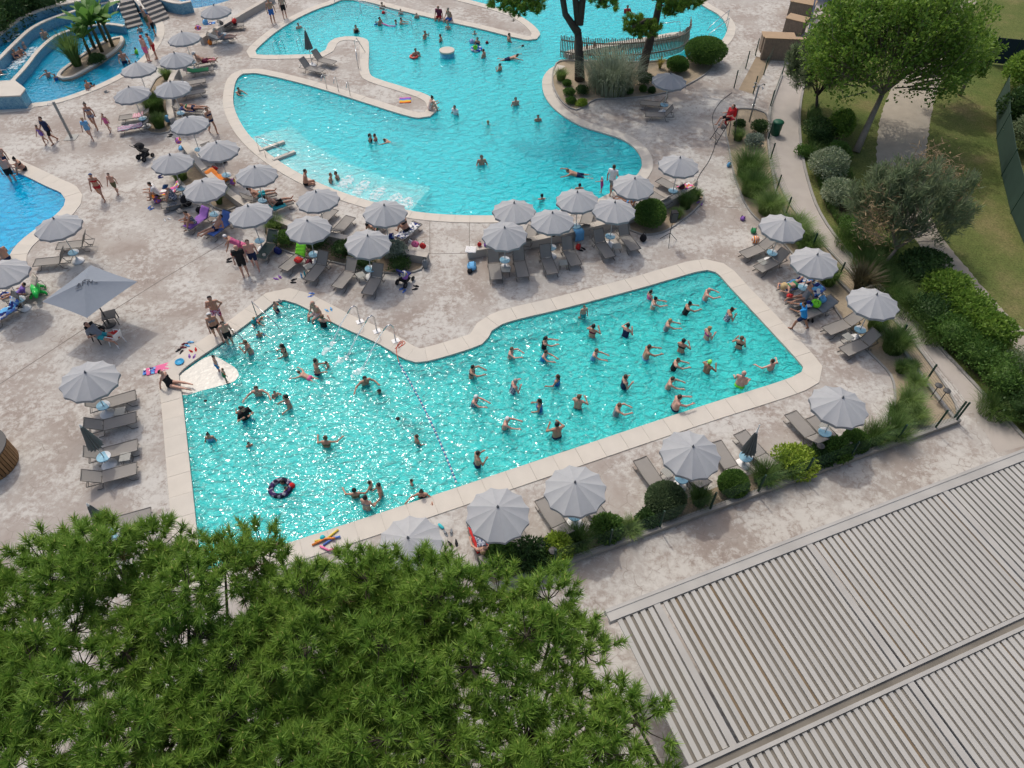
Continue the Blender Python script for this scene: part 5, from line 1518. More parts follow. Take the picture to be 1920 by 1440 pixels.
def wire_fence(px, label, h=1.1, z0=0.05, step_kerb=True):
    pts = [P(u, v, z0) for u, v in px]; M0 = Vector(pts[0]); M0.z = 0
    e = empty('mesh_fence', M0, 0, label, 'fence')
    for p in pts:
        m = MB(M0); m.box((p.x, p.y, z0 + h / 2), (0.06, 0.06, h)); m.build('post', GREENPAINT, e)
    for i in range(len(pts) - 1):
        m = MB(M0)
        for k in range(9):
            z = Vector((0, 0, .06 + (h - .1) * k / 8)); m.bar(pts[i] + z, pts[i + 1] + z, 0.005, 0.005)
        m.build('wire_panel', GREENPAINT, e)
        if step_kerb:
            m = MB(M0); m.bar(Vector((pts[i].x, pts[i].y, .06)), Vector((pts[i + 1].x, pts[i + 1].y, .06)), .14, .14); m.build('kerb', KERB, e)
wire_fence([(1788, 785), (1735, 716), (1682, 642), (1630, 585), (1570, 525), (1520, 470), (1473, 402), (1455, 360), (1444, 300), (1440, 262), (1444, 200), (1466, 140)], 'green wire fence along the inner side of the walkway')
wire_fence([(1376, 165), (1398, 128), (1416, 104)], 'short green fence left of the gangway beside the lifeguard', 1.2, 0.02, False)
wire_fence([(1412, 176), (1432, 140), (1446, 112)], 'short green fence right of the gangway beside the shower', 1.2, 0.02, False)

# ------------------------------------------------------------------ pergola roof of wide louvre slats (near right)
PZ = 3.0
SLATM = [mat('louvre_slat', (0.385, 0.378, 0.352), 0.6, 0.10, 0.8), mat('louvre_slat_b', (0.40, 0.392, 0.365), 0.6, 0.10, 0.8), mat('louvre_slat_c', (0.37, 0.363, 0.338), 0.6, 0.12, 0.8)]
BEAMM = mat('pergola_beam', (0.37, 0.36, 0.335), 0.6, 0.25, 1.0)
GUT = mat('pergola_gutter', (0.17, 0.155, 0.13), 0.8, 0.45, 1.1)
RUST = mat('stained_gutter', (0.17, 0.13, 0.085), 0.85, 0.4, 2.0)
o0 = P(1225, 1122, PZ); bx = (P(1920, 852, PZ) - P(1135, 1156, PZ)); bx.z = 0; bx.normalize()
by = Vector((bx.y, -bx.x, 0))                      # toward the camera
ang = math.atan2(bx.y, bx.x)
pb = P(1510, 1012, PZ); bayw = (pb - o0).dot(bx)
row1 = (P(1400, 1404, PZ) - o0).dot(by)
perg = empty('pergola', (o0.x, o0.y, 0), 0, 'large pale louvred pergola roof at the lower right', 'pergola')
def W(s, t, z): return o0 + bx * s + by * t + Vector((0, 0, z - o0.z))
nb0, nb1 = -1, 4
m = MB(o0 - Vector((0, 0, o0.z)))
org = (o0.x, o0.y, 0)
def beam(s0, t0, s1, t1, w, h, ztop, name, mt):
    m = MB(org); m.bar(W(s0, t0, ztop - h / 2), W(s1, t1, ztop - h / 2), w, h); return m.build(name, mt, perg)
left_end = (nb0) * bayw + bayw * 0.72
for r, t in enumerate((0.0, row1, 2 * row1)):
    beam(left_end, t - .14, nb1 * bayw, t - .14, 0.10, 0.26, PZ + .05, 'beam', BEAMM)
    beam(left_end, t + .14, nb1 * bayw, t + .14, 0.10, 0.26, PZ + .05, 'beam', BEAMM)
    beam(left_end, t, nb1 * bayw, t, 0.18, 0.10, PZ - .02 if r else PZ + .03, 'gutter', GUT if r else BEAMM)
for r in range(2):
    t0, t1 = r * row1 + .19, (r + 1) * row1 - .19
    for k in range(nb0 + 1, nb1 + 1):
        beam(k * bayw, t0 - .001, k * bayw, t1, 0.20, 0.20, PZ + .035, 'cross_beam', BEAMM)
    for k in range(nb0, nb1):
        s0 = (k * bayw if k > nb0 else left_end) + .13; s1 = (k + 1) * bayw - .13
        n = max(1, round((s1 - s0) / 0.235)); pw = (s1 - s0) / n
        sl = MB(); L_ = t1 - t0 - .04; gp = .082 if k <= 0 else .062
        sl.add([(-.5 * pw + gp, 0, 0.0), (.5 * pw - .02, 0, .012), (.5 * pw - .02, -L_, .012), (-.5 * pw + gp, -L_, 0.0), (-.5 * pw + gp, 0, -.05), (.5 * pw - .02, 0, -.04), (.5 * pw - .02, -L_, -.04), (-.5 * pw + gp, -L_, -.05)],
               [(3, 2, 1, 0), (4, 5, 6, 7), (0, 1, 5, 4), (1, 2, 6, 5), (2, 3, 7, 6), (3, 0, 4, 7)])
        me = sl.mesh('louvre_slat')
        gm = MB(); gm.add([(-.5 * pw - .02, 0, -.045), (-.5 * pw + gp, 0, -.045), (-.5 * pw + gp, -L_, -.045), (-.5 * pw - .02, -L_, -.045), (-.5 * pw - .02, 0, -.06), (-.5 * pw + gp, 0, -.06), (-.5 * pw + gp, -L_, -.06), (-.5 * pw - .02, -L_, -.06)],
               [(3, 2, 1, 0), (4, 5, 6, 7), (0, 1, 5, 4), (1, 2, 6, 5), (2, 3, 7, 6), (3, 0, 4, 7)])
        gme = gm.mesh('drip_channel')
        for j in range(n):
            q = W(s0 + (j + .5) * pw, t0 + .02, PZ) - Vector(org)
            o = obj('louvre_slat', me, random.choice(SLATM), perg, loc=q, rot=(random.uniform(-.002, .002), 0, ang)); 
            if j: obj('drip_channel', gme, RUST if random.random() < .15 - .06 * k else GUT, perg, loc=q, rot=(0, 0, ang))
for k in range(nb0 + 1, nb1 + 1):
    for r in range(3):
        q = W(k * bayw, r * row1, 0); m = MB(org); m.box((q.x, q.y, PZ / 2 - .1), (.16, .16, PZ - .24), ang); m.build('post', BEAMM, perg)
# kerb wall below the pergola edge
m = MB(); m.bar(W(-6, -.5, .1), W(4 * bayw, -.5, .1), .2, .25)

# ------------------------------------------------------------------ curved picket fence on the island
PICKM = [mat('picket_wood', (0.24, 0.205, 0.165), 0.85, 0.25, 6), mat('picket_wood_pale', (0.33, 0.29, 0.24), 0.85, 0.2, 6)]
fr = outline([(1050, 108), (1075, 112), (1110, 115), (1150, 116), (1190, 114), (1230, 110), (1262, 104), (1280, 96), (1290, 84), (1290, 70)], 0.0, 0.12, False)
pk = empty('picket_fence', (fr[0].x, fr[0].y, 0), 0, 'curved weathered picket fence between the pines and the pool', 'fence')
cum = 0; last = None; idx = 0
low = MB((fr[0].x, fr[0].y, 0))
for i in range(len(fr) - 1):
    low.bar((fr[i].x, fr[i].y, .45), (fr[i + 1].x, fr[i + 1].y, .45), 0.05, 0.08); low.bar((fr[i].x, fr[i].y, 1.25), (fr[i + 1].x, fr[i + 1].y, 1.25), 0.05, 0.08)
low.build('rail', PICKM[0], pk)
for i in range(len(fr) - 1):
    t = (fr[i + 1] - fr[i]); a_ = math.atan2(t.y, t.x)
    h = 1.55 + random.uniform(-.06, .08)
    m = MB(); m.box((0, 0.05, h / 2), (t.length * .52, 0.025, h))
    m.build('picket', PICKM[i % 3 == 0], pk, loc=(fr[i].x - fr[0].x, fr[i].y - fr[0].y, 0), rot=(0, 0, a_))
# spa rim behind the fence
rim = outline([(1062, 100), (1090, 92), (1130, 85), (1180, 78), (1230, 70), (1262, 64), (1284, 62)], 0.3, 0.5, False)
m = MB(); r0 = offset(rim, .3, False); r1 = offset(rim, -.3, False)
sp = empty('spa_rim', (rim[3].x, rim[3].y, 0), 0, 'pale curved rim of the spa pool behind the picket fence', 'pool rim')
for j in range(len(rim) - 1):
    m = MB((rim[3].x, rim[3].y, 0)); m.prism(ccw([r0[j], r0[j + 1], r1[j + 1], r1[j]]), -.9, .3); m.build('rim_stone', STONE_B, sp)
# rail at the spa
def rail(name, pts, label, r=0.024, cat='handrail', mt=None, group=None):
    c = Vector(pts[0][0]); c.z = 0
    e = empty(name, c, 0, label, cat, group)
    for seg in pts:
        m = MB(c); m.tube(seg, r, 6); m.build('tube', mt or STEEL, e, True)
    return e
def up(uv, h, z=0): 
    p = P(*uv, z); return Vector((p.x, p.y, z + h))
rail('handrail', [[up((1238, 70), 0), up((1238, 70), 1.0), up((1270, 66), 1.0), up((1276, 66), 0)]], 'steel handrail at the spa behind the picket fence')
rail('handrail', [[up((487, 285), 0), up((487, 285), 1.0), up((523, 276), 0.25), up((533, 270), -.3)]], 'far steel handrail of the curved entry stairs')
rail('handrail', [[up((499, 296), 0), up((499, 296), 1.0), up((540, 288), 0.2), up((552, 284), -.3)]], 'near steel handrail of the curved entry stairs')
rail('handrail', [[up((482, 593), 0), up((482, 593), 0.95), up((520, 612), 0.1), up((528, 618), -.5)]], 'far steel handrail of the swimming pool steps')
rail('handrail', [[up((432, 632), 0), up((432, 632), .95), up((458, 645), 0.4), up((470, 655), -.5)]], 'near steel handrail of the swimming pool steps')
rail('handrail', [[up((1362, 45), 0), up((1362, 45), 1.0), up((1330, 55), .2), up((1322, 58), -.5)], [up((1362, 60), 0), up((1362, 60), 1.0), up((1330, 68), .2), up((1322, 72), -.5)]], 'steel stair rails at the far right end of the pool')
rail('handrail', [[up((672, 128), 0), up((672, 128), .9), up((668, 100), .9), up((668, 100), 0)], [up((690, 100), -.3), up((672, 96), .95), up((672, 104), .95)]], 'steel rail at the ladder on the pool peninsula')
rail('handrail', [[up((628, 6), 0.0), up((628, 6), .9), up((680, 22), .75), up((772, 44), .6), up((772, 48), -.4)], [up((677, 22), -.4), up((677, 22), .75)], [up((725, 34), -.4), up((725, 34), .7)], [up((640, 2), .45), up((772, 44), .2)]], 'long pale rail of the ramp into the large pool', mt=mat('white_rail', (.6, .6, .6), .4))
for i, (b0, b1) in enumerate((((613, 167), (606, 152)), ((635, 172), (627, 160)), ((657, 180), (648, 165)))):
    a = up(b0, 0); d_ = (P(*b0) - P(700, 60)).normalized() * .55; d_.z = 0
    rail('water_spout', [[a, a + Vector((0, 0, .9)), a + Vector((0, 0, 1.08)) + d_ * .3, a + Vector((0, 0, 1.05)) + d_ * .8, a + Vector((0, 0, .85)) + d_ * 1.05]],
         ['left', 'middle', 'right'][i] + ' curved steel spout standing on the pool peninsula', cat='water spout', group='peninsula spouts')
for i, uv in enumerate(((515, 100), (560, 96))):
    a = up(uv, 0)
    rail('pool_ladder', [[a, a + Vector((0, 0, .75)), a + Vector((.15, .45, .75)), a + Vector((.2, .6, -.4))], [a + Vector((.45, 0, 0)), a + Vector((.45, 0, .75)), a + Vector((.6, .45, .75)), a + Vector((.65, .6, -.4))]],
         ['left', 'right'][i] + ' steel ladder on the far side of the pool peninsula', .018, 'ladder', group='peninsula ladders')
# three arched massage spouts of the main pool with their water
WJ = bpy.data.materials.new('falling_water')
nt, N, L, bb = nodes_of(WJ); bb.inputs['Base Color'].default_value = (.8, .9, .92, 1); bb.inputs['Roughness'].default_value = .15; bb.inputs['Alpha'].default_value = .42
FOAM = bpy.data.materials.new('foam')
nt, N, L, bb = nodes_of(FOAM); bb.inputs['Base Color'].default_value = (.82, .88, .9, 1); bb.inputs['Roughness'].default_value = .6
tc = N.new('ShaderNodeTexCoord'); no = N.new('ShaderNodeTexNoise'); no.inputs['Scale'].default_value = 5; no.inputs['Detail'].default_value = 6
L.new(tc.outputs['Object'], no.inputs['Vector']); rp = N.new('ShaderNodeValToRGB'); rp.color_ramp.elements[0].position = .34; rp.color_ramp.elements[1].position = .80; rp.color_ramp.elements[1].color = (.9, .9, .9, 1)
L.new(no.outputs['Fac'], rp.inputs[0]); L.new(rp.outputs[0], bb.inputs['Alpha'])
def foam_patch(name, uv0, uv1, w, label, group=None):
    a = P(*uv0, WL + .01); b_ = P(*uv1, WL + .01); d_ = (b_ - a); n = Vector((-d_.y, d_.x, 0)).normalized()
    m = MB(); k = 10; vs = []
    for i in range(k + 1):
        t = i / k; c = a + d_ * t; ww = w * (.25 + .75 * math.sin(math.pi * min(1, t * .9 + .1)) ** .6) * (1 + .25 * math.sin(i * 2.3))
        for s in (-1, -.4, .4, 1): vs.append(c + n * ww * s * .5 + Vector((0, 0, .025 * (1 - s * s) * (1 + .6 * math.sin(i * 3.1 + s * 5)))))
    m.add(vs, [(i * 4 + j, i * 4 + j + 1, (i + 1) * 4 + j + 1, (i + 1) * 4 + j) for i in range(k) for j in range(3)])
    o = m.build(name, FOAM, None, True); o['kind'] = 'stuff'; o['label'] = label; return o
for i, (ft, mth, hit, end, nm) in enumerate((((675, 604), (652, 590), (625, 640), (604, 666), 'leftmost'), ((707, 622), (685, 608), (652, 668), (625, 685), 'middle'), ((742, 640), (719, 622), (682, 688), (658, 708), 'rightmost'))):
    f = P(*ft); c = f.copy()
    tip = P(*mth, .75)
    d_ = Vector((tip.x - f.x, tip.y - f.y, 0)); 
    e = empty('massage_spout', c, 0, nm + ' arched steel spout pouring into the swimming pool', 'water spout', 'arched pool spouts')
    m = MB(c); m.tube([f + Vector((0, 0, .02)), f + Vector((0, 0, .9)), f + Vector((0, 0, 1.08)) + d_ * .25, f + Vector((0, 0, 1.06)) + d_ * .55, f + Vector((0, 0, .82)) + d_ * 1.0], .032, 8); m.build('tube', STEEL, e, True)
    m = MB(c); m.box(f + Vector((0, 0, .042)), (.34, .26, .02), .5); m.build('foot_plate', WHITE, e)
    h_ = P(*hit, WL); s0 = f + Vector((0, 0, .82)) + d_ * 1.0
    pts = [s0.lerp(h_, t) + Vector((0, 0, .35 * t * (1 - t))) for t in (0, .25, .5, .75, 1)]
    m = MB(); m.tube(pts, [.022, .028, .034, .042, .055], 7); o = m.build('water_jet', WJ, None, True); o['kind'] = 'stuff'; o['label'] = 'clear stream of water from the ' + nm + ' arched spout'
    foam_patch('jet_foam', hit, end, .3, 'white foam where the ' + nm + ' spout stream hits')
for i, (a, b_) in enumerate((((640, 352), (660, 328)), ((668, 364), (688, 338)), ((700, 374), (718, 350)), ((735, 384), (748, 362)), ((757, 390), (768, 370)))):
    foam_patch('step_foam', a, b_, .75, 'foaming bubbles over the curved pool steps, ' + ['first', 'second', 'third', 'fourth', 'fifth'][i] + ' from the seated couple')

# lane rope
A = P(748, 680, WL); B = P(855, 903, WL)
lr = empty('lane_rope', A, 0, 'blue and white float rope across the swimming pool', 'lane rope')
mid = [A.lerp(B, i / 64) for i in range(65)]
for q in mid:
    q.x += .14 * math.sin((q - A).length / (B - A).length * math.pi)
m = MB(A); m.tube(mid, .010, 5); m.build('rope', WHITE, lr)
fa = MB(); fa.lathe([(.02, -.04), (.042, -.028), (.042, .028), (.02, .04)], n=7); me = fa.mesh('rope_float')
BLUEF = mat('blue_float', (.02, .12, .35), .4)
for i, q in enumerate(mid):
    t = mid[min(i + 1, 64)] - mid[max(i - 1, 0)]
    o = obj('rope_float', me, None, lr, loc=q - A, rot=(R(90), 0, math.atan2(t.y, t.x) - R(90)))
    if not me.materials: me.materials.append(WHITE)
    o.material_slots[0].link = 'OBJECT'; o.material_slots[0].material = BLUEF if i % 2 else WHITE

# stone block table standing in the large pool
p = P(838, 93, .35)
e = empty('pool_pillar', (p.x, p.y, -UDEPTH), 0, 'round tiled pillar with white top in the large pool', 'pillar')
MB().lathe([(.52, 0), (.52, UDEPTH + .22)], n=28).build('column', mosaic('pillar_mosaic', (.05, .35, .55), (.12, .5, .65)), e, True)
MB().lathe([(.52, UDEPTH + .22), (.55, UDEPTH + .24), (.55, UDEPTH + .33), (.5, UDEPTH + .35), (.25, UDEPTH + .35)], n=28).build('top', STONE, e)
# ------------------------------------------------------------------ plants
LM = dict(
 dark=leaf_mat('leaf_dark', (0.028, 0.070, 0.022), (0.078, 0.147, 0.039)), mid=leaf_mat('leaf_mid', (.055, .135, .028), (.15, .26, .055), .4), lime=leaf_mat('leaf_lime', (0.186, 0.310, 0.031), (0.403, 0.500, 0.078)),
 grey=leaf_mat('leaf_grey', (0.155, 0.202, 0.155), (0.372, 0.434, 0.341)), varieg=leaf_mat('leaf_variegated', (0.109, 0.186, 0.093), (0.465, 0.500, 0.341)), grass=leaf_mat('grass_blade', (.05, .125, .022), (.18, .27, .08), .4), pgrass=leaf_mat('grass_pale', (0.109, 0.202, 0.039), (0.264, 0.357, 0.124)),
 reed=leaf_mat('reed_blade', (0.171, 0.232, 0.139), (0.419, 0.465, 0.341)), bronze=leaf_mat('bronze_blade', (0.046, 0.043, 0.022), (0.155, 0.132, 0.070)), gold=leaf_mat('gold_blade', (0.248, 0.232, 0.046), (0.500, 0.403, 0.124)), tree=leaf_mat('tree_leaf', (.08, .185, .025), (.27, .40, .07), .45),
 tam=leaf_mat('tamarisk_spray', (.13, .20, .10), (.28, .33, .19), .5), tamo=leaf_mat('tamarisk_flower', (0.248, 0.202, 0.124), (0.403, 0.279, 0.155)), pine=leaf_mat('pine_needle', (.085, .20, .024), (.31, .46, .085), .36), tip=leaf_mat('pine_shoot_tip', (0.310, 0.372, 0.093), (0.496, 0.465, 0.155)),
 banana=leaf_mat('banana_leaf', (0.062, 0.186, 0.031), (0.155, 0.310, 0.062), .4), brown=leaf_mat('dead_needle', (0.139, 0.093, 0.054), (0.248, 0.155, 0.085)))
BARK = mat('pine_bark', (.075, .06, .05), .95, .4, 6, .8, 12)
BARK2 = mat('grey_bark', (.27, .23, .18), .95, .3, 5, .5, 14)
TWIG = mat('twig_bark', (.13, .11, .09), .95, .3, 5)

def rnd(a, b, n): return RNG.uniform(a, b, n)
def unit(v): return v / np.maximum(np.linalg.norm(v, axis=-1, keepdims=True), 1e-9)
def rand_dirs(n): return unit(RNG.normal(size=(n, 3)))

def leaf_mesh(name, c, d, nrm, L, W):
    """diamond leaves: centre base c, direction d, face normal nrm, length L, width W (arrays)"""
    d = unit(d); s = unit(np.cross(nrm, d)); L = np.broadcast_to(L, len(c))[:, None]; W = np.broadcast_to(W, len(c))[:, None]
    up = unit(np.cross(d, s))
    v = np.stack([c, c + d * L * .45 + s * W * .5 - up * L * .05, c + d * L, c + d * L * .45 - s * W * .5 - up * L * .05], 1).reshape(-1, 3)
    f = np.arange(len(c) * 4).reshape(-1, 4)
    return mesh_np(name, v, f)

def blade_mesh(name, base, az, reach, h, w, droop, seg=4, tilt=None):
    """arching blades"""
    n = len(base); t = np.linspace(0, 1, seg + 1)[None, :]
    out = np.stack([np.cos(az), np.sin(az), np.zeros(n)], 1)[:, None, :]
    z = h[:, None] * (t * (1 + droop[:, None]) - droop[:, None] * t ** 2.4)
    r = reach[:, None] * (t ** 1.6)
    p = base[:, None, :] + out * r[..., None]; p[..., 2] += z
    side = np.stack([-np.sin(az), np.cos(az), np.zeros(n)], 1)[:, None, :]
    ww = (w[:, None] * (1 - t ** 2 * .92))[..., None]
    a = p + side * ww * .5; b = p - side * ww * .5
    v = np.stack([a, b], 2).reshape(-1, 3)                 # n,(seg+1),2
    i0 = (np.arange(n)[:, None] * (seg + 1) + np.arange(seg)[None, :]) * 2
    f = np.stack([i0, i0 + 1, i0 + 3, i0 + 2], -1).reshape(-1, 4)
    return mesh_np(name, v, f)

def lumps(k): return unit(RNG.normal(size=(k, 3))), rnd(.05, .2, k)
def bush(p, r, h, mt, leaf, n, label, name='shrub', clipped=False, cat='shrub', group=None):
    e = empty(name, (p.x, p.y, 0), random.uniform(0, 6), label, cat, group)
    d = rand_dirs(n); d[:, 2] = np.where(d[:, 2] < -.55, -d[:, 2], d[:, 2])
    ld, la = lumps(14)
    bump = sum(a * np.exp(-((d - l) ** 2).sum(1) / .18) for l, a in zip(ld, la))
    rad = (.86 + (bump * (.35 if clipped else 1.1))) * (1 - (rnd(0, 1, n) ** (3.2 if clipped else 1.6)) * (.28 if clipped else .5))
    c = d * rad[:, None] * np.array((r, r, h * .52)); c[:, 2] += h * .5; c[:, 2] = np.maximum(c[:, 2], .02)
    ld_ = unit(d * .8 + RNG.normal(size=(n, 3)) * .6 + np.array((0, 0, .25)))
    me = leaf_mesh('foliage', c, ld_, unit(d + RNG.normal(size=(n, 3)) * .5), rnd(.7, 1.3, n) * leaf, rnd(.4, .7, n) * leaf)
    fo = obj('foliage', me, mt, e)
    cd = [(math.cos(2 * math.pi * j / 14) * math.sin(math.pi * i / 8), math.sin(2 * math.pi * j / 14) * math.sin(math.pi * i / 8), math.cos(math.pi * i / 8)) for i in range(9) for j in range(14)]
    ca = np.array(cd); cb = sum(a * np.exp(-((ca - l) ** 2).sum(1) / .18) for l, a in zip(ld, la))
    cv = ca * ((.70 if clipped else .55) + cb * (.35 if clipped else .9))[:, None] * np.array((r, r, h * .52)); cv[:, 2] = np.maximum(cv[:, 2] + h * .5, .01)
    fi = np.array([(i * 14 + j, (i + 1) * 14 + j, (i + 1) * 14 + (j + 1) % 14, i * 14 + (j + 1) % 14) for i in range(8) for j in range(14)])
    obj('inner_foliage', mesh_np('inner_foliage', cv, fi, True), mt, e)
    m = MB()
    for k in range(7):
        a = random.uniform(0, 6.3); q = random.uniform(.35, .75)
        m.tube([(0, 0, 0), (q * r * .4 * math.cos(a), q * r * .4 * math.sin(a), h * .4), (q * r * math.cos(a), q * r * math.sin(a), h * .72)], [.03, .02, .008], 5)
    m.build('stem', TWIG, e)
    return e

def tuft(p, r, h, mt, n, label, w=.012, name='grass_tuft', droop=(.2, .9), cat='grass', group=None, wide=.3):
    e = empty(name, (p.x, p.y, 0), random.uniform(0, 6), label, cat, group)
    az = rnd(0, 2 * math.pi, n); b = np.stack([np.cos(az), np.sin(az), np.zeros(n)], 1) * (rnd(0, 1, n) ** .7 * r * wide)[:, None]
    az = az + RNG.normal(size=n) * .5
    me = blade_mesh('blades', b, az, rnd(.15, 1, n) * r, rnd(.65, 1.05, n) * h, rnd(.6, 1.2, n) * w, rnd(droop[0], droop[1], n))
    obj('blades', me, mt, e)
    return e

def PX(uv, z=0): return P(uv[0], uv[1], z)
G1 = 'shrubs of the near garden bed'
for uv, k, r, h, lab in [
 ((942, 1052), 'mid', .5, .7, 'low dark shrub next to the pine and the red towelled lounger'), ((1002, 1056), 'dark', .6, .8, 'dark shrub at the left end of the near bed'), ((1045, 1038), 'lime', .5, .75, 'lime green shrub near the left end of the near bed'),
 ((1137, 1000), 'mid', .5, .65, 'fresh green shrub below the second near parasol'), ((1212, 980), 'dark', .32, .5, 'small dark shrub left of the clipped dome'), ((1491, 874), 'lime', .75, .6, 'broad lime yellow shrub below the folded parasol'),
 ((1536, 864), 'dark', .4, .5, 'small dark shrub right of the lime yellow one'), ((1563, 852), 'mid', .5, .65, 'mid green shrub left of a dark clipped ball, near bed')]:
    bush(PX(uv), r * 1.22, h * 1.08, LM[k], .13, 2400, lab, group=G1)
for uv, r, h, lab in [((1243, 950), .78, 1.05, 'large clipped dome bush in the near bed'), ((1371, 918), .62, .8, 'dark clipped ball bush right of the dome bush'), ((1598, 838), .55, .75, 'dark clipped ball at the right part of the near bed'),
 ((1215, 420), .95, 1.35, 'big round bush beside the parasol cluster and speaker'), ((1268, 134), .8, 1.0, 'round clipped bush right of the second pine trunk')]:
    bush(PX(uv), r, h, LM['mid'] if uv[0] != 1243 else leaf_mat('leaf_dome', (.075, .125, .055), (.16, .22, .11), .4), .095, 6000, lab, 'clipped_bush', True)
bush(PX((1318, 118)), 1.55, 1.7, LM['mid'], .12, 9000, 'long clipped hedge bush at the right end of the pine island', 'clipped_bush', True)
for uv, r, h, k, lab in [
 ((1082, 1022), .55, .8, 'grass', 'dark grass clump between lime and fresh green shrubs, near bed'), ((1180, 998), .42, .5, 'pgrass', 'pale small grass clump left of the dome bush'), ((1310, 942), .42, .65, 'grass', 'thin dark grass clump right of the dome bush'),
 ((1430, 902), .58, .8, 'grass', 'grass clump right of the dark clipped ball, near bed'), ((1473, 890), .5, .7, 'grass', 'grass clump touching the lime yellow shrub'), ((1633, 828), .58, .85, 'grass', 'grass clump right of the right clipped ball'),
 ((1672, 818), .7, .9, 'grass', 'large grass clump near the corner of the near bed'), ((1715, 788), .5, .6, 'pgrass', 'round grass mound at the fence corner bed, lower right'), ((1678, 780), .45, .55, 'grass', 'round grass mound at the fence corner bed, left one'),
 ((1702, 757), .6, .65, 'pgrass', 'bright round grass mound in the fence corner bed'), ((1714, 722), .45, .5, 'pgrass', 'small pale grass mound above the bright one'), ((1688, 696), .42, .5, 'grass', 'left small grass clump above the pale mound'), ((1706, 693), .36, .45, 'grass', 'right small grass clump above the pale mound'),
 ((1672, 656), .85, 1.05, 'grass', 'big dark grass clump by the raised lounger and green post'), ((1640, 616), .7, .9, 'grass', 'grass clump beneath the parasol right of the bronze plant'), ((1550, 530), .75, .9, 'grass', 'grass clump under the second right row parasol'),
 ((1402, 328), 1.25, 1.3, 'grass', 'tall feathery grass mass at the top of the right bed'), ((1410, 362), 1.2, 1.15, 'grass', 'broad grass mass below the tall feathery one'), ((1440, 398), 1.05, 1.0, 'pgrass', 'trailing grass above the topmost right parasol'), ((1485, 440), 1.05, .95, 'pgrass', 'trailing grass right of the topmost right parasol'),
 ((1512, 468), .85, .8, 'grass', 'grass between the two upper right row parasols'), ((1445, 440), .6, .6, 'gold', 'straw coloured grass beside the striped ball'),
 ((1383, 262), .5, .6, 'pgrass', 'small grass clump left of the grey shrub, upper right bed'), ((1284, 389), .55, .8, 'grass', 'grass clump in the bush planter, left'), ((1302, 374), .42, .6, 'grass', 'grass clump at the right tip of the bush planter'), ((1268, 408), .4, .5, 'pgrass', 'pale grass clump in the bush planter behind the speaker'),
 ((517, 432), .6, .75, 'pgrass', 'light feathery grass at the left end of the wall planter'), ((294, 210), .95, 1.2, 'grass', 'tall dark grass in the lagoon planter'), ((300, 238), .6, .8, 'grass', 'lower grass clump in the lagoon planter'), ((315, 148), .5, .7, 'pgrass', 'bright grass at the top of the lagoon planter'),
 ((340, 335), .7, .8, 'pgrass', 'grass clump under the parasol beside the black pushchair'), ((1052, 150), .55, .7, 'pgrass', 'grass clump at the left tip of the pine island')]:
    tuft(PX(uv), r * (1.18 if uv[1] > 700 else 1), h, LM[k], 700 if r < .8 else 1500, lab, .019, wide=.5)
for uv, r, h, k, lab in [((1607, 545), 1.15, 1.35, 'bronze', 'large spiky bronze flax plant beside the right row'), ((412, 382), .95, 1.1, 'grass', 'spiky green flax plant below the left crowd parasol'), ((1237, 128), .5, .7, 'gold', 'yellow spiky plant between pine trunk and round bush'), ((146, 124), 1.75, 2.3, 'grass', 'big yucca like spiky plant on the lagoon island')]:
    tuft(PX(uv), r, h, LM[k], 110 if r < 1 else 330, lab, .06, 'spiky_plant', (.0, .55), 'spiky plant', wide=.15)
tuft(PX((1145, 165)), 2.0, 1.9, LM['reed'], 1500, 'broad silvery reed clump between the two pine trunks', .035, 'reed_clump', (.3, 1.0), 'reeds', wide=.75)
for uv, r, h, k, lf, lab in [
 ((537, 458), .6, .75, 'mid', .08, 'green shrub left of the lime towelled lounger'), ((592, 466), .75, .9, 'dark', .08, 'dark shrub under the parasol above the lime towel'), ((645, 478), .6, .8, 'dark', .08, 'dark shrub left of the empty lounger pair'), ((682, 496), .75, .75, 'dark', .08, 'dark low shrub behind the empty lounger pair'),
 ((742, 482), .7, .9, 'grey', .10, 'silvery shrub in the wall planter near pink bags'), ((752, 502), .6, .6, 'dark', .07, 'dark shrub directly above the striped pushchair'), ((560, 445), .5, .6, 'mid', .08, 'small green shrub behind the lime towelled lounger'),
 ((1410, 275), .55, .75, 'grey', .10, 'grey leaved shrub in the upper right bed'), ((1421, 250), .6, .85, 'dark', .08, 'dark round shrub beside the shower fence'), ((1385, 240), .4, .5, 'dark', .07, 'small dark shrub behind the lifeguard chair'),
 ((1207, 158), .6, .75, 'dark', .08, 'dark shrub at the foot of the right pine trunk'), ((1067, 178), .42, .4, 'mid', .07, 'low green mound on the pine island, left'), ((1091, 176), .5, .55, 'dark', .07, 'low dark mound on the pine island below the trunk'),
 ((1070, 193), .36, .35, 'mid', .07, 'low green mound near the island tip'), ((1091, 198), .36, .4, 'lime', .07, 'yellow green mound near the island tip'), ((1063, 160), .3, .35, 'mid', .07, 'tiny mound left of the left pine trunk'),
 ((1157, 178), .28, .4, 'lime', .07, 'tiny yellow mound below the reeds, left'), ((1180, 176), .25, .4, 'mid', .07, 'tiny green mound below the reeds, middle'), ((1205, 172), .25, .4, 'mid', .07, 'tiny green mound below the reeds, right'), ((1221, 174), .25, .35, 'dark', .07, 'tiny dark mound beside the island parasol'),
 ((185, 118), .6, .6, 'dark', .09, 'low dark shrub at the foot of the banana plants')]:
    bush(PX(uv), r, h, LM[k], lf * 1.15, 1500, lab)
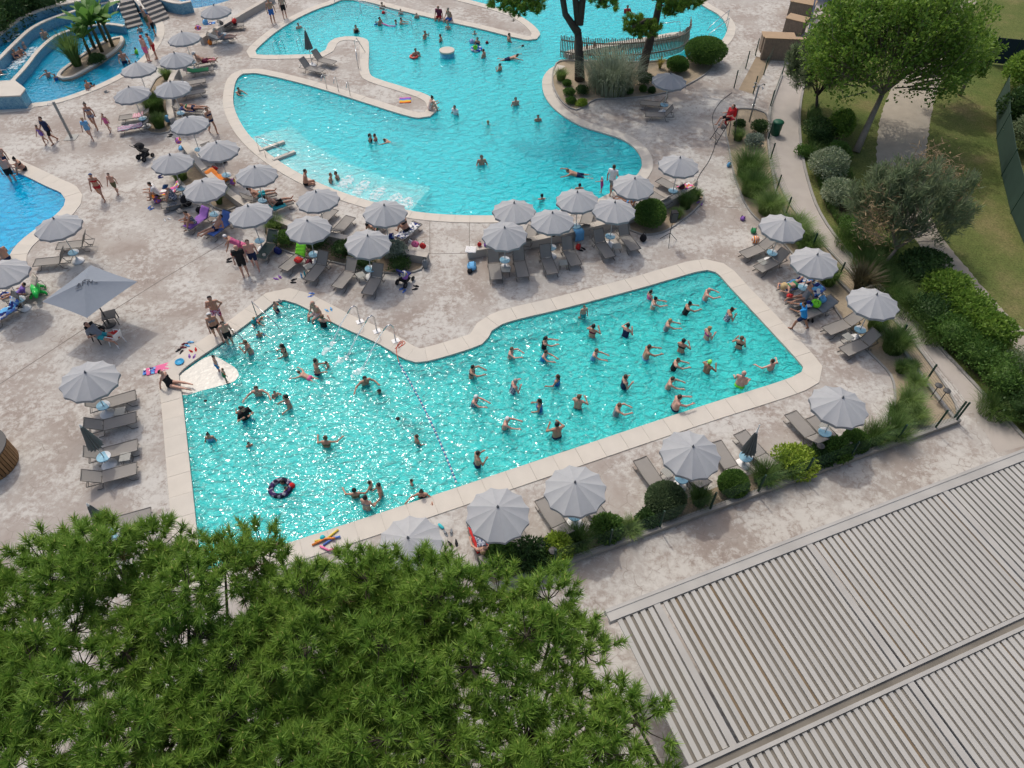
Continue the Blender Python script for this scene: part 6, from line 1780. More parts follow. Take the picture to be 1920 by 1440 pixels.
# bank beyond the walkway
for uv, r, h, k, lf, n, lab in [
 ((1545, 330), 1.15, 1.5, 'varieg', .13, 3200, 'upper variegated bush beyond the walkway'), ((1568, 380), 1.05, 1.3, 'varieg', .13, 2600, 'lower variegated bush beyond the walkway'), ((1532, 262), 1.0, 1.3, 'dark', .12, 2400, 'dark bush beyond the walkway across from the bin'),
 ((1568, 262), .75, 1.9, 'tree', .17, 2000, 'bright leafy climber beside the dark bush beyond the walkway'), ((1566, 300), .7, 1.1, 'mid', .13, 1600, 'green bush above the variegated bushes'), ((1600, 440), .9, .9, 'mid', .10, 1600, 'green shrub between variegated bush and tamarisk'),
 ((1720, 520), 1.2, 1.5, 'dark', .15, 2600, 'ivy hedge bush nearest the tamarisk trunk'), ((1762, 562), 1.15, 1.5, 'tree', .17, 2600, 'ivy hedge bush second below the tamarisk'), ((1802, 604), 1.15, 1.5, 'tree', .17, 2600, 'ivy hedge bush third below the tamarisk'), ((1842, 642), 1.1, 1.5, 'tree', .17, 2600, 'ivy hedge bush at the bend of the sandy path'),
 ((1780, 640), 1.2, 1.2, 'mid', .12, 2200, 'low green hedge inside the ivy row, middle'), ((1822, 676), 1.1, 1.2, 'mid', .12, 2200, 'low green hedge inside the ivy row, lower'), ((1738, 598), 1.0, 1.1, 'dark', .12, 2000, 'low dark hedge inside the ivy row, upper'),
 ((1878, 730), 1.15, 1.4, 'mid', .13, 2400, 'round bush at the right edge below the ivy row'), ((1915, 775), 1.1, 1.3, 'dark', .12, 2200, 'dark bush cut by the right edge, lower'), ((1925, 720), 1.3, 1.7, 'tam', .12, 2200, 'grey green bush cut by the right edge, upper'),
 ((1912, 170), 1.6, 2.6, 'tree', .22, 3600, 'ivy mass on the screen fence, right edge top'), ((1905, 235), 1.4, 2.2, 'dark', .20, 3000, 'dark ivy mass on the screen fence, right edge'), ((1925, 285), 1.5, 2.4, 'tam', .18, 3000, 'grey green shrub on the screen fence, right edge'),
 ((1505, 290), .55, .5, 'mid', .10, 800, 'small low shrub at the walkway edge below the bin')]:
    bush(PX(uv), r * 1.04, h, LM[k], lf, n, lab)
for uv, r, h, lab in [((1625, 505), 1.0, .8, 'rough grass between the walkway and tamarisk'), ((1668, 548), 1.0, .8, 'rough grass clump left of the ivy row, upper'), ((1705, 585), 1.0, .8, 'rough grass clump left of the ivy row, middle'), ((1748, 632), .9, .8, 'rough grass clump left of the ivy row, lower'), ((1590, 460), .9, .8, 'rough grass below the lower variegated bush'), ((1860, 772), .8, .7, 'rough grass by the kerb at the lower right')]:
    tuft(PX(uv), r, h, LM['grass'], 800, lab, .016, wide=.8)

# ------------------------------------------------------------------ pines
def needle_tufts(c, ax, n_per, L, spread, wid=.009):
    """needles radiating round each shoot axis"""
    n = len(c); k = n_per
    a = unit(ax); ref = np.where(np.abs(a[:, 2:3]) < .9, np.array((0, 0, 1.0)), np.array((1.0, 0, 0)))
    x = unit(np.cross(ref, a)); y = np.cross(a, x)
    ph = rnd(0, 2 * math.pi, (n, k)); th = rnd(.18, spread, (n, k)); s = rnd(-.03, .17, (n, k))
    dr = a[:, None, :] * np.cos(th)[..., None] + (x[:, None, :] * np.cos(ph)[..., None] + y[:, None, :] * np.sin(ph)[..., None]) * np.sin(th)[..., None]
    o = c[:, None, :] + a[:, None, :] * s[..., None]
    ln = (L * rnd(.75, 1.2, (n, k)))[..., None]
    tip = o + dr * ln; tip[..., 2] -= .06 * ln[..., 0] * np.sin(th)
    sd = unit(np.cross(dr, RNG.normal(size=(n, k, 3)))) * wid
    v = np.stack([o - sd, o + sd, tip], 2).reshape(-1, 3)
    f = np.arange(n * k * 3).reshape(-1, 3)
    return v, f

def to_px(p):
    y = p[:, 1]; zz = p[:, 2] - CAM_H
    zc = y * math.cos(PITCH) - zz * math.sin(PITCH); yc = -(y * math.sin(PITCH) + zz * math.cos(PITCH))
    return 960 + FPX * p[:, 0] / zc, 720 + FPX * yc / zc

def pine(label, base, clusters, per, npn, L, crown_r, trunk_pts, trunk_r, limb_from, name='pine_tree', tips=True, dead=.03, wid=.0095):
    """clusters: (n,3) pad centres; every pad carries shoots on its upper side"""
    bx_ = Vector((base[0], base[1], 0)); e = empty(name, bx_, 0, label, 'tree')
    cl = clusters - np.array(bx_); n = len(cl)
    idx = np.repeat(np.arange(n), per)
    d = rand_dirs(len(idx)); d[:, 2] = np.abs(d[:, 2]) * .9 + .02; d = unit(d)
    rr = (crown_r if np.isscalar(crown_r) else crown_r[idx]) * rnd(.55, 1.08, len(idx))
    c = cl[idx] + d * rr[:, None] * np.array((1, 1, .55))
    ax = unit(d * .75 + np.array((0, 0, .65)) + RNG.normal(size=d.shape) * .22)
    v, f = needle_tufts(c, ax, npn, L, 1.4, wid)
    obj('crown', mesh_np('crown', v, f), LM['pine'], e)
    if tips:
        sel = RNG.random(len(c)) < .55; cc = c[sel] + ax[sel] * .17; k = len(cc)
        a = unit(ax[sel]); x = unit(np.cross(a, RNG.normal(size=a.shape))); y = np.cross(a, x)
        v = np.stack([cc + x * .014, cc - x * .007 + y * .012, cc - x * .007 - y * .012, cc + a * .075], 1).reshape(-1, 3)
        i = np.arange(k)[:, None] * 4
        f = np.concatenate([i + np.array([[0, 1, 3]]), i + np.array([[1, 2, 3]]), i + np.array([[2, 0, 3]])])
        obj('shoot_tips', mesh_np('shoot_tips', v, f), LM['tip'], e)
    if dead > 0:
        sel = RNG.random(len(c)) < dead; cc = c[sel] - np.array((0, 0, .25)); 
        if sel.sum():
            v, f = needle_tufts(cc, ax[sel], 40, L * .8, 1.5); obj('dead_needles', mesh_np('dead_needles', v, f), LM['brown'], e)
    m = MB(bx_); m.tube(trunk_pts[0], trunk_r, 10); m.build('trunk', BARK, e, True)
    for tp in trunk_pts[1:]:
        m = MB(bx_); m.tube(tp, [trunk_r[-1] * 1.1] + [trunk_r[-1] * .8] * (len(tp) - 2) + [trunk_r[-1] * .45], 8); m.build('limb', BARK, e, True)
    # branches from the limb ends to the pads, and twigs from each pad centre to its shoots
    m = MB(); ends = [np.array(q) - np.array(bx_) for q in limb_from]
    for i in range(n):
        s0 = min(ends, key=lambda q: np.linalg.norm(q - cl[i])); mid = (s0 * .45 + cl[i] * .55) + np.array((0, 0, .12)) + RNG.normal(size=3) * .12
        m.tube([s0, mid, cl[i]], [.045, .03, .018], 5, False)
    for i in range(0, len(c), 2):
        q = cl[idx[i]]; m.tube([q, (q + c[i]) / 2 + np.array((0, 0, -.06)), c[i] + ax[i] * .12], [.013, .01, .006], 3, False)
    o = m.build('branches', BARK, e); o['kind'] = 'stuff'; obj_crown = o
    return e

def poisson_disc(cx, cy, Rr, dmin, tries=6000):
    pts = []
    for _ in range(tries):
        a = random.uniform(0, 6.2832); r = Rr * math.sqrt(random.random()); q = (cx + r * math.cos(a), cy + r * math.sin(a))
        if all((q[0] - w[0]) ** 2 + (q[1] - w[1]) ** 2 > dmin * dmin for w in pts): pts.append(q)
    return np.array(pts)
# two umbrella pines close to the camera; the crown line follows what the picture shows
CONT = np.array([(-400, 1075), (0, 1050), (110, 1012), (200, 1002), (290, 1010), (350, 992), (440, 996), (490, 1030), (540, 1042), (640, 1062), (700, 1052), (780, 1062), (850, 1068), (950, 1100), (1040, 1112), (1085, 1138), (1135, 1200), (1185, 1290), (1245, 1385), (1270, 1470), (1300, 1560)], float)
def crown_pads(cx, cy, Rr, ztop, dmin, drop=1.7):
    q = poisson_disc(cx, cy, Rr, dmin)
    rr = np.hypot(q[:, 0] - cx, q[:, 1] - cy) / Rr
    z = ztop - drop * rr ** 2.6 + RNG.normal(size=len(q)) * .24 + .42 * np.sin(q[:, 0] * 3.1 + 1.1 * np.sin(q[:, 1] * 2.2)) * np.sin(q[:, 1] * 2.9 + .8 * np.sin(q[:, 0] * 1.7))
    c = np.column_stack([q, z]); u, v = to_px(c + np.array((0, 0, .25)))
    lim = np.interp(u, CONT[:, 0], CONT[:, 1])
    return c[(v > lim - 4) & (u < 1290)]
def umbrella_pine(label, cx, cy, Rr, ztop, dmin, per, npn, tx, ty, fx=None):
    c = crown_pads(cx, cy, Rr, ztop, dmin)
    if fx: c = c[fx(c)]
    top = Vector((tx, ty, ztop - 3.2))
    limbs = []; ends = []
    for k in range(9):
        a = 2 * math.pi * k / 9 + .3; rr = Rr * (.38 if k % 2 else .68)
        q = Vector((tx * .4 + cx * .6 + rr * math.cos(a), ty * .4 + cy * .6 + rr * math.sin(a), ztop - 1.35 - .5 * (rr / Rr)))
        mid = top.lerp(q, .55) - Vector((0, 0, .25)); limbs.append([top, mid, q]); ends.append(tuple(q)); ends.append(tuple(mid + Vector((0, 0, .1))))
    pine(label, (tx, ty), c, per, npn, .20, .54, [[(tx, ty, 0), (tx + .05, ty, ztop * .45), top]] + limbs, [.30, .24, .17], ends)
umbrella_pine('broad umbrella pine crown filling the lower left corner', -6.6, 2.6, 5.7, 12.0, .47, 32, 72, -6.2, 1.0)
umbrella_pine('umbrella pine crown at the bottom centre beside the pergola', -.6, 1.9, 5.3, 11.7, .47, 32, 74, -1.2, .6)

# two island pines
def pads_px(lst): return np.array([tuple(P(u, v, z)) for u, v, z in lst])
def island_pine(label, base_uv, pts, limbs, pads, over):
    b = P(*base_uv); up_ = np.array(pads + over)
    ends = [tuple(l[-1]) for l in limbs] + [tuple(l[len(l) // 2]) for l in limbs]
    pine(label, (b.x, b.y), up_, 26, 70, .25, .62, [pts] + limbs, [.36, .30, .24, .19][:len(pts)], ends, tips=False, dead=.02, wid=.02)
b = P(1087, 150); q = lambda u, v, z: P(u, v, z)
def over_pads(cx, cy, Rr, z, dmin, drop=1.2):
    w = poisson_disc(cx, cy, Rr, dmin, 2500); rr = np.hypot(w[:, 0] - cx, w[:, 1] - cy) / Rr
    return [tuple(t) for t in np.column_stack([w, z - drop * rr ** 2])]
def at_z(u, v, base, z):   # point above/near the trunk base plane: ray cut by the vertical plane y = base.y + dy
    return P(u, v, z)
fork = Vector((b.x - .35, b.y - .1, 3.2))
l1 = [fork, Vector((fork.x - .9, b.y - .3, 4.4)), Vector((fork.x - 1.3, b.y - .5, 6.2)), Vector((fork.x - 2.2, b.y - .8, 8.0))]
l2 = [fork + Vector((0, 0, .6)), Vector((fork.x - .3, b.y, 5.2)), Vector((fork.x - .5, b.y + .3, 7.4)), Vector((fork.x + .3, b.y + .6, 9.2))]
l3 = [fork + Vector((.05, 0, .5)), Vector((fork.x + .2, b.y, 5.8)), Vector((fork.x + .7, b.y - .2, 8.0)), Vector((fork.x + 1.8, b.y - .4, 9.4))]
pa = [tuple(P(u, v, z)) for u, v, z in ((905, -22, 7.2), (930, -6, 7.0), (955, 2, 6.8), (978, 12, 6.6), (1000, 22, 6.4), (968, 26, 6.2), (1008, 0, 7.0), (985, -14, 7.4), (940, 14, 6.6), (1122, 0, 7.4), (1138, 14, 7.0), (1148, -8, 7.4), (1118, -26, 7.8), (1020, -24, 7.8))]
island_pine('left pine on the island with forked dark trunk', (1087, 150), [b, Vector((b.x - .12, b.y, 1.3)), fork], [l1, l2, l3], pa, over_pads(b.x - .6, b.y - .6, 4.2, 10.0, 1.05))
b2 = P(1203, 138)
t2 = [b2, Vector((b2.x + .15, b2.y, 1.5)), Vector((b2.x + .45, b2.y, 3.5)), Vector((b2.x + .6, b2.y, 6.2))]
k1 = [t2[2], t2[2] + Vector((-.7, -.4, .2)), t2[2] + Vector((-1.6, -.8, -.1))]
k2 = [t2[2] + Vector((.1, 0, 1.2)), t2[2] + Vector((1.1, 0, 1.9)), t2[2] + Vector((2.6, -.2, 2.3))]
k3 = [t2[3], t2[3] + Vector((.1, .3, 1.8)), t2[3] + Vector((.2, .6, 3.4))]
pb_ = [tuple(P(u, v, z)) for u, v, z in ((1188, 42, 3.4), (1200, 52, 3.2), (1212, 64, 3.0), (1196, 66, 2.9), (1222, 54, 3.3), (1184, 56, 3.1), (1252, 18, 5.0), (1268, 10, 5.2), (1298, 8, 5.4), (1312, -2, 5.6), (1282, 16, 5.2), (1262, 26, 4.8), (1240, 0, 5.6))]
island_pine('right pine on the island with leaning trunk', (1203, 138), t2, [k1, k2, k3], pb_, over_pads(b2.x + .8, b2.y - .2, 3.8, 9.6, 1.05))

# ------------------------------------------------------------------ broadleaf tree and feathery tamarisks on the right
def leafy_tree(label, base_uv, fork_off, crown_c, crown_r, nclump, per, leaf, mt, seed=0, name='broadleaf_tree', bark=BARK2, tr=.22, feather=False, twig=1.0):
    b = P(*base_uv); e = empty(name, b, 0, label, 'tree')
    fk = Vector(fork_off)
    m = MB(); m.tube([(0, 0, 0), (fk.x * .4, fk.y * .4, fk.z * .5), fk], [tr, tr * .8, tr * .62], 9); m.build('trunk', bark, e, True)
    cc = np.array(crown_c); cr = np.array(crown_r)
    d = rand_dirs(nclump); d[:, 2] = np.where(d[:, 2] < -.45, -d[:, 2], d[:, 2]); rad = rnd(.35, 1.0, nclump) ** .55
    cl = cc + d * rad[:, None] * cr
    tw = MB()
    for k in range(7):
        t = Vector(cl[random.randrange(nclump)]); t = fk.lerp(t, .8)
        l = MB(); mid = fk.lerp(t, .5) + Vector((random.uniform(-.3, .3), random.uniform(-.3, .3), .25)); l.tube([fk, mid, t], [tr * .5, tr * .32, tr * .12], 7); l.build('limb', bark, e, True)
        for j in range(0, nclump, 7):
            pass
    for i in range(nclump):
        q = Vector(cl[i]); s0 = fk.lerp(q, .45) + Vector((0, 0, .2)); e2 = q + (q - fk).normalized() * .5 + Vector((0, 0, .6)); tw.tube([s0, s0.lerp(q, .6) + Vector((random.uniform(-.2, .2), random.uniform(-.2, .2), .1)), q, e2], [.05 * twig, .032 * twig, .018 * twig, .006], 4, False)
    o = tw.build('branches', bark, e); o['kind'] = 'stuff'
    idx = np.repeat(np.arange(nclump), per); n = len(idx)
    sp = unit(unit(cl - np.array(fk)) * .7 + np.array((0, 0, .75)) + RNG.normal(size=cl.shape) * .25)[idx]
    tt = rnd(-.5, 1.0, n)
    wob = RNG.normal(size=(n, 3)) * ((.34 - .22 * np.clip(tt, 0, 1)) * cr.mean() * .22)[:, None]
    c = cl[idx] + sp * (tt * cr.mean() * .30)[:, None] + wob
    if feather:
        ld = unit(sp * .9 + RNG.normal(size=(n, 3)) * .55); L_ = rnd(.5, 1.2, n) * leaf; W_ = L_ * .12
    else:
        ld = unit(sp * .5 + wob * 2.0 + RNG.normal(size=(n, 3)) * .6); L_ = rnd(.6, 1.3, n) * leaf; W_ = L_ * .62
    obj('crown', leaf_mesh('crown', c, ld, unit(RNG.normal(size=(n, 3)) + np.array((0, 0, .8))), L_, W_), mt, e)
    return e
def rel(base_uv, uv, z):
    a = P(*base_uv); q = P(*uv, z); return (q.x - a.x, q.y - a.y, z)
leafy_tree('large bright green tree beside the sandy path, upper right', (1605, 285), rel((1605, 285), (1655, 175), 2.6), rel((1605, 285), (1668, 105), 4.6), (5.3, 3.4, 3.4), 260, 120, .20, LM['tree'])
leafy_tree('smaller leafy tree on the lawn right of the large tree', (1800, 178), (0, 0, 1.6), rel((1800, 178), (1795, 105), 3.0), (2.1, 1.8, 1.5), 70, 110, .20, LM['tree'], tr=.12)
leafy_tree('grey green tamarisk left of the large tree by the stairs', (1530, 210), rel((1530, 210), (1532, 180), 1.0), rel((1530, 210), (1542, 130), 2.6), (2.0, 1.8, 1.9), 100, 230, .36, LM['tam'], name='tamarisk_tree', bark=BARK, tr=.12, feather=True, twig=.45)
t3 = leafy_tree('feathery tamarisk with rusty tips beside the sandy path', (1655, 500), rel((1655, 500), (1680, 468), .9), rel((1655, 500), (1698, 395), 2.3), (2.9, 2.0, 1.9), 110, 150, .40, LM['tam'], name='tamarisk_tree', bark=BARK2, tr=.11, feather=True, twig=.45)
cc = np.array([rel((1655, 500), uv, z) for uv, z in (((1770, 330), 3.4), ((1700, 340), 3.6), ((1655, 390), 3.0), ((1790, 370), 3.0), ((1640, 430), 2.4), ((1720, 360), 3.3), ((1745, 300), 3.5))])
idx = np.repeat(np.arange(len(cc)), 260); n = len(idx); c = cc[idx] + RNG.normal(size=(n, 3)) * .45
obj('blossom', leaf_mesh('blossom', c, unit(np.column_stack([RNG.normal(size=n), RNG.normal(size=n), rnd(-.2, 1.2, n)])), rand_dirs(n), rnd(.2, .5, n), rnd(.03, .05, n)), LM['tamo'], t3)
# dark trees in the top left corner
for uv, lab in (((20, 30), 'dark green shrub mass above the water slides, left'), ((75, 8), 'dark green shrub mass above the water slides, right'), ((-20, 60), 'dark shrub at the left edge above the slides')):
    bush(P(uv[0], uv[1], 1.2), 2.0, 3.2, LM['dark'], .2, 3500, lab)
# banana plants on the lagoon island
def banana(uv, h, label, n=9):
    p = P(*uv); e = empty('banana_plant', p, random.uniform(0, 6), label, 'banana plant', 'banana plants of the lagoon island')
    m = MB(); m.tube([(0, 0, 0), (.03, 0, h * .3), (0, .02, h * .55)], [.13, .11, .06], 8); m.build('stem', leaf_mat('banana_stem', (.10, .11, .05), (.16, .15, .08)), e, True)
    for k in range(n):
        a = 6.2832 * k / n + random.uniform(-.3, .3); el = random.uniform(.5, 1.25); L_ = random.uniform(.55, .75) * h; seg = 8; vs = []
        for i in range(seg + 1):
            t = i / seg; r = L_ * t * math.cos(el) * (1 - .1 * t); z = h * .5 + L_ * (t * math.sin(el) - .35 * t * t)
            w = .085 * h * math.sin(math.pi * min(1, .12 + t * .9)) ** .7
            cx, cy = r * math.cos(a), r * math.sin(a); sx, sy = -math.sin(a), math.cos(a)
            j = random.uniform(.9, 1.1)
            vs += [(cx + sx * w * j, cy + sy * w * j, z - .06), (cx, cy, z + .02), (cx - sx * w * j, cy - sy * w * j, z - .06)]
        lf = MB(); lf.add(vs, [(i * 3 + q_, i * 3 + q_ + 1, (i + 1) * 3 + q_ + 1, (i + 1) * 3 + q_) for i in range(seg) for q_ in (0, 1)])
        lf.build('leaf', LM['banana'], e, True)
for uv, h, lab in (((192, 98), 3.9, 'tallest banana plant in the middle of the lagoon island'), ((178, 92), 3.2, 'banana plant left on the lagoon island'), ((212, 88), 3.3, 'banana plant right on the lagoon island'), ((200, 80), 3.7, 'banana plant at the back of the lagoon island'), ((170, 104), 2.6, 'small banana plant next to the yucca')):
    banana(uv, h, lab)

# rough ground cover on the bank beyond the walkway: nobody could count the blades
bank = [(1512, 210), (1530, 200), (1560, 260), (1600, 340), (1640, 430), (1700, 495), (1770, 560), (1850, 640), (1900, 700), (1960, 760), (1970, 850), (1894, 772), (1814, 686), (1734, 602), (1654, 520), (1596, 456), (1550, 392), (1526, 326), (1514, 262)]
pts = [P(u, v) for u, v in bank]; ring = [(q.x, q.y) for q in pts]
def inside(x, y):
    c = np.zeros(len(x), bool); j = len(ring) - 1
    for i in range(len(ring)):
        (xi, yi), (xj, yj) = ring[i], ring[j]
        c ^= ((yi > y) != (yj > y)) & (x < (xj - xi) * (y - yi) / (yj - yi + 1e-12) + xi); j = i
    return c
xs = np.array([q[0] for q in ring]); ys = np.array([q[1] for q in ring])
X = rnd(xs.min(), xs.max(), 60000); Y_ = rnd(ys.min(), ys.max(), 60000); k = inside(X, Y_); X = X[k]; Y_ = Y_[k]; n = len(X)
cl = (np.sin(X * 1.7 + 1.3 * np.sin(Y_ * .9)) * np.sin(Y_ * 1.4) > -.45); X = X[cl]; Y_ = Y_[cl]; n = len(X)
sheet('bank_soil', [ccw([Vector(q) for q in ring])], -.012, mat('bank_soil', (.11, .085, .05), .95, .35, 2))
o = obj('ground_cover', blade_mesh('ground_cover', np.column_stack([X, Y_, np.full(n, -.01)]), rnd(0, 6.28, n), rnd(.1, .4, n), rnd(.2, .55, n), rnd(.02, .04, n), rnd(.2, .9, n), 3), LM['grass']); tag(o, 'rough green grass on the bank beyond the walkway', 'grass', kind='stuff')
# ------------------------------------------------------------------ water channels, island and stairs of the lagoon (top left)
FOAMW = mat('pale_channel', (.10, .40, .62), .5, .2, 1.5)
W2 = [(8, 168), (22, 152), (45, 127), (75, 90), (105, 66), (137, 54), (170, 47), (205, 44), (232, 48)]
W1 = [(-40, 150), (-12, 118), (0, 107), (25, 82), (62, 50), (100, 32), (132, 22), (165, 12), (200, 4), (225, 0)]
W0 = [(-60, 100), (-20, 76), (0, 62), (15, 50), (45, 30), (87, 14), (150, 0), (200, -10)]
def channel(name, a, za, b_, zb, ztop, zw):
    ra = outline(a, za, .5, False); rb = outline(b_, zb, .5, False)
    ring = ccw(ra + rb[::-1])
    o = MB().prism(ring, -.8, ztop).build(name + '_floor', F_LAG); o['kind'] = 'structure'
    water_body(name + '_water', ring, zw, ztop + .06, W_LAG)
channel('inner_channel', W2, .5, W1, 1.0, .12, .34)
channel('outer_channel', W1, 1.0, W0, 1.4, .62, .84)
def channel_wall(px, ztop, w, label, zbot=-.6):
    ring = outline(px, ztop, .5, False); c = ring[len(ring) // 2]
    e = empty('channel_wall', (c.x, c.y, 0), 0, label, 'wall')
    a0 = offset(ring, w / 2, False); a1 = offset(ring, -w / 2, False); m = MB((c.x, c.y, 0))
    b0 = offset(ring, w / 2 + .05, False); b1 = offset(ring, -w / 2 - .05, False)
    for j in range(len(ring) - 1): m.prism(ccw([a0[j], a0[j + 1], a1[j + 1], a1[j]]), zbot, ztop - .08)
    m.build('wall_body', MOSAIC, e)
    for j in range(len(ring) - 1):
        k = MB((c.x, c.y, 0)); k.prism(ccw([b0[j].lerp(b0[j + 1], .01), b0[j].lerp(b0[j + 1], .99), b1[j].lerp(b1[j + 1], .99), b1[j].lerp(b1[j + 1], .01)]), ztop - .08, ztop); k.build('capstone', STONE_B, e)
channel_wall(W2, .5, .2, 'inner curved blue mosaic wall with pale cap in the lagoon')
channel_wall(W1, 1.0, .2, 'middle curved blue mosaic wall with pale cap in the lagoon')
channel_wall(W0, 1.4, .25, 'outer curved wall with pale cap above the lagoon channels')
for a, b_, lab in (((20, 130), (40, 112), 'upper'), ((50, 105), (68, 88), 'middle'), ((30, 118), (52, 100), 'lower'), ((8, 78), (30, 62), 'outer')):
    z = .36 if lab != 'outer' else .86
    A_ = P(*a, z); B_ = P(*b_, z); d_ = B_ - A_; n_ = Vector((-d_.y, d_.x, 0)).normalized(); m = MB(); vs = []
    for i in range(9):
        c = A_ + d_ * i / 8
        for s in (-1, -.3, .3, 1): vs.append(c + n_ * s * .35 * (1 + .3 * math.sin(i * 2.1)) + Vector((0, 0, .015 * (1 - s * s))))
    m.add(vs, [(i * 4 + j, i * 4 + j + 1, (i + 1) * 4 + j + 1, (i + 1) * 4 + j) for i in range(8) for j in range(3)])
    o = m.build('channel_foam', FOAM, None, True); o['kind'] = 'stuff'; o['label'] = 'white foam in the water channel, ' + lab + ' patch'
# blue mosaic block in front of the channels
e = empty('mosaic_block', P(20, 200), 0, 'blue mosaic block wall at the left edge of the lagoon', 'wall')
r_ = ccw([P(-30, 208).xy, P(52, 204).xy, P(60, 192).xy, P(40, 176).xy, P(-30, 180).xy])
c = P(20, 200); m = MB(c); m.prism(r_, -.05, .85); m.build('wall_body', MOSAIC, e)
m = MB(c); m.prism(offset(r_, .05), .85, .93); m.build('capstone', STONE_B, e)
# lagoon island
isl = ccw(outline([(107, 147), (118, 151), (135, 149), (175, 128), (205, 108), (224, 94), (234, 78), (230, 70), (215, 72), (190, 82), (160, 100), (130, 122), (112, 136)], 0, .4))
o = MB().prism(isl, -.75, .04).build('lagoon_island', SOIL); o['kind'] = 'structure'
stones(isl, o, -.28, .7, [STONE, STONE_B], z0=-.75, z1=.14, over=0.03)
# stairs
STAIR = mat('stair_stone', (.27, .255, .235), .85, .15, 2)
def stairs(label, a, b_, c, n, rise, z0=0.0):
    """a-b: front edge of the lowest tread, c: the direction the flight climbs toward"""
    A_ = P(*a); B_ = P(*b_); C_ = P(*c); d_ = (C_ - (A_ + B_) / 2) / n; e = empty('staircase', A_, 0, label, 'stairs')
    for i in range(n):
        m = MB(A_); q = [A_ + d_ * i, B_ + d_ * i, B_ + d_ * (i + 1), A_ + d_ * (i + 1)]
        m.prism(ccw([w.xy for w in q]), -.1, z0 + rise * (i + 1)); m.build('step', STAIR, e)
stairs('grey stone stairs rising from the lagoon water', (240, 58), (270, 50), (242, 22), 7, .17, -.3)
stairs('grey stone stairs beside the splash pool wall', (288, 46), (318, 34), (286, 16), 6, .16)
def strip_wall(px, zt, w, label, mt):
    ring = outline(px, 0, .4, False); c = ring[0]; e = empty('mosaic_wall', (c.x, c.y, 0), 0, label, 'wall')
    a0 = offset(ring, w / 2, False); a1 = offset(ring, -w / 2, False); m = MB((c.x, c.y, 0)); k = MB((c.x, c.y, 0))
    for j in range(len(ring) - 1):
        m.prism(ccw([a0[j], a0[j + 1], a1[j + 1], a1[j]]), -.1, zt)
        k.prism(ccw([a0[j], a0[j + 1], a1[j + 1], a1[j]]), zt + .002, zt + .07)
    m.build('wall_body', mt, e); k.build('capping', STONE_B, e)
strip_wall([(258, 16), (268, 28), (278, 42)], .9, .3, 'sloping blue mosaic wall between the two stairs', MOSAIC)
strip_wall([(300, 14), (322, 22), (345, 26), (364, 22)], .75, .3, 'blue mosaic rim wall of the splash pool', MOSAIC)
rail('handrail', [[up((222, 40), 0), up((222, 40), 1.1), up((236, 30), 1.5), up((236, 30), .2)], [up((222, 40), .6), up((236, 30), 1.0)]], 'steel rail at the left side of the lagoon stairs')
rail('handrail', [[up((278, 44), 0), up((278, 44), 1.0), up((258, 16), 1.8), up((258, 16), .8)]], 'sloping steel rail between the two stairs')
rail('handrail', [[up((2, 176), .9), up((2, 176), 1.5), up((34, 172), 1.5), up((34, 172), .9)], [up((2, 176), 1.2), up((34, 172), 1.2)]], 'low steel rail on the blue mosaic block')
# riders in the channels
for lab, uv, pose, yaw, sx, s_, sk, hr, wr, z in [
 ('rider sitting in the middle channel, brown haired', (50, 96), 'sitlong', -20, 'f', .95, 1, ('short', 'y'), BK('grey'), .14), ('rider sitting upright in the inner channel bend', (88, 76), 'sit', -60, 'm', .95, 1, ('short', 'b'), TR('pink'), .14),
 ('rider sitting in the outer channel at the left', (26, 58), 'sitlong', 0, 'm', 1, 2, ('short', 'b'), TR('black'), .64), ('left rider of the pair in the lower channel', (32, 114), 'knees', -30, 'f', .95, 2, ('short', 'l'), BK('navy'), .14),
 ('right rider of the pair in the lower channel', (42, 108), 'knees', -30, 'm', .9, 2, ('short', 'k'), TR('navy'), .14), ('rider lying at the left edge of the channel', (6, 146), 'sitlong', -10, 'm', 1, 2, ('short', 'k'), TR('black'), .14)]:
    person(lab, uv, pose, yaw, sx, s_, sk, hr, wr, z=z)
# ------------------------------------------------------------------ towels, bags and small things
TC = dict(red=(.50, .03, .03), orange=(.70, .22, .04), yellow=(.65, .50, .06), lime=(.25, .85, .05), blue=(.10, .20, .55), navy=(.02, .03, .15), white=(.68, .68, .68), pink=(.72, .16, .32), purple=(.26, .12, .42), teal=(.05, .45, .50), green=(.04, .25, .10), black=(.015, .015, .018), grey=(.2, .22, .24), maroon=(.14, .025, .04), sky=(.15, .42, .72), cream=(.55, .5, .42))
TM = {k: cloth_mat('towel_' + k, c, .05) for k, c in TC.items()}
TM['stripes'] = stripe_mat('towel_stripes', [TC['navy'], TC['white'], TC['pink'], TC['navy'], TC['white']], 1, 1.6, 0)
TM['rainbow'] = stripe_mat('towel_rainbow', [TC['blue'], TC['purple'], TC['pink'], TC['red'], TC['orange'], TC['yellow']], 1, .32, 0)
TM['pattern'] = stripe_mat('towel_pattern', [TC['white'], TC['grey'], TC['white'], TC['navy']], 0, 9, 1)
TM['mixed'] = stripe_mat('towel_mixed', [TC['orange'], TC['pink'], TC['purple'], TC['yellow'], TC['white']], 0, 7, 1)
TM['bluemix'] = stripe_mat('towel_bluemix', [TC['blue'], TC['navy'], TC['white'], TC['sky']], 0, 7, 1)
TM['redwhite'] = stripe_mat('towel_redwhite', [TC['red'], TC['white'], TC['pink'], TC['white']], 0, 2.5, 0)
TM['floatgreen'] = mat('float_green', (.02, .5, .08), .25)
def find_lounger(word):
    for e, rz, bk in LOUNGERS:
        if word in e['label']: return e, rz, bk
    raise KeyError(word)
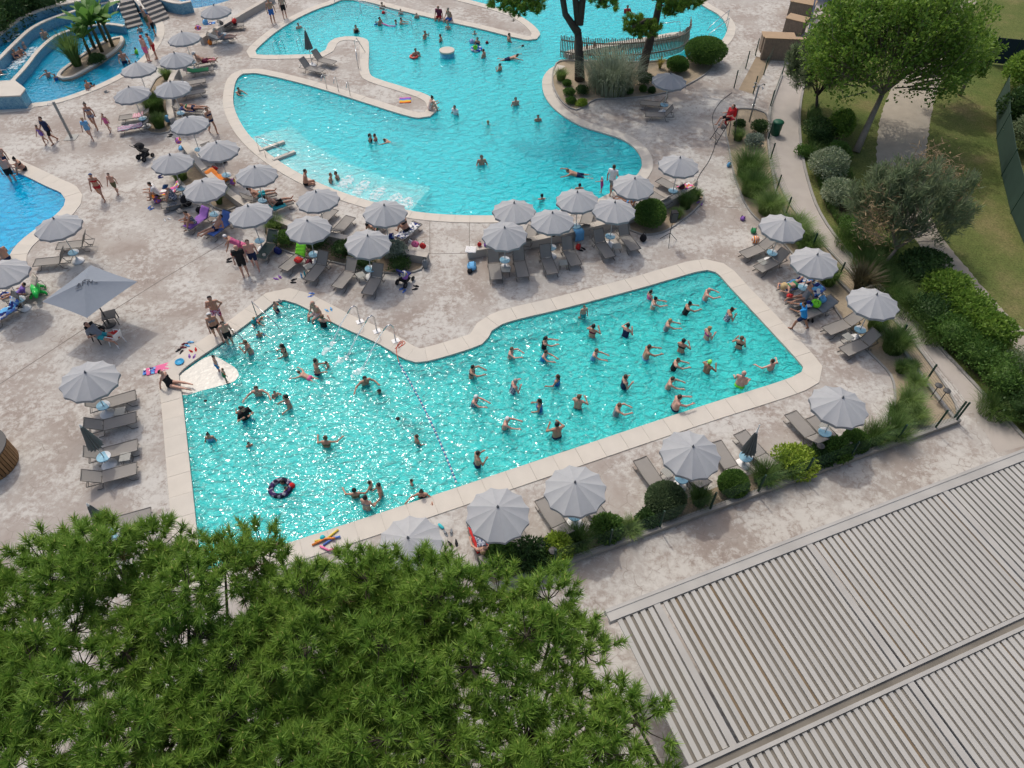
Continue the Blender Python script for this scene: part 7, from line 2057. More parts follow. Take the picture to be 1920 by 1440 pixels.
def towel_on(word, mt, label, lo=-.55, hi=1.1, w=.62, cat='towel'):
    """towel draped along a lounger: follows seat and backrest, hangs a little over the sides"""
    e, rz, bk = find_lounger(word); vs = []; n = 14; cols = 7
    ph = random.uniform(0, 6)
    for i in range(n + 1):
        s = lo + (hi - lo) * i / n
        if s <= .55: x, z = s, .335
        else: x, z = .55 + (s - .55) * math.cos(R(bk)), .335 + (s - .55) * math.sin(R(bk))
        nx, nz = (0, 1) if s <= .55 else (-math.sin(R(bk)), math.cos(R(bk)))
        for j in range(cols):
            y = (j / (cols - 1) - .5) * w * (1 + .05 * math.sin(i * 1.3 + ph)); k = .02 + .012 * math.sin(i * 1.7 + j * 1.1 + ph)
            hang = max(0, abs(y) - .29) * 1.6
            vs.append((x + nx * k, y, z + nz * k - hang))
    top = len(vs); fs = [(i * cols + j, (i + 1) * cols + j, (i + 1) * cols + j + 1, i * cols + j + 1) for i in range(n) for j in range(cols - 1)]
    m = MB(); m.add(vs, [f[::-1] for f in fs])
    o = m.build('towel', mt, None, True, loc=e.location, rot=e.rotation_euler); md = o.modifiers.new('thickness', 'SOLIDIFY'); md.thickness = .012
    return tag(o, label, cat)
for w, mt, lab, lo, hi in [
 ('crumpled lime', 'lime', 'crumpled lime green towel over a raised backrest', .55, 1.24), ('deep blue towel', 'bluemix', 'deep blue patterned towel hanging on a backrest, right row', .55, 1.2), ('red and yellow towel', 'red', 'bright red towel on the lounger under the near parasol', -.6, .5),
 ('patterned towel and', 'pattern', 'grey and white patterned towel under the woman with phone', -.6, 1.1), ('blue towel and lying', 'blue', 'plain blue towel under the lying man, left crowd', -.6, 1.2), ('purple towel', 'purple', 'purple towel under the sitting woman, left crowd', -.6, 1.1),
 ('red and orange', 'mixed', 'red orange and purple towels spread in the left crowd', -.6, 1.1), ('navy striped', 'stripes', 'navy towel with pink and white stripes near the lagoon', -.7, .8), ('red and white towel', 'redwhite', 'red and white towel on a lounger near the lagoon', .1, .8),
 ('orange red towel', 'orange', 'orange red towel on a lounger left of the steps', -.4, 1.1), ('turquoise towel near', 'teal', 'turquoise towel under the lying man near the steps', -.3, 1.0), ('dark green towel', 'green', 'dark green towel on a lounger, upper left', -.4, 1.0),
 ('pink towel', 'pink', 'pink and red towel on a lounger, upper left', -.7, .0), ('reclining boy', 'cream', 'pale striped towel on the backrest of the reclining boy', .5, 1.25), ('lime and black', 'bluemix', 'blue towel on the lounger at the left edge', -.5, 1.0),
 ('prone sunbather', 'bluemix', 'blue flowered towel under the prone sunbather', -.65, 1.1), ('heaped with green', 'grey', 'light grey towel on the heaped lounger, right row', .3, 1.2), ('reading sunbather', 'grey', 'grey towel under the reading sunbather at the top wall', -.4, 1.1), ('red bag at', 'black', 'black towel on a lounger at the top wall', -.2, 1.1), ('two sunbathers beside', 'navy', 'navy towel beside the walking woman, upper left', -.2, .8)]:
    towel_on(w, TM[mt], lab, lo, hi)
def flat_towel(uv, size, rz, mt, label, z=.01):
    p = P(*uv, z); n, k = 10, 8; vs = [((i / n - .5) * size[0], (j / k - .5) * size[1], .012 + .018 * math.sin(i * 1.1 + j) * math.sin(j * .9 + i * .3)) for i in range(n + 1) for j in range(k + 1)]
    m = MB(); m.add(vs, [(i * (k + 1) + j, (i + 1) * (k + 1) + j, (i + 1) * (k + 1) + j + 1, i * (k + 1) + j + 1) for i in range(n) for j in range(k)])
    o = m.build('towel', mt, None, True, loc=p, rot=(0, 0, rz)); md = o.modifiers.new('thickness', 'SOLIDIFY'); md.thickness = .012
    return tag(o, label, 'towel')
flat_towel((760, 188), (.75, .75), .1, TM['rainbow'], 'rainbow striped towel lying on the pool peninsula')
flat_towel((297, 692), (1.0, .45), .4, TM['pink'], 'pink and red towel dropped beside the pool corner')
flat_towel((280, 696), (.5, .4), .2, TM['bluemix'], 'blue towel beside the pink one at the pool corner')
flat_towel((883, 468), (.55, .5), -.1, TM['white'], 'white towel lying over the left end of the low wall', .5)
flat_towel((1285, 350), (.9, .45), .5, TM['mixed'], 'pink and purple towels on the right end of the wall', .51)
flat_towel((395, 44), (.7, .4), .4, TM['bluemix'], 'blue cloth on the upper left wall', .51)
def drape(uv, w, h, yaw, mt, label, ztop=.54):
    p = P(*uv, ztop); n, k = 8, 8; vs = []
    for i in range(n + 1):
        for j in range(k + 1):
            y = (j / k - .5) * w; t = i / n * h
            vs.append((.19 + .02 * math.sin(j * 1.4 + i * .2) if t > .15 else -.15 + t * 2.2, y, .0 - max(0, t - .15) + .02))
    m = MB(); m.add(vs, [(i * (k + 1) + j, (i + 1) * (k + 1) + j, (i + 1) * (k + 1) + j + 1, i * (k + 1) + j + 1) for i in range(n) for j in range(k)])
    o = m.build('towel', mt, None, True, loc=p, rot=(0, 0, R(yaw))); md = o.modifiers.new('thickness', 'SOLIDIFY'); md.thickness = .012; tag(o, label, 'towel')
drape((1085, 432), .5, .75, -70, TM['sky'], 'pale blue towel hanging over the wall above red bag')
# bags
def bag(uv, size, mt, label, z=0, rz=None, name='beach_bag', cat='bag', handles=True):
    p = P(*uv, z); e = empty(name, p, random.uniform(0, 3) if rz is None else rz, label, cat)
    a, b_, h = size; n, m_ = 14, 7; vs = []
    for i in range(m_ + 1):
        t = i / m_
        for k in range(n):
            an = 6.2832 * k / n; r = (math.sin(math.pi * (.12 + .80 * t)) ** .55) * (1 + .10 * math.sin(3 * an + t * 5) * t)
            ca, sa = math.cos(an), math.sin(an); f = (abs(ca) ** 3 + abs(sa) ** 3) ** (-1 / 3)
            vs.append((a * .5 * r * ca * f, b_ * .5 * r * sa * f, h * t))
    m = MB(); m.add(vs, [(i * n + k, i * n + (k + 1) % n, (i + 1) * n + (k + 1) % n, (i + 1) * n + k) for i in range(m_) for k in range(n)] + [tuple(range(n - 1, -1, -1)), tuple(m_ * n + k for k in range(n))])
    m.build('sack', mt, e, True)
    if handles:
        for s in (-1, 1):
            q = MB(); q.tube([(-a * .22, s * b_ * .3, h * .85), (-a * .15, s * b_ * .34, h * 1.2), (a * .15, s * b_ * .34, h * 1.2), (a * .22, s * b_ * .3, h * .85)], .012, 5); q.build('handle', BLACK, e)
    return e
for uv, sz, c, lab, z in [
 ((885, 503), (.6, .45, .3), 'sky', 'blue beach bag on the floor at the left wall end', 0), ((881, 511), (.3, .25, .2), 'black', 'small dark bag below the blue one at the wall end', 0), ((1084, 466), (.4, .25, .25), 'red', 'red bag under the pale blue hanging towel', 0), ((498, 487), (.35, .3, .35), 'cream', 'round cream pouffe beside the covered lounger', 0),
 ((522, 475), (.45, .3, .35), 'navy', 'grey and navy cool bag beside the covered lounger', 0), ((560, 490), (.45, .4, .2), 'red', 'crumpled coral red bag on the lounger with lime towel', .34), ((580, 497), (.5, .3, .3), 'maroon', 'dark maroon bag beside the lime towelled lounger', 0), ((779, 462), (.4, .3, .3), 'pink', 'pink bag on the wall end left of the gap', .5), ((793, 465), (.35, .25, .28), 'red', 'coral bag next to the pink one on the wall end', .5),
 ((770, 456), (.25, .2, .2), 'white', 'white bag left of the pink one on the wall', .5), ((798, 502), (.3, .25, .5), 'grey', 'grey backpack standing below the wall end', 0), ((899, 461), (.22, .2, .2), 'red', 'small red bag on the wall beside white towel', .5), ((911, 461), (.25, .2, .18), 'purple', 'small purple bag on the wall beside the red one', .5), ((920, 462), (.2, .2, .14), 'orange', 'small orange bag on the wall under the parasol', .5),
 ((1037, 442), (.35, .3, .3), 'black', 'black bag on the wall under the middle front parasol', .5), ((1278, 355), (.3, .25, .3), 'maroon', 'dark bag at the right end of the curved wall', .5), ((1302, 352), (.25, .25, .4), 'cream', 'pale bag hanging at the wall tip', .3), ((455, 470), (.7, .5, .5), 'pink', 'pink bag behind the standing man in black', 0), ((440, 480), (.3, .3, .3), 'red', 'red bag left of the man in black', 0),
 ((327, 392), (.8, .4, .35), 'grey', 'grey blue bag on the floor in the left crowd', 0), ((352, 385), (.6, .5, .6), 'black', 'big black bag in the left crowd', 0), ((375, 398), (.35, .3, .3), 'black', 'small black bag in the left crowd near purple towel', 0), ((296, 378), (.5, .4, .25), 'mixed', 'flowery beach bag in the left crowd', 0), ((338, 398), (.35, .3, .2), 'cream', 'cream hat shaped bag in the left crowd', 0),
 ((336, 268), (.45, .35, .3), 'mixed', 'pink patterned bag left of the stair rail parasol', .3), ((341, 280), (.45, .3, .2), 'sky', 'turquoise bag below the pink patterned bag', .2), ((316, 228), (.4, .35, .4), 'sky', 'pale blue bag at the end of the lagoon wall', .1), ((395, 84), (.3, .3, .35), 'orange', 'orange bucket bag below the top wall', 0), ((386, 46), (.5, .3, .35), 'sky', 'light blue bag on the upper left wall', .5), ((372, 56), (.5, .35, .3), 'mixed', 'colourful beach bag on the upper left wall', .5), ((440, 43), (.5, .3, .3), 'red', 'red bag on the lounger at the top wall', .4),
 ((1412, 436), (.35, .3, .25), 'green', 'dark green bag beside the straw grass, right bed', 0), ((1392, 412), (.3, .25, .2), 'purple', 'purple bag at the edge of the right bed', 0), ((1497, 545), (.5, .4, .3), 'white', 'white bag between prone sunbather and seated woman', 0), ((1528, 574), (.45, .4, .35), 'lime', 'yellow green bag on the heaped lounger', .35), ((1513, 576), (.4, .35, .35), 'bluemix', 'white and blue bag behind the instructor', .35), ((1540, 566), (.35, .3, .35), 'sky', 'pale blue cloth bag on the heaped lounger', .4), ((1480, 558), (.3, .25, .2), 'red', 'small red bag at the feet of the seated woman', .35),
 ((40, 578), (.5, .3, .2), 'black', 'black bag on the floor at the left edge', 0), ((12, 558), (.4, .35, .3), 'bluemix', 'blue bag at the left edge by the reclining boy', 0), ((438, 345), (.4, .3, .3), 'mixed', 'bright bag behind the orange towel left of the steps', .3), ((420, 305), (.4, .3, .25), 'black', 'small dark bag near the wooden lounger', 0), ((402, 318), (.5, .2, .2), 'red', 'dark red roll beside the orange towelled lounger', .1), ((735, 448), (.4, .3, .3), 'bluemix', 'pale bag on the wall left of the phone woman', .5), ((1205, 452), (.35, .3, .4), 'black', 'black backpack below the big round bush', 0), ((1366, 312), (.3, .2, .25), 'sky', 'pale blue bag at the bed edge below the lifeguard', 0), ((190, 618), (.35, .3, .15), 'black', 'dark bag on the table under the square parasol', .45)]:
    bag(uv, sz, TM[c], lab, z)
# flip-flops and shoes
def shoes(uv, mt, label, s=1.0, rz=None):
    p = P(*uv, .0); e = empty('flip_flops', p, random.uniform(0, 6) if rz is None else rz, label, 'shoes', None, s)
    for k, (y, a) in enumerate(((-.09, .15), (.10, -.35))):
        ring = [Vector((.14 * math.cos(t) * (1 if math.cos(t) > 0 else 1), (.052 if math.cos(t) > 0 else .038) * math.sin(t))) for t in [6.2832 * i / 14 for i in range(14)]]
        ring = [Matrix.Rotation(a, 2) @ q + Vector((k * .06, y)) for q in ring]
        m = MB(); m.prism(ccw(ring), .006, .032); so = m.build('sole', mt, e)
        f = Matrix.Rotation(a, 2); c_ = Vector((k * .06, y)); q = MB()
        A_ = f @ Vector((.085, 0)) + c_
        for sy in (-.045, .045):
            B_ = f @ Vector((-.01, sy)) + c_; q.tube([(A_.x, A_.y, .034), ((A_.x + B_.x) / 2, (A_.y + B_.y) / 2, .065), (B_.x, B_.y, .034)], .007, 4)
        q.build('strap', BLACK, so)
for uv, c, lab in [((582, 554), 'blue', 'blue flip flops behind the bald man on the pool edge'), ((616, 581), 'sky', 'light blue sandals right of the bald man'), ((431, 488), 'black', 'black shoes left of the standing man in black'), ((520, 521), 'purple', 'purple flip flops on the middle deck'), ((552, 527), 'black', 'dark sandals near the bottles, middle deck'), ((337, 660), 'black', 'black sandals beside the pool coping, upper left corner'), ((347, 648), 'maroon', 'brown sandals next to the pale ones at the coping'),
 ((356, 645), 'sky', 'pale blue sandals next to the brown ones at the coping'), ((840, 998), 'grey', 'grey sandal by the near parasol'), ((849, 1018), 'black', 'black flip flops between two near parasols'), ((778, 540), 'black', 'black shoe right of the striped pushchair'), ((283, 390), 'blue', 'blue flip flops left of the crowd'), ((314, 412), 'white', 'white flip flops below the crowd'), ((1312, 382), 'purple', 'purple and white shoes right of the bush planter'), ((1310, 370), 'black', 'dark shoes at the tip of the bush planter'), ((1090, 468), 'black', 'dark sandals right of the red bag'), ((318, 255), 'black', 'dark sandals beside the lagoon planter'),
 ((200, 172), 'grey', 'grey flip flops on the lagoon rim'), ((520, 566), 'grey', 'grey sandals at the far pool corner'), ((1518, 600), 'black', 'dark sandals beside the instructor'), ((755, 545), 'blue', 'blue sandals in front of the striped pushchair'), ((302, 331), 'navy', 'navy shoes under the parasol beside black pushchair'), ((362, 657), 'red', 'red child sandals near the blue disc'), ((360, 668), 'purple', 'purple child sandals near the blue disc')]:
    shoes(uv, TM[c], lab, 1.1)
p = P(337, 679, .03); o = MB().lathe([(.17, 0), (.2, .02), (.2, .05), (.17, .055), (.15, .03)], n=20).build('frisbee', mat('blue_disc', (.02, .3, .55), .4), None, True, loc=p); tag(o, 'bright blue disc lying on the pool coping', 'frisbee')
# pool noodles
for i, (a, b_, c, lab) in enumerate((((590, 1015), (634, 993), 'yellow', 'yellow pool noodle at the near coping by the pine'), ((606, 1022), (638, 1006), 'blue', 'blue pool noodle at the near coping by the pine'), ((600, 1024), (630, 1028), 'pink', 'pink pool noodle under the blue one'), ((585, 1022), (628, 1009), 'orange', 'orange pool noodle beside the yellow one'))):
    A_ = P(*a, .07); B_ = P(*b_, .07 + .03 * i); m = MB(); mid = (A_ + B_) / 2 + Vector((.05, .12 * (1 if i % 2 else -1), 0)); m.tube([A_, A_.lerp(mid, .6), mid, mid.lerp(B_, .6), B_], .04, 8)
    o = m.build('pool_noodle', mat('noodle_' + c, TC[c], .5), None, True); tag(o, lab, 'pool noodle', 'foam noodles by the pine')
A_ = P(717, 44, WL + .08); B_ = P(742, 49, WL + .08); m = MB(); m.tube([A_, (A_ + B_) / 2 + Vector((0, -.2, 0)), B_], .045, 8); o = m.build('pool_noodle', mat('noodle_pink2', (.7, .15, .45), .5), None, True); tag(o, 'pink pool noodle between two bathers in the large pool', 'pool noodle')
# swim rings and balls
def ring_float(uv, r, t, mt, label):
    p = P(*uv, WL + .05); m = MB(); n, k = 24, 8; vs = []
    for i in range(n):
        a = 6.2832 * i / n
        for j in range(k):
            b_ = 6.2832 * j / k; q = r + t * math.cos(b_); vs.append((q * math.cos(a), q * math.sin(a), t * math.sin(b_)))
    m.add(vs, [(i * k + j, ((i + 1) % n) * k + j, ((i + 1) % n) * k + (j + 1) % k, i * k + (j + 1) % k) for i in range(n) for j in range(k)])
    o = m.build('swim_ring', mt, None, True, loc=p); tag(o, label, 'swim ring')
ring_float((526, 915), .36, .11, stripe_mat('ring_dark', [(.02, .02, .04), (.25, .25, .3), (.05, .03, .1)], 0, 8, 1), 'dark patterned swim ring in the swimming pool')
ring_float((893, 92), .34, .10, stripe_mat('ring_blue', [(.03, .1, .4), (.6, .6, .6)], 0, 5, 1), 'blue and white swim ring right of the round pillar')
ring_float((776, 106), .26, .08, mat('ring_red', (.6, .08, .05), .3), 'red child float left of the round pillar')
for uv, r, c, lab, z in [((913, 80), .12, 'maroon', 'dark red ball floating right of the swim ring', WL + .05), ((547, 911), .13, 'red', 'red ball beside the dark swim ring', WL + .05), ((719, 24), .14, 'red', 'red ball in the ramp shallows', WL + .05), ((1417, 449), .2, 'orange', 'orange and white striped beach ball by the right bed', .2), ((885, 78), .2, 'blue', 'blue ball beside the child in lime green', WL + .1), ((605, 1008), .1, 'teal', 'small teal ball on the near coping', .1)]:
    o = MB().ball(P(*uv, z), r, 16, 10).build('ball', stripe_mat('ball_' + c + str(uv[0]), [TC[c], TC[c], TC['white'] if c in ('orange', 'blue') else TC[c]], 0, 3, .5), None, True); tag(o, lab, 'ball')
# green inflatable reptile float: body, head, legs, tail
p = P(72, 548); e = empty('inflatable_float', p, R(-60), 'shiny green inflatable animal float standing on the left deck', 'inflatable')
m = MB(); m.tube([(-.65, 0, .12), (-.4, 0, .2), (0, 0, .3), (.35, 0, .36), (.5, 0, .38)], [.05, .15, .22, .20, .13], 12); m.build('body', TM['floatgreen'], e, True)
m = MB(); m.tube([(.45, 0, .42), (.7, 0, .46), (.95, 0, .42)], [.14, .13, .07], 10); m.build('head', TM['floatgreen'], e, True)
for sx in (-.2, .3):
    for sy in (-1, 1):
        m = MB(); m.tube([(sx, sy * .12, .24), (sx + .05, sy * .32, .12), (sx + .12, sy * .36, .05)], [.08, .07, .05], 8); m.build('leg', TM['floatgreen'], e, True)
# ------------------------------------------------------------------ pushchairs
def pushchair(uv, yaw, label, cm, hood=True):
    e = empty('pushchair', P(*uv), R(yaw), label, 'pushchair')
    for sx, r_ in ((.32, .13), (-.30, .16)):
        for sy in (-1, 1):
            m = MB(); m.lathe([(r_ * .6, -.025), (r_, -.02), (r_, .02), (r_ * .6, .025)], (sx, sy * .24, r_), 14, Matrix.Rotation(R(90), 3, 'X')); w_ = m.build('wheel', BLACK, e)
            m = MB(); m.lathe([(r_ * .5, -.03), (r_ * .5, .03)], (sx, sy * .24, r_), 8, Matrix.Rotation(R(90), 3, 'X')); m.build('hub', DGREY, w_)
    m = MB()
    for sy in (-1, 1):
        m2 = MB(); m2.tube([(.32, sy * .22, .13), (.0, sy * .24, .5), (-.35, sy * .25, .85), (-.5, sy * .24, 1.02)], .014, 6); m2.build('frame_tube', DGREY, e)
        m2 = MB(); m2.tube([(-.30, sy * .22, .16), (.05, sy * .23, .52)], .014, 6); m2.build('frame_tube', DGREY, e)
    MB().tube([(-.5, -.24, 1.02), (-.54, 0, 1.06), (-.5, .24, 1.02)], .018, 6).build('handlebar', BLACK, e)
    m = MB(); m.box((.08, 0, .48), (.42, .42, .06)); m.build('seat', cm, e)
    m = MB(); m.box((-.2, 0, .72), (.07, .42, .5), M=Matrix.Rotation(R(-20), 3, 'Y')); m.build('seat_back', cm, e)
    m = MB(); m.box((0.0, 0, .25), (.4, .4, .14)); m.build('basket', BLACK, e)
    if hood:
        vs = []; n, k = 8, 8
        for i in range(n + 1):
            a = R(20) + R(110) * i / n
            for j in range(k + 1):
                b_ = math.pi * j / k; vs.append((-.18 + .36 * math.cos(a) * math.sin(b_) + .05, .25 * math.cos(b_), .72 + .34 * math.sin(a) * math.sin(b_)))
        m = MB(); m.add(vs, [(i * (k + 1) + j, (i + 1) * (k + 1) + j, (i + 1) * (k + 1) + j + 1, i * (k + 1) + j + 1) for i in range(n) for j in range(k)])
        o = m.build('hood', cm, e, True); o.modifiers.new('t', 'SOLIDIFY').thickness = .01
pushchair((274, 297), 60, 'black double hooded pushchair on the left deck', BLACK)
pushchair((760, 530), 60, 'pushchair with dark seat below the wall planter', TM['navy'], False)
o = MB().ball(P(757, 514, .75), .17, 14, 10).build('ball', stripe_mat('beach_ball', [TC['blue'], TC['white'], TC['yellow']], 0, 4, .3), None, True); tag(o, 'blue and yellow beach ball on the dark pushchair', 'ball')
bag((760, 522), (.3, .3, .3), TM['purple'], 'purple bag in the seat of the dark pushchair', .5)
# speaker on tripod
p = P(1253, 455); e = empty('loudspeaker_stand', p, 0, 'black tripod stand beside the big round bush', 'speaker stand')
for k in range(3):
    a = 2.0944 * k + .4; m = MB(); m.tube([(0, 0, .62), (.5 * math.cos(a), .5 * math.sin(a), .02)], .014, 6); m.build('leg', BLACK, e)
MB().tube([(0, 0, .3), (0, 0, 1.35)], .018, 8).build('pole', BLACK, e)
e2 = empty('loudspeaker', p + Vector((0, 0, 1.35)), R(-80), 'black loudspeaker on a tripod by the round bush', 'loudspeaker')
m = MB(); m.add([(-.14, -.13, 0), (.16, -.17, 0), (.16, .17, 0), (-.14, .13, 0), (-.14, -.13, .58), (.16, -.17, .58), (.16, .17, .58), (-.14, .13, .58)], [(3, 2, 1, 0), (4, 5, 6, 7), (0, 1, 5, 4), (1, 2, 6, 5), (2, 3, 7, 6), (3, 0, 4, 7)]); m.build('cabinet', BLACK, e2)
MB().box((.165, 0, .29), (.012, .30, .52)).build('grille', DGREY, e2)
# lifeguard chair
p = P(1357, 262); e = empty('lifeguard_chair', p, R(200), 'tall lifeguard chair with red seat beside the right bed', 'lifeguard chair')
for sy in (-1, 1):
    m = MB(); m.tube([(.75, sy * .32, 0), (.1, sy * .25, 1.35)], .025, 6); m.build('leg', DGREY, e)
    m = MB(); m.tube([(-.55, sy * .32, 0), (-.25, sy * .25, 2.1)], .025, 6); m.build('leg', DGREY, e)
for k in range(4):
    t = .15 + .22 * k; m = MB(); x = .75 + (.1 - .75) * t; m.tube([(x, -.3 + .05 * t, 1.35 * t), (x, .3 - .05 * t, 1.35 * t)], .018, 6); m.build('rung', DGREY, e)
REDP = mat('red_paint', (.5, .02, .025), .45)
MB().box((-.05, 0, 1.4), (.45, .5, .05)).build('seat', REDP, e); MB().box((-.28, 0, 1.75), (.05, .5, .5), M=Matrix.Rotation(R(-8), 3, 'Y')).build('backrest', REDP, e); MB().box((.35, 0, .95), (.3, .5, .04)).build('footrest', DGREY, e)
m = MB(); m.tube([(-.2, -.33, 1.25), (-.1, -.38, .95), (-.25, -.36, .7)], [.05, .07, .05], 8); m.build('rescue_buoy', REDP, e, True)
for o in SC.objects:                      # the lifeguard sits on this chair
    if o.get('label') == 'lifeguard in red shirt on the high chair':
        o.location = p + Vector((.06 * math.cos(R(200)), .06 * math.sin(R(200)), .95)) 
# bin, posts, cable
p = P(1453, 252); e = empty('waste_bin', p, 0, 'dark green waste bin on the walkway', 'bin'); BG = mat('bin_green', (.01, .09, .05), .5)
MB().lathe([(.26, 0), (.30, .75), (.31, .78)], n=20).build('barrel', BG, e, True); MB().lathe([(.33, .78), (.33, .84), (.25, .90), (.05, .92)], n=20).build('lid', BG, e, True)
p = P(134, 258); e = empty('shower_post', p, 0, 'grey shower post standing alone on the left deck', 'shower'); GP = mat('grey_post', (.30, .30, .28), .5)
MB().box((0, 0, 1.15), (.13, .09, 2.3)).build('post', GP, e); m = MB(); m.tube([(0, 0, 2.25), (-.2, -.25, 2.32), (-.25, -.3, 2.2)], .02, 6); m.build('shower_head', STEEL, e); MB().box((0, 0, .012), (.7, .7, .02)).build('tray', GP, e)
p = P(1405, 228); e = empty('shower_column', p, 0, 'grey shower column with four heads by the gangway', 'shower')
MB().tube([(0, 0, 0), (0, 0, 2.35)], .05, 10).build('column', GP, e, True)
for k in range(4):
    a = 1.5708 * k + .4; m = MB(); m.tube([(0, 0, 2.25), (.3 * math.cos(a), .3 * math.sin(a), 2.4), (.42 * math.cos(a), .42 * math.sin(a), 2.3)], [.018, .018, .05], 6); m.build('shower_head', STEEL, e)
for k in range(4):
    a = 1.5708 * k + .4; MB().ball((.09 * math.cos(a), .09 * math.sin(a), 1.1), .03, 6, 4).build('tap', STEEL, e)
pts = [P(1302, 350, .6), P(1310, 330, .05), P(1330, 300, .012), P(1342, 262, .012), P(1336, 218, .012), P(1352, 190, .012), P(1374, 166, .3)]
rg = catmull(pts, .3, False); m = MB(); m.tube([(q.x, q.y, .02) for q in rg], .018, 5); o = m.build('cable', DGREY, None, True); tag(o, 'dark cable snaking from the low wall to the gangway fence', 'cable')
pts = outline([(741, 655), (748, 648), (755, 642), (752, 650), (746, 654), (760, 644), (754, 640), (744, 652), (745, 668), (748, 680)], 0, .08, False); m = MB(); m.tube([(q.x, q.y, .045) for q in pts], .014, 5); o = m.build('rope', mat('red_rope', (.6, .08, .03), .7), None, True); tag(o, 'red rope coil on the coping at the lane rope end', 'rope')
# plastic chairs under the square parasol
def plastic_chair(uv, yaw, label, mt):
    e = empty('plastic_chair', P(*uv), R(yaw), label, 'chair', 'plastic chairs under the square parasol')
    MB().box((0, 0, .42), (.44, .46, .03)).build('seat', mt, e)
    m = MB(); vs = []; 
    for i in range(6):
        for j in range(7):
            y = (j / 6 - .5) * .48; vs.append((-.22 - .10 * i / 5 - .05 * (1 - (y / .24) ** 2), y, .43 + .42 * i / 5))
    m.add(vs, [(i * 7 + j, (i + 1) * 7 + j, (i + 1) * 7 + j + 1, i * 7 + j + 1) for i in range(5) for j in range(6)]); o = m.build('backrest', mt, e, True); o.modifiers.new('t', 'SOLIDIFY').thickness = .02
    for sx in (-1, 1):
        for sy in (-1, 1):
            m = MB(); m.tube([(sx * .18, sy * .2, .41), (sx * .24, sy * .24, 0)], [.03, .022], 6); m.build('leg', mt, e)
    for sy in (-1, 1):
        m = MB(); m.tube([(-.26, sy * .25, .68), (.0, sy * .27, .66), (.2, sy * .26, .62), (.22, sy * .24, .42)], .02, 6); m.build('armrest', mt, e)
plastic_chair((190, 637), -25, 'black plastic chair under the square parasol', mat('black_plastic', (.02, .022, .024), .45))
plastic_chair((222, 645), 160, 'white plastic chair with red towel under the square parasol', WHITE)
flat_towel((212, 628), (.5, .5), .4, TM['red'], 'red towel on the white plastic chair', .46)
# table beneath
p = P(212, 605); e = empty('low_table', p, .4, 'dark square table at the square parasol pole', 'table'); MB().box((0, 0, .5), (.6, .6, .03)).build('top', DGREY, e)
for sx in (-1, 1):
    for sy in (-1, 1): MB().box((sx * .26, sy * .26, .243), (.04, .04, .485)).build('leg', DGREY, e)
# wooden barrel bar and board at the left edge
p = P(-18, 872); e = empty('slatted_bar', p, 0, 'round wooden slatted bar cut by the left edge', 'bar')
BW = [mat('bar_slat', (.22, .12, .05), .6, .3, 4), mat('bar_slat_b', (.28, .16, .07), .6, .3, 4)]
for k in range(44):
    a = 6.2832 * k / 44; MB().box((0, 0, .5), (.03, .115, 1.0)).build('slat', BW[k % 2], e, loc=(1.0 * math.cos(a), 1.0 * math.sin(a), 0), rot=(0, 0, a))
MB().lathe([(.94, .02), (.94, .96)], n=36).build('core', BLACK, e); MB().lathe([(1.06, 1.0), (1.06, 1.05), (.3, 1.05)], n=36).build('counter', DGREY, e)
p = P(-14, 800); e = empty('wooden_board_roof', p, 0, 'grey wooden board roof corner at the left edge', 'roof')
for k in range(5):
    MB().box((0, 0, 0), (.95, .16, .03)).build('board', WOODC, e, loc=(-.12, -.4 + .18 * k, 2.3), rot=(0, R(-4), .1))
for sy in (-.35, .35): MB().box((0, sy, 1.13), (.06, .06, 2.26)).build('post', WOODC, e)
# gangway and timber structures, top right
GANG = mat('tan_gangway', (.30, .235, .16), .9, .25, 2)
sheet('gangway', [ccw([P(1385, 168).xy, P(1412, 176).xy, P(1446, 112).xy, P(1418, 106).xy])], .006, GANG)
def planter_box(uv, size, rz, label):
    e = empty('timber_counter', P(*uv), rz, label, 'counter'); sx, sy, h = size
    for s in (-1, 1):
        n = int(sx / .14)
        for k in range(n): MB().box(((k + .5) * sx / n - sx / 2, s * sy / 2, h / 2), (sx / n - .012, .03, h)).build('plank', WOODC, e)
        n2 = int(sy / .14)
        for k in range(n2): MB().box((s * (sx / 2 - .02), (k + .5) * (sy - .08) / n2 - (sy - .08) / 2, h / 2), (.03, (sy - .08) / n2 - .012, h)).build('plank', WOODC, e)
    MB().box((0, 0, h + .02), (sx + .1, sy + .1, .04)).build('top', mat('counter_top', (.36, .25, .15), .6, .2, 3), e)
planter_box((1452, 95), (2.2, .8, 1.1), -.1, 'grey plank counter below the timber stairs, top right'); planter_box((1488, 60), (1.4, 1.0, 1.0), -.6, 'brown topped timber counter at the top right, middle'); planter_box((1500, 28), (1.8, 1.0, 1.0), -.5, 'brown topped timber counter at the top right, far')
planter_box((1465, 112), (3.0, .3, 1.5), -.1, 'grey plank screen at the upper end of the walkway')
e = empty('timber_stairs', P(1535, 90), 0, 'dark timber stairs with blue rail left of the large tree', 'stairs'); A_ = P(1535, 90)
for k in range(6):
    q = P(1530 + 1 * k, 90 - 9 * k) - A_; MB().box((q.x, q.y, .15 + .18 * k), (1.6, .34, .06), .3).build('tread', WOODC, e)
for sx in (-.85, .85):
    a_ = P(1530, 94) - A_; b2_ = P(1536, 40) - A_; m = MB(); m.bar((a_.x + sx, a_.y, .5), (b2_.x + sx, b2_.y, 1.9), .06, .5); m.build('rail', mat('navy_rail', (.02, .05, .1), .5), e)
e = empty('white_hut', P(1535, -8), 0, 'corner of a pale hut at the top edge', 'hut'); MB().box((0, 0, 1.2), (2.2, 2.0, 2.4)).build('wall', mat('hut_wall', (.45, .47, .5), .7), e); MB().box((0, 0, 2.47), (2.5, 2.3, .12)).build('roof', mat('hut_roof', (.6, .66, .72), .6), e)
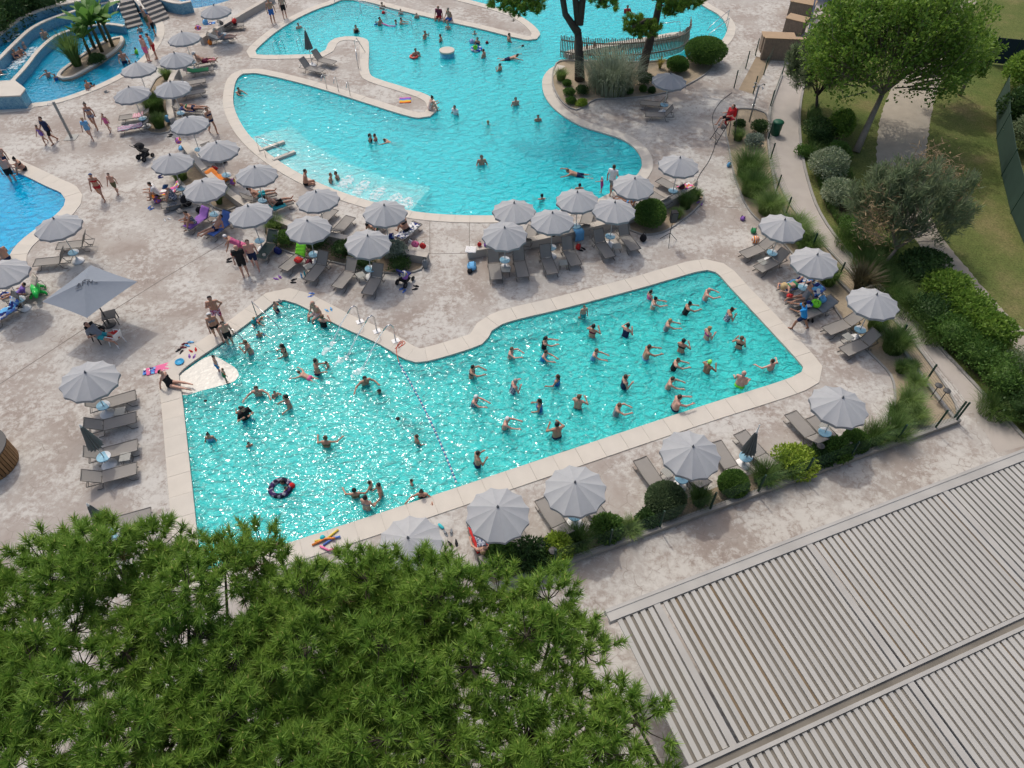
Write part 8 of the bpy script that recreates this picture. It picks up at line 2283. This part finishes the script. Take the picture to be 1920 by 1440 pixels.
# screen fences at the right edge
def screen(px, h, mt, label):
    pts = [P(u, v) for u, v in px]; c = pts[0]; e = empty('screen_fence', c, 0, label, 'fence')
    for i in range(len(pts) - 1):
        m = MB(c); m.bar(pts[i] + Vector((0, 0, h / 2 + .05)), pts[i + 1] + Vector((0, 0, h / 2 + .05)), .02, h); m.build('screen', mt, e)
    for q in pts:
        m = MB(c); m.tube([q, q + Vector((0, 0, h + .15))], .035, 6); m.build('post', GREENPAINT, e)
SCR = mat('green_screen', (.035, .07, .055), .8, .2, 2); SCB = mat('dark_blue_screen', (.015, .03, .045), .8, .2, 2)
screen([(1868, 190), (1868, 260), (1878, 330), (1895, 400), (1925, 470)], 1.6, SCR, 'green screen fence along the right edge of the lawn')
screen([(1850, 118), (1890, 122), (1960, 130)], 1.7, SCB, 'dark screen fence behind the ivy at the top right')
# poolside lamps and small lights
for uv, lab in (((1012, 1040), 'small round garden light among the near shrubs, left'), ((1035, 1052), 'small round garden light among the near shrubs, second'), ((1527, 858), 'small round garden light right of the lime yellow shrub'), ((1745, 745), 'left garden light in the fence corner bed'), ((1760, 755), 'right garden light in the fence corner bed')):
    e = empty('garden_light', P(*uv), 0, lab, 'garden light'); MB().tube([(0, 0, 0), (0, 0, .75)], .02, 6).build('stem', DGREY, e); MB().lathe([(.04, .7), (.15, .75), (.15, .79), (.03, .83)], n=14).build('shade', DGREY, e)
# bottles beside the lime towelled lounger
for i, (uv, c, lab) in enumerate((((566, 520), 'sky', 'clear blue bottle on the deck, left of three'), ((572, 516), 'teal', 'clear bottle on the deck, middle of three'), ((578, 524), 'white', 'clear bottle on the deck, right of three'))):
    o = MB().lathe([(.04, 0), (.045, .02), (.045, .18), (.015, .24), (.018, .28), (.01, .285)], P(*uv), 10).build('bottle', mat('bottle_' + c, TC[c], .2), None, True); tag(o, lab, 'bottle', 'bottles beside the lime towelled lounger')
bag((827, 988), (.3, .12, .1), TM['teal'], 'flat teal pouch by the near parasol', 0, handles=False)
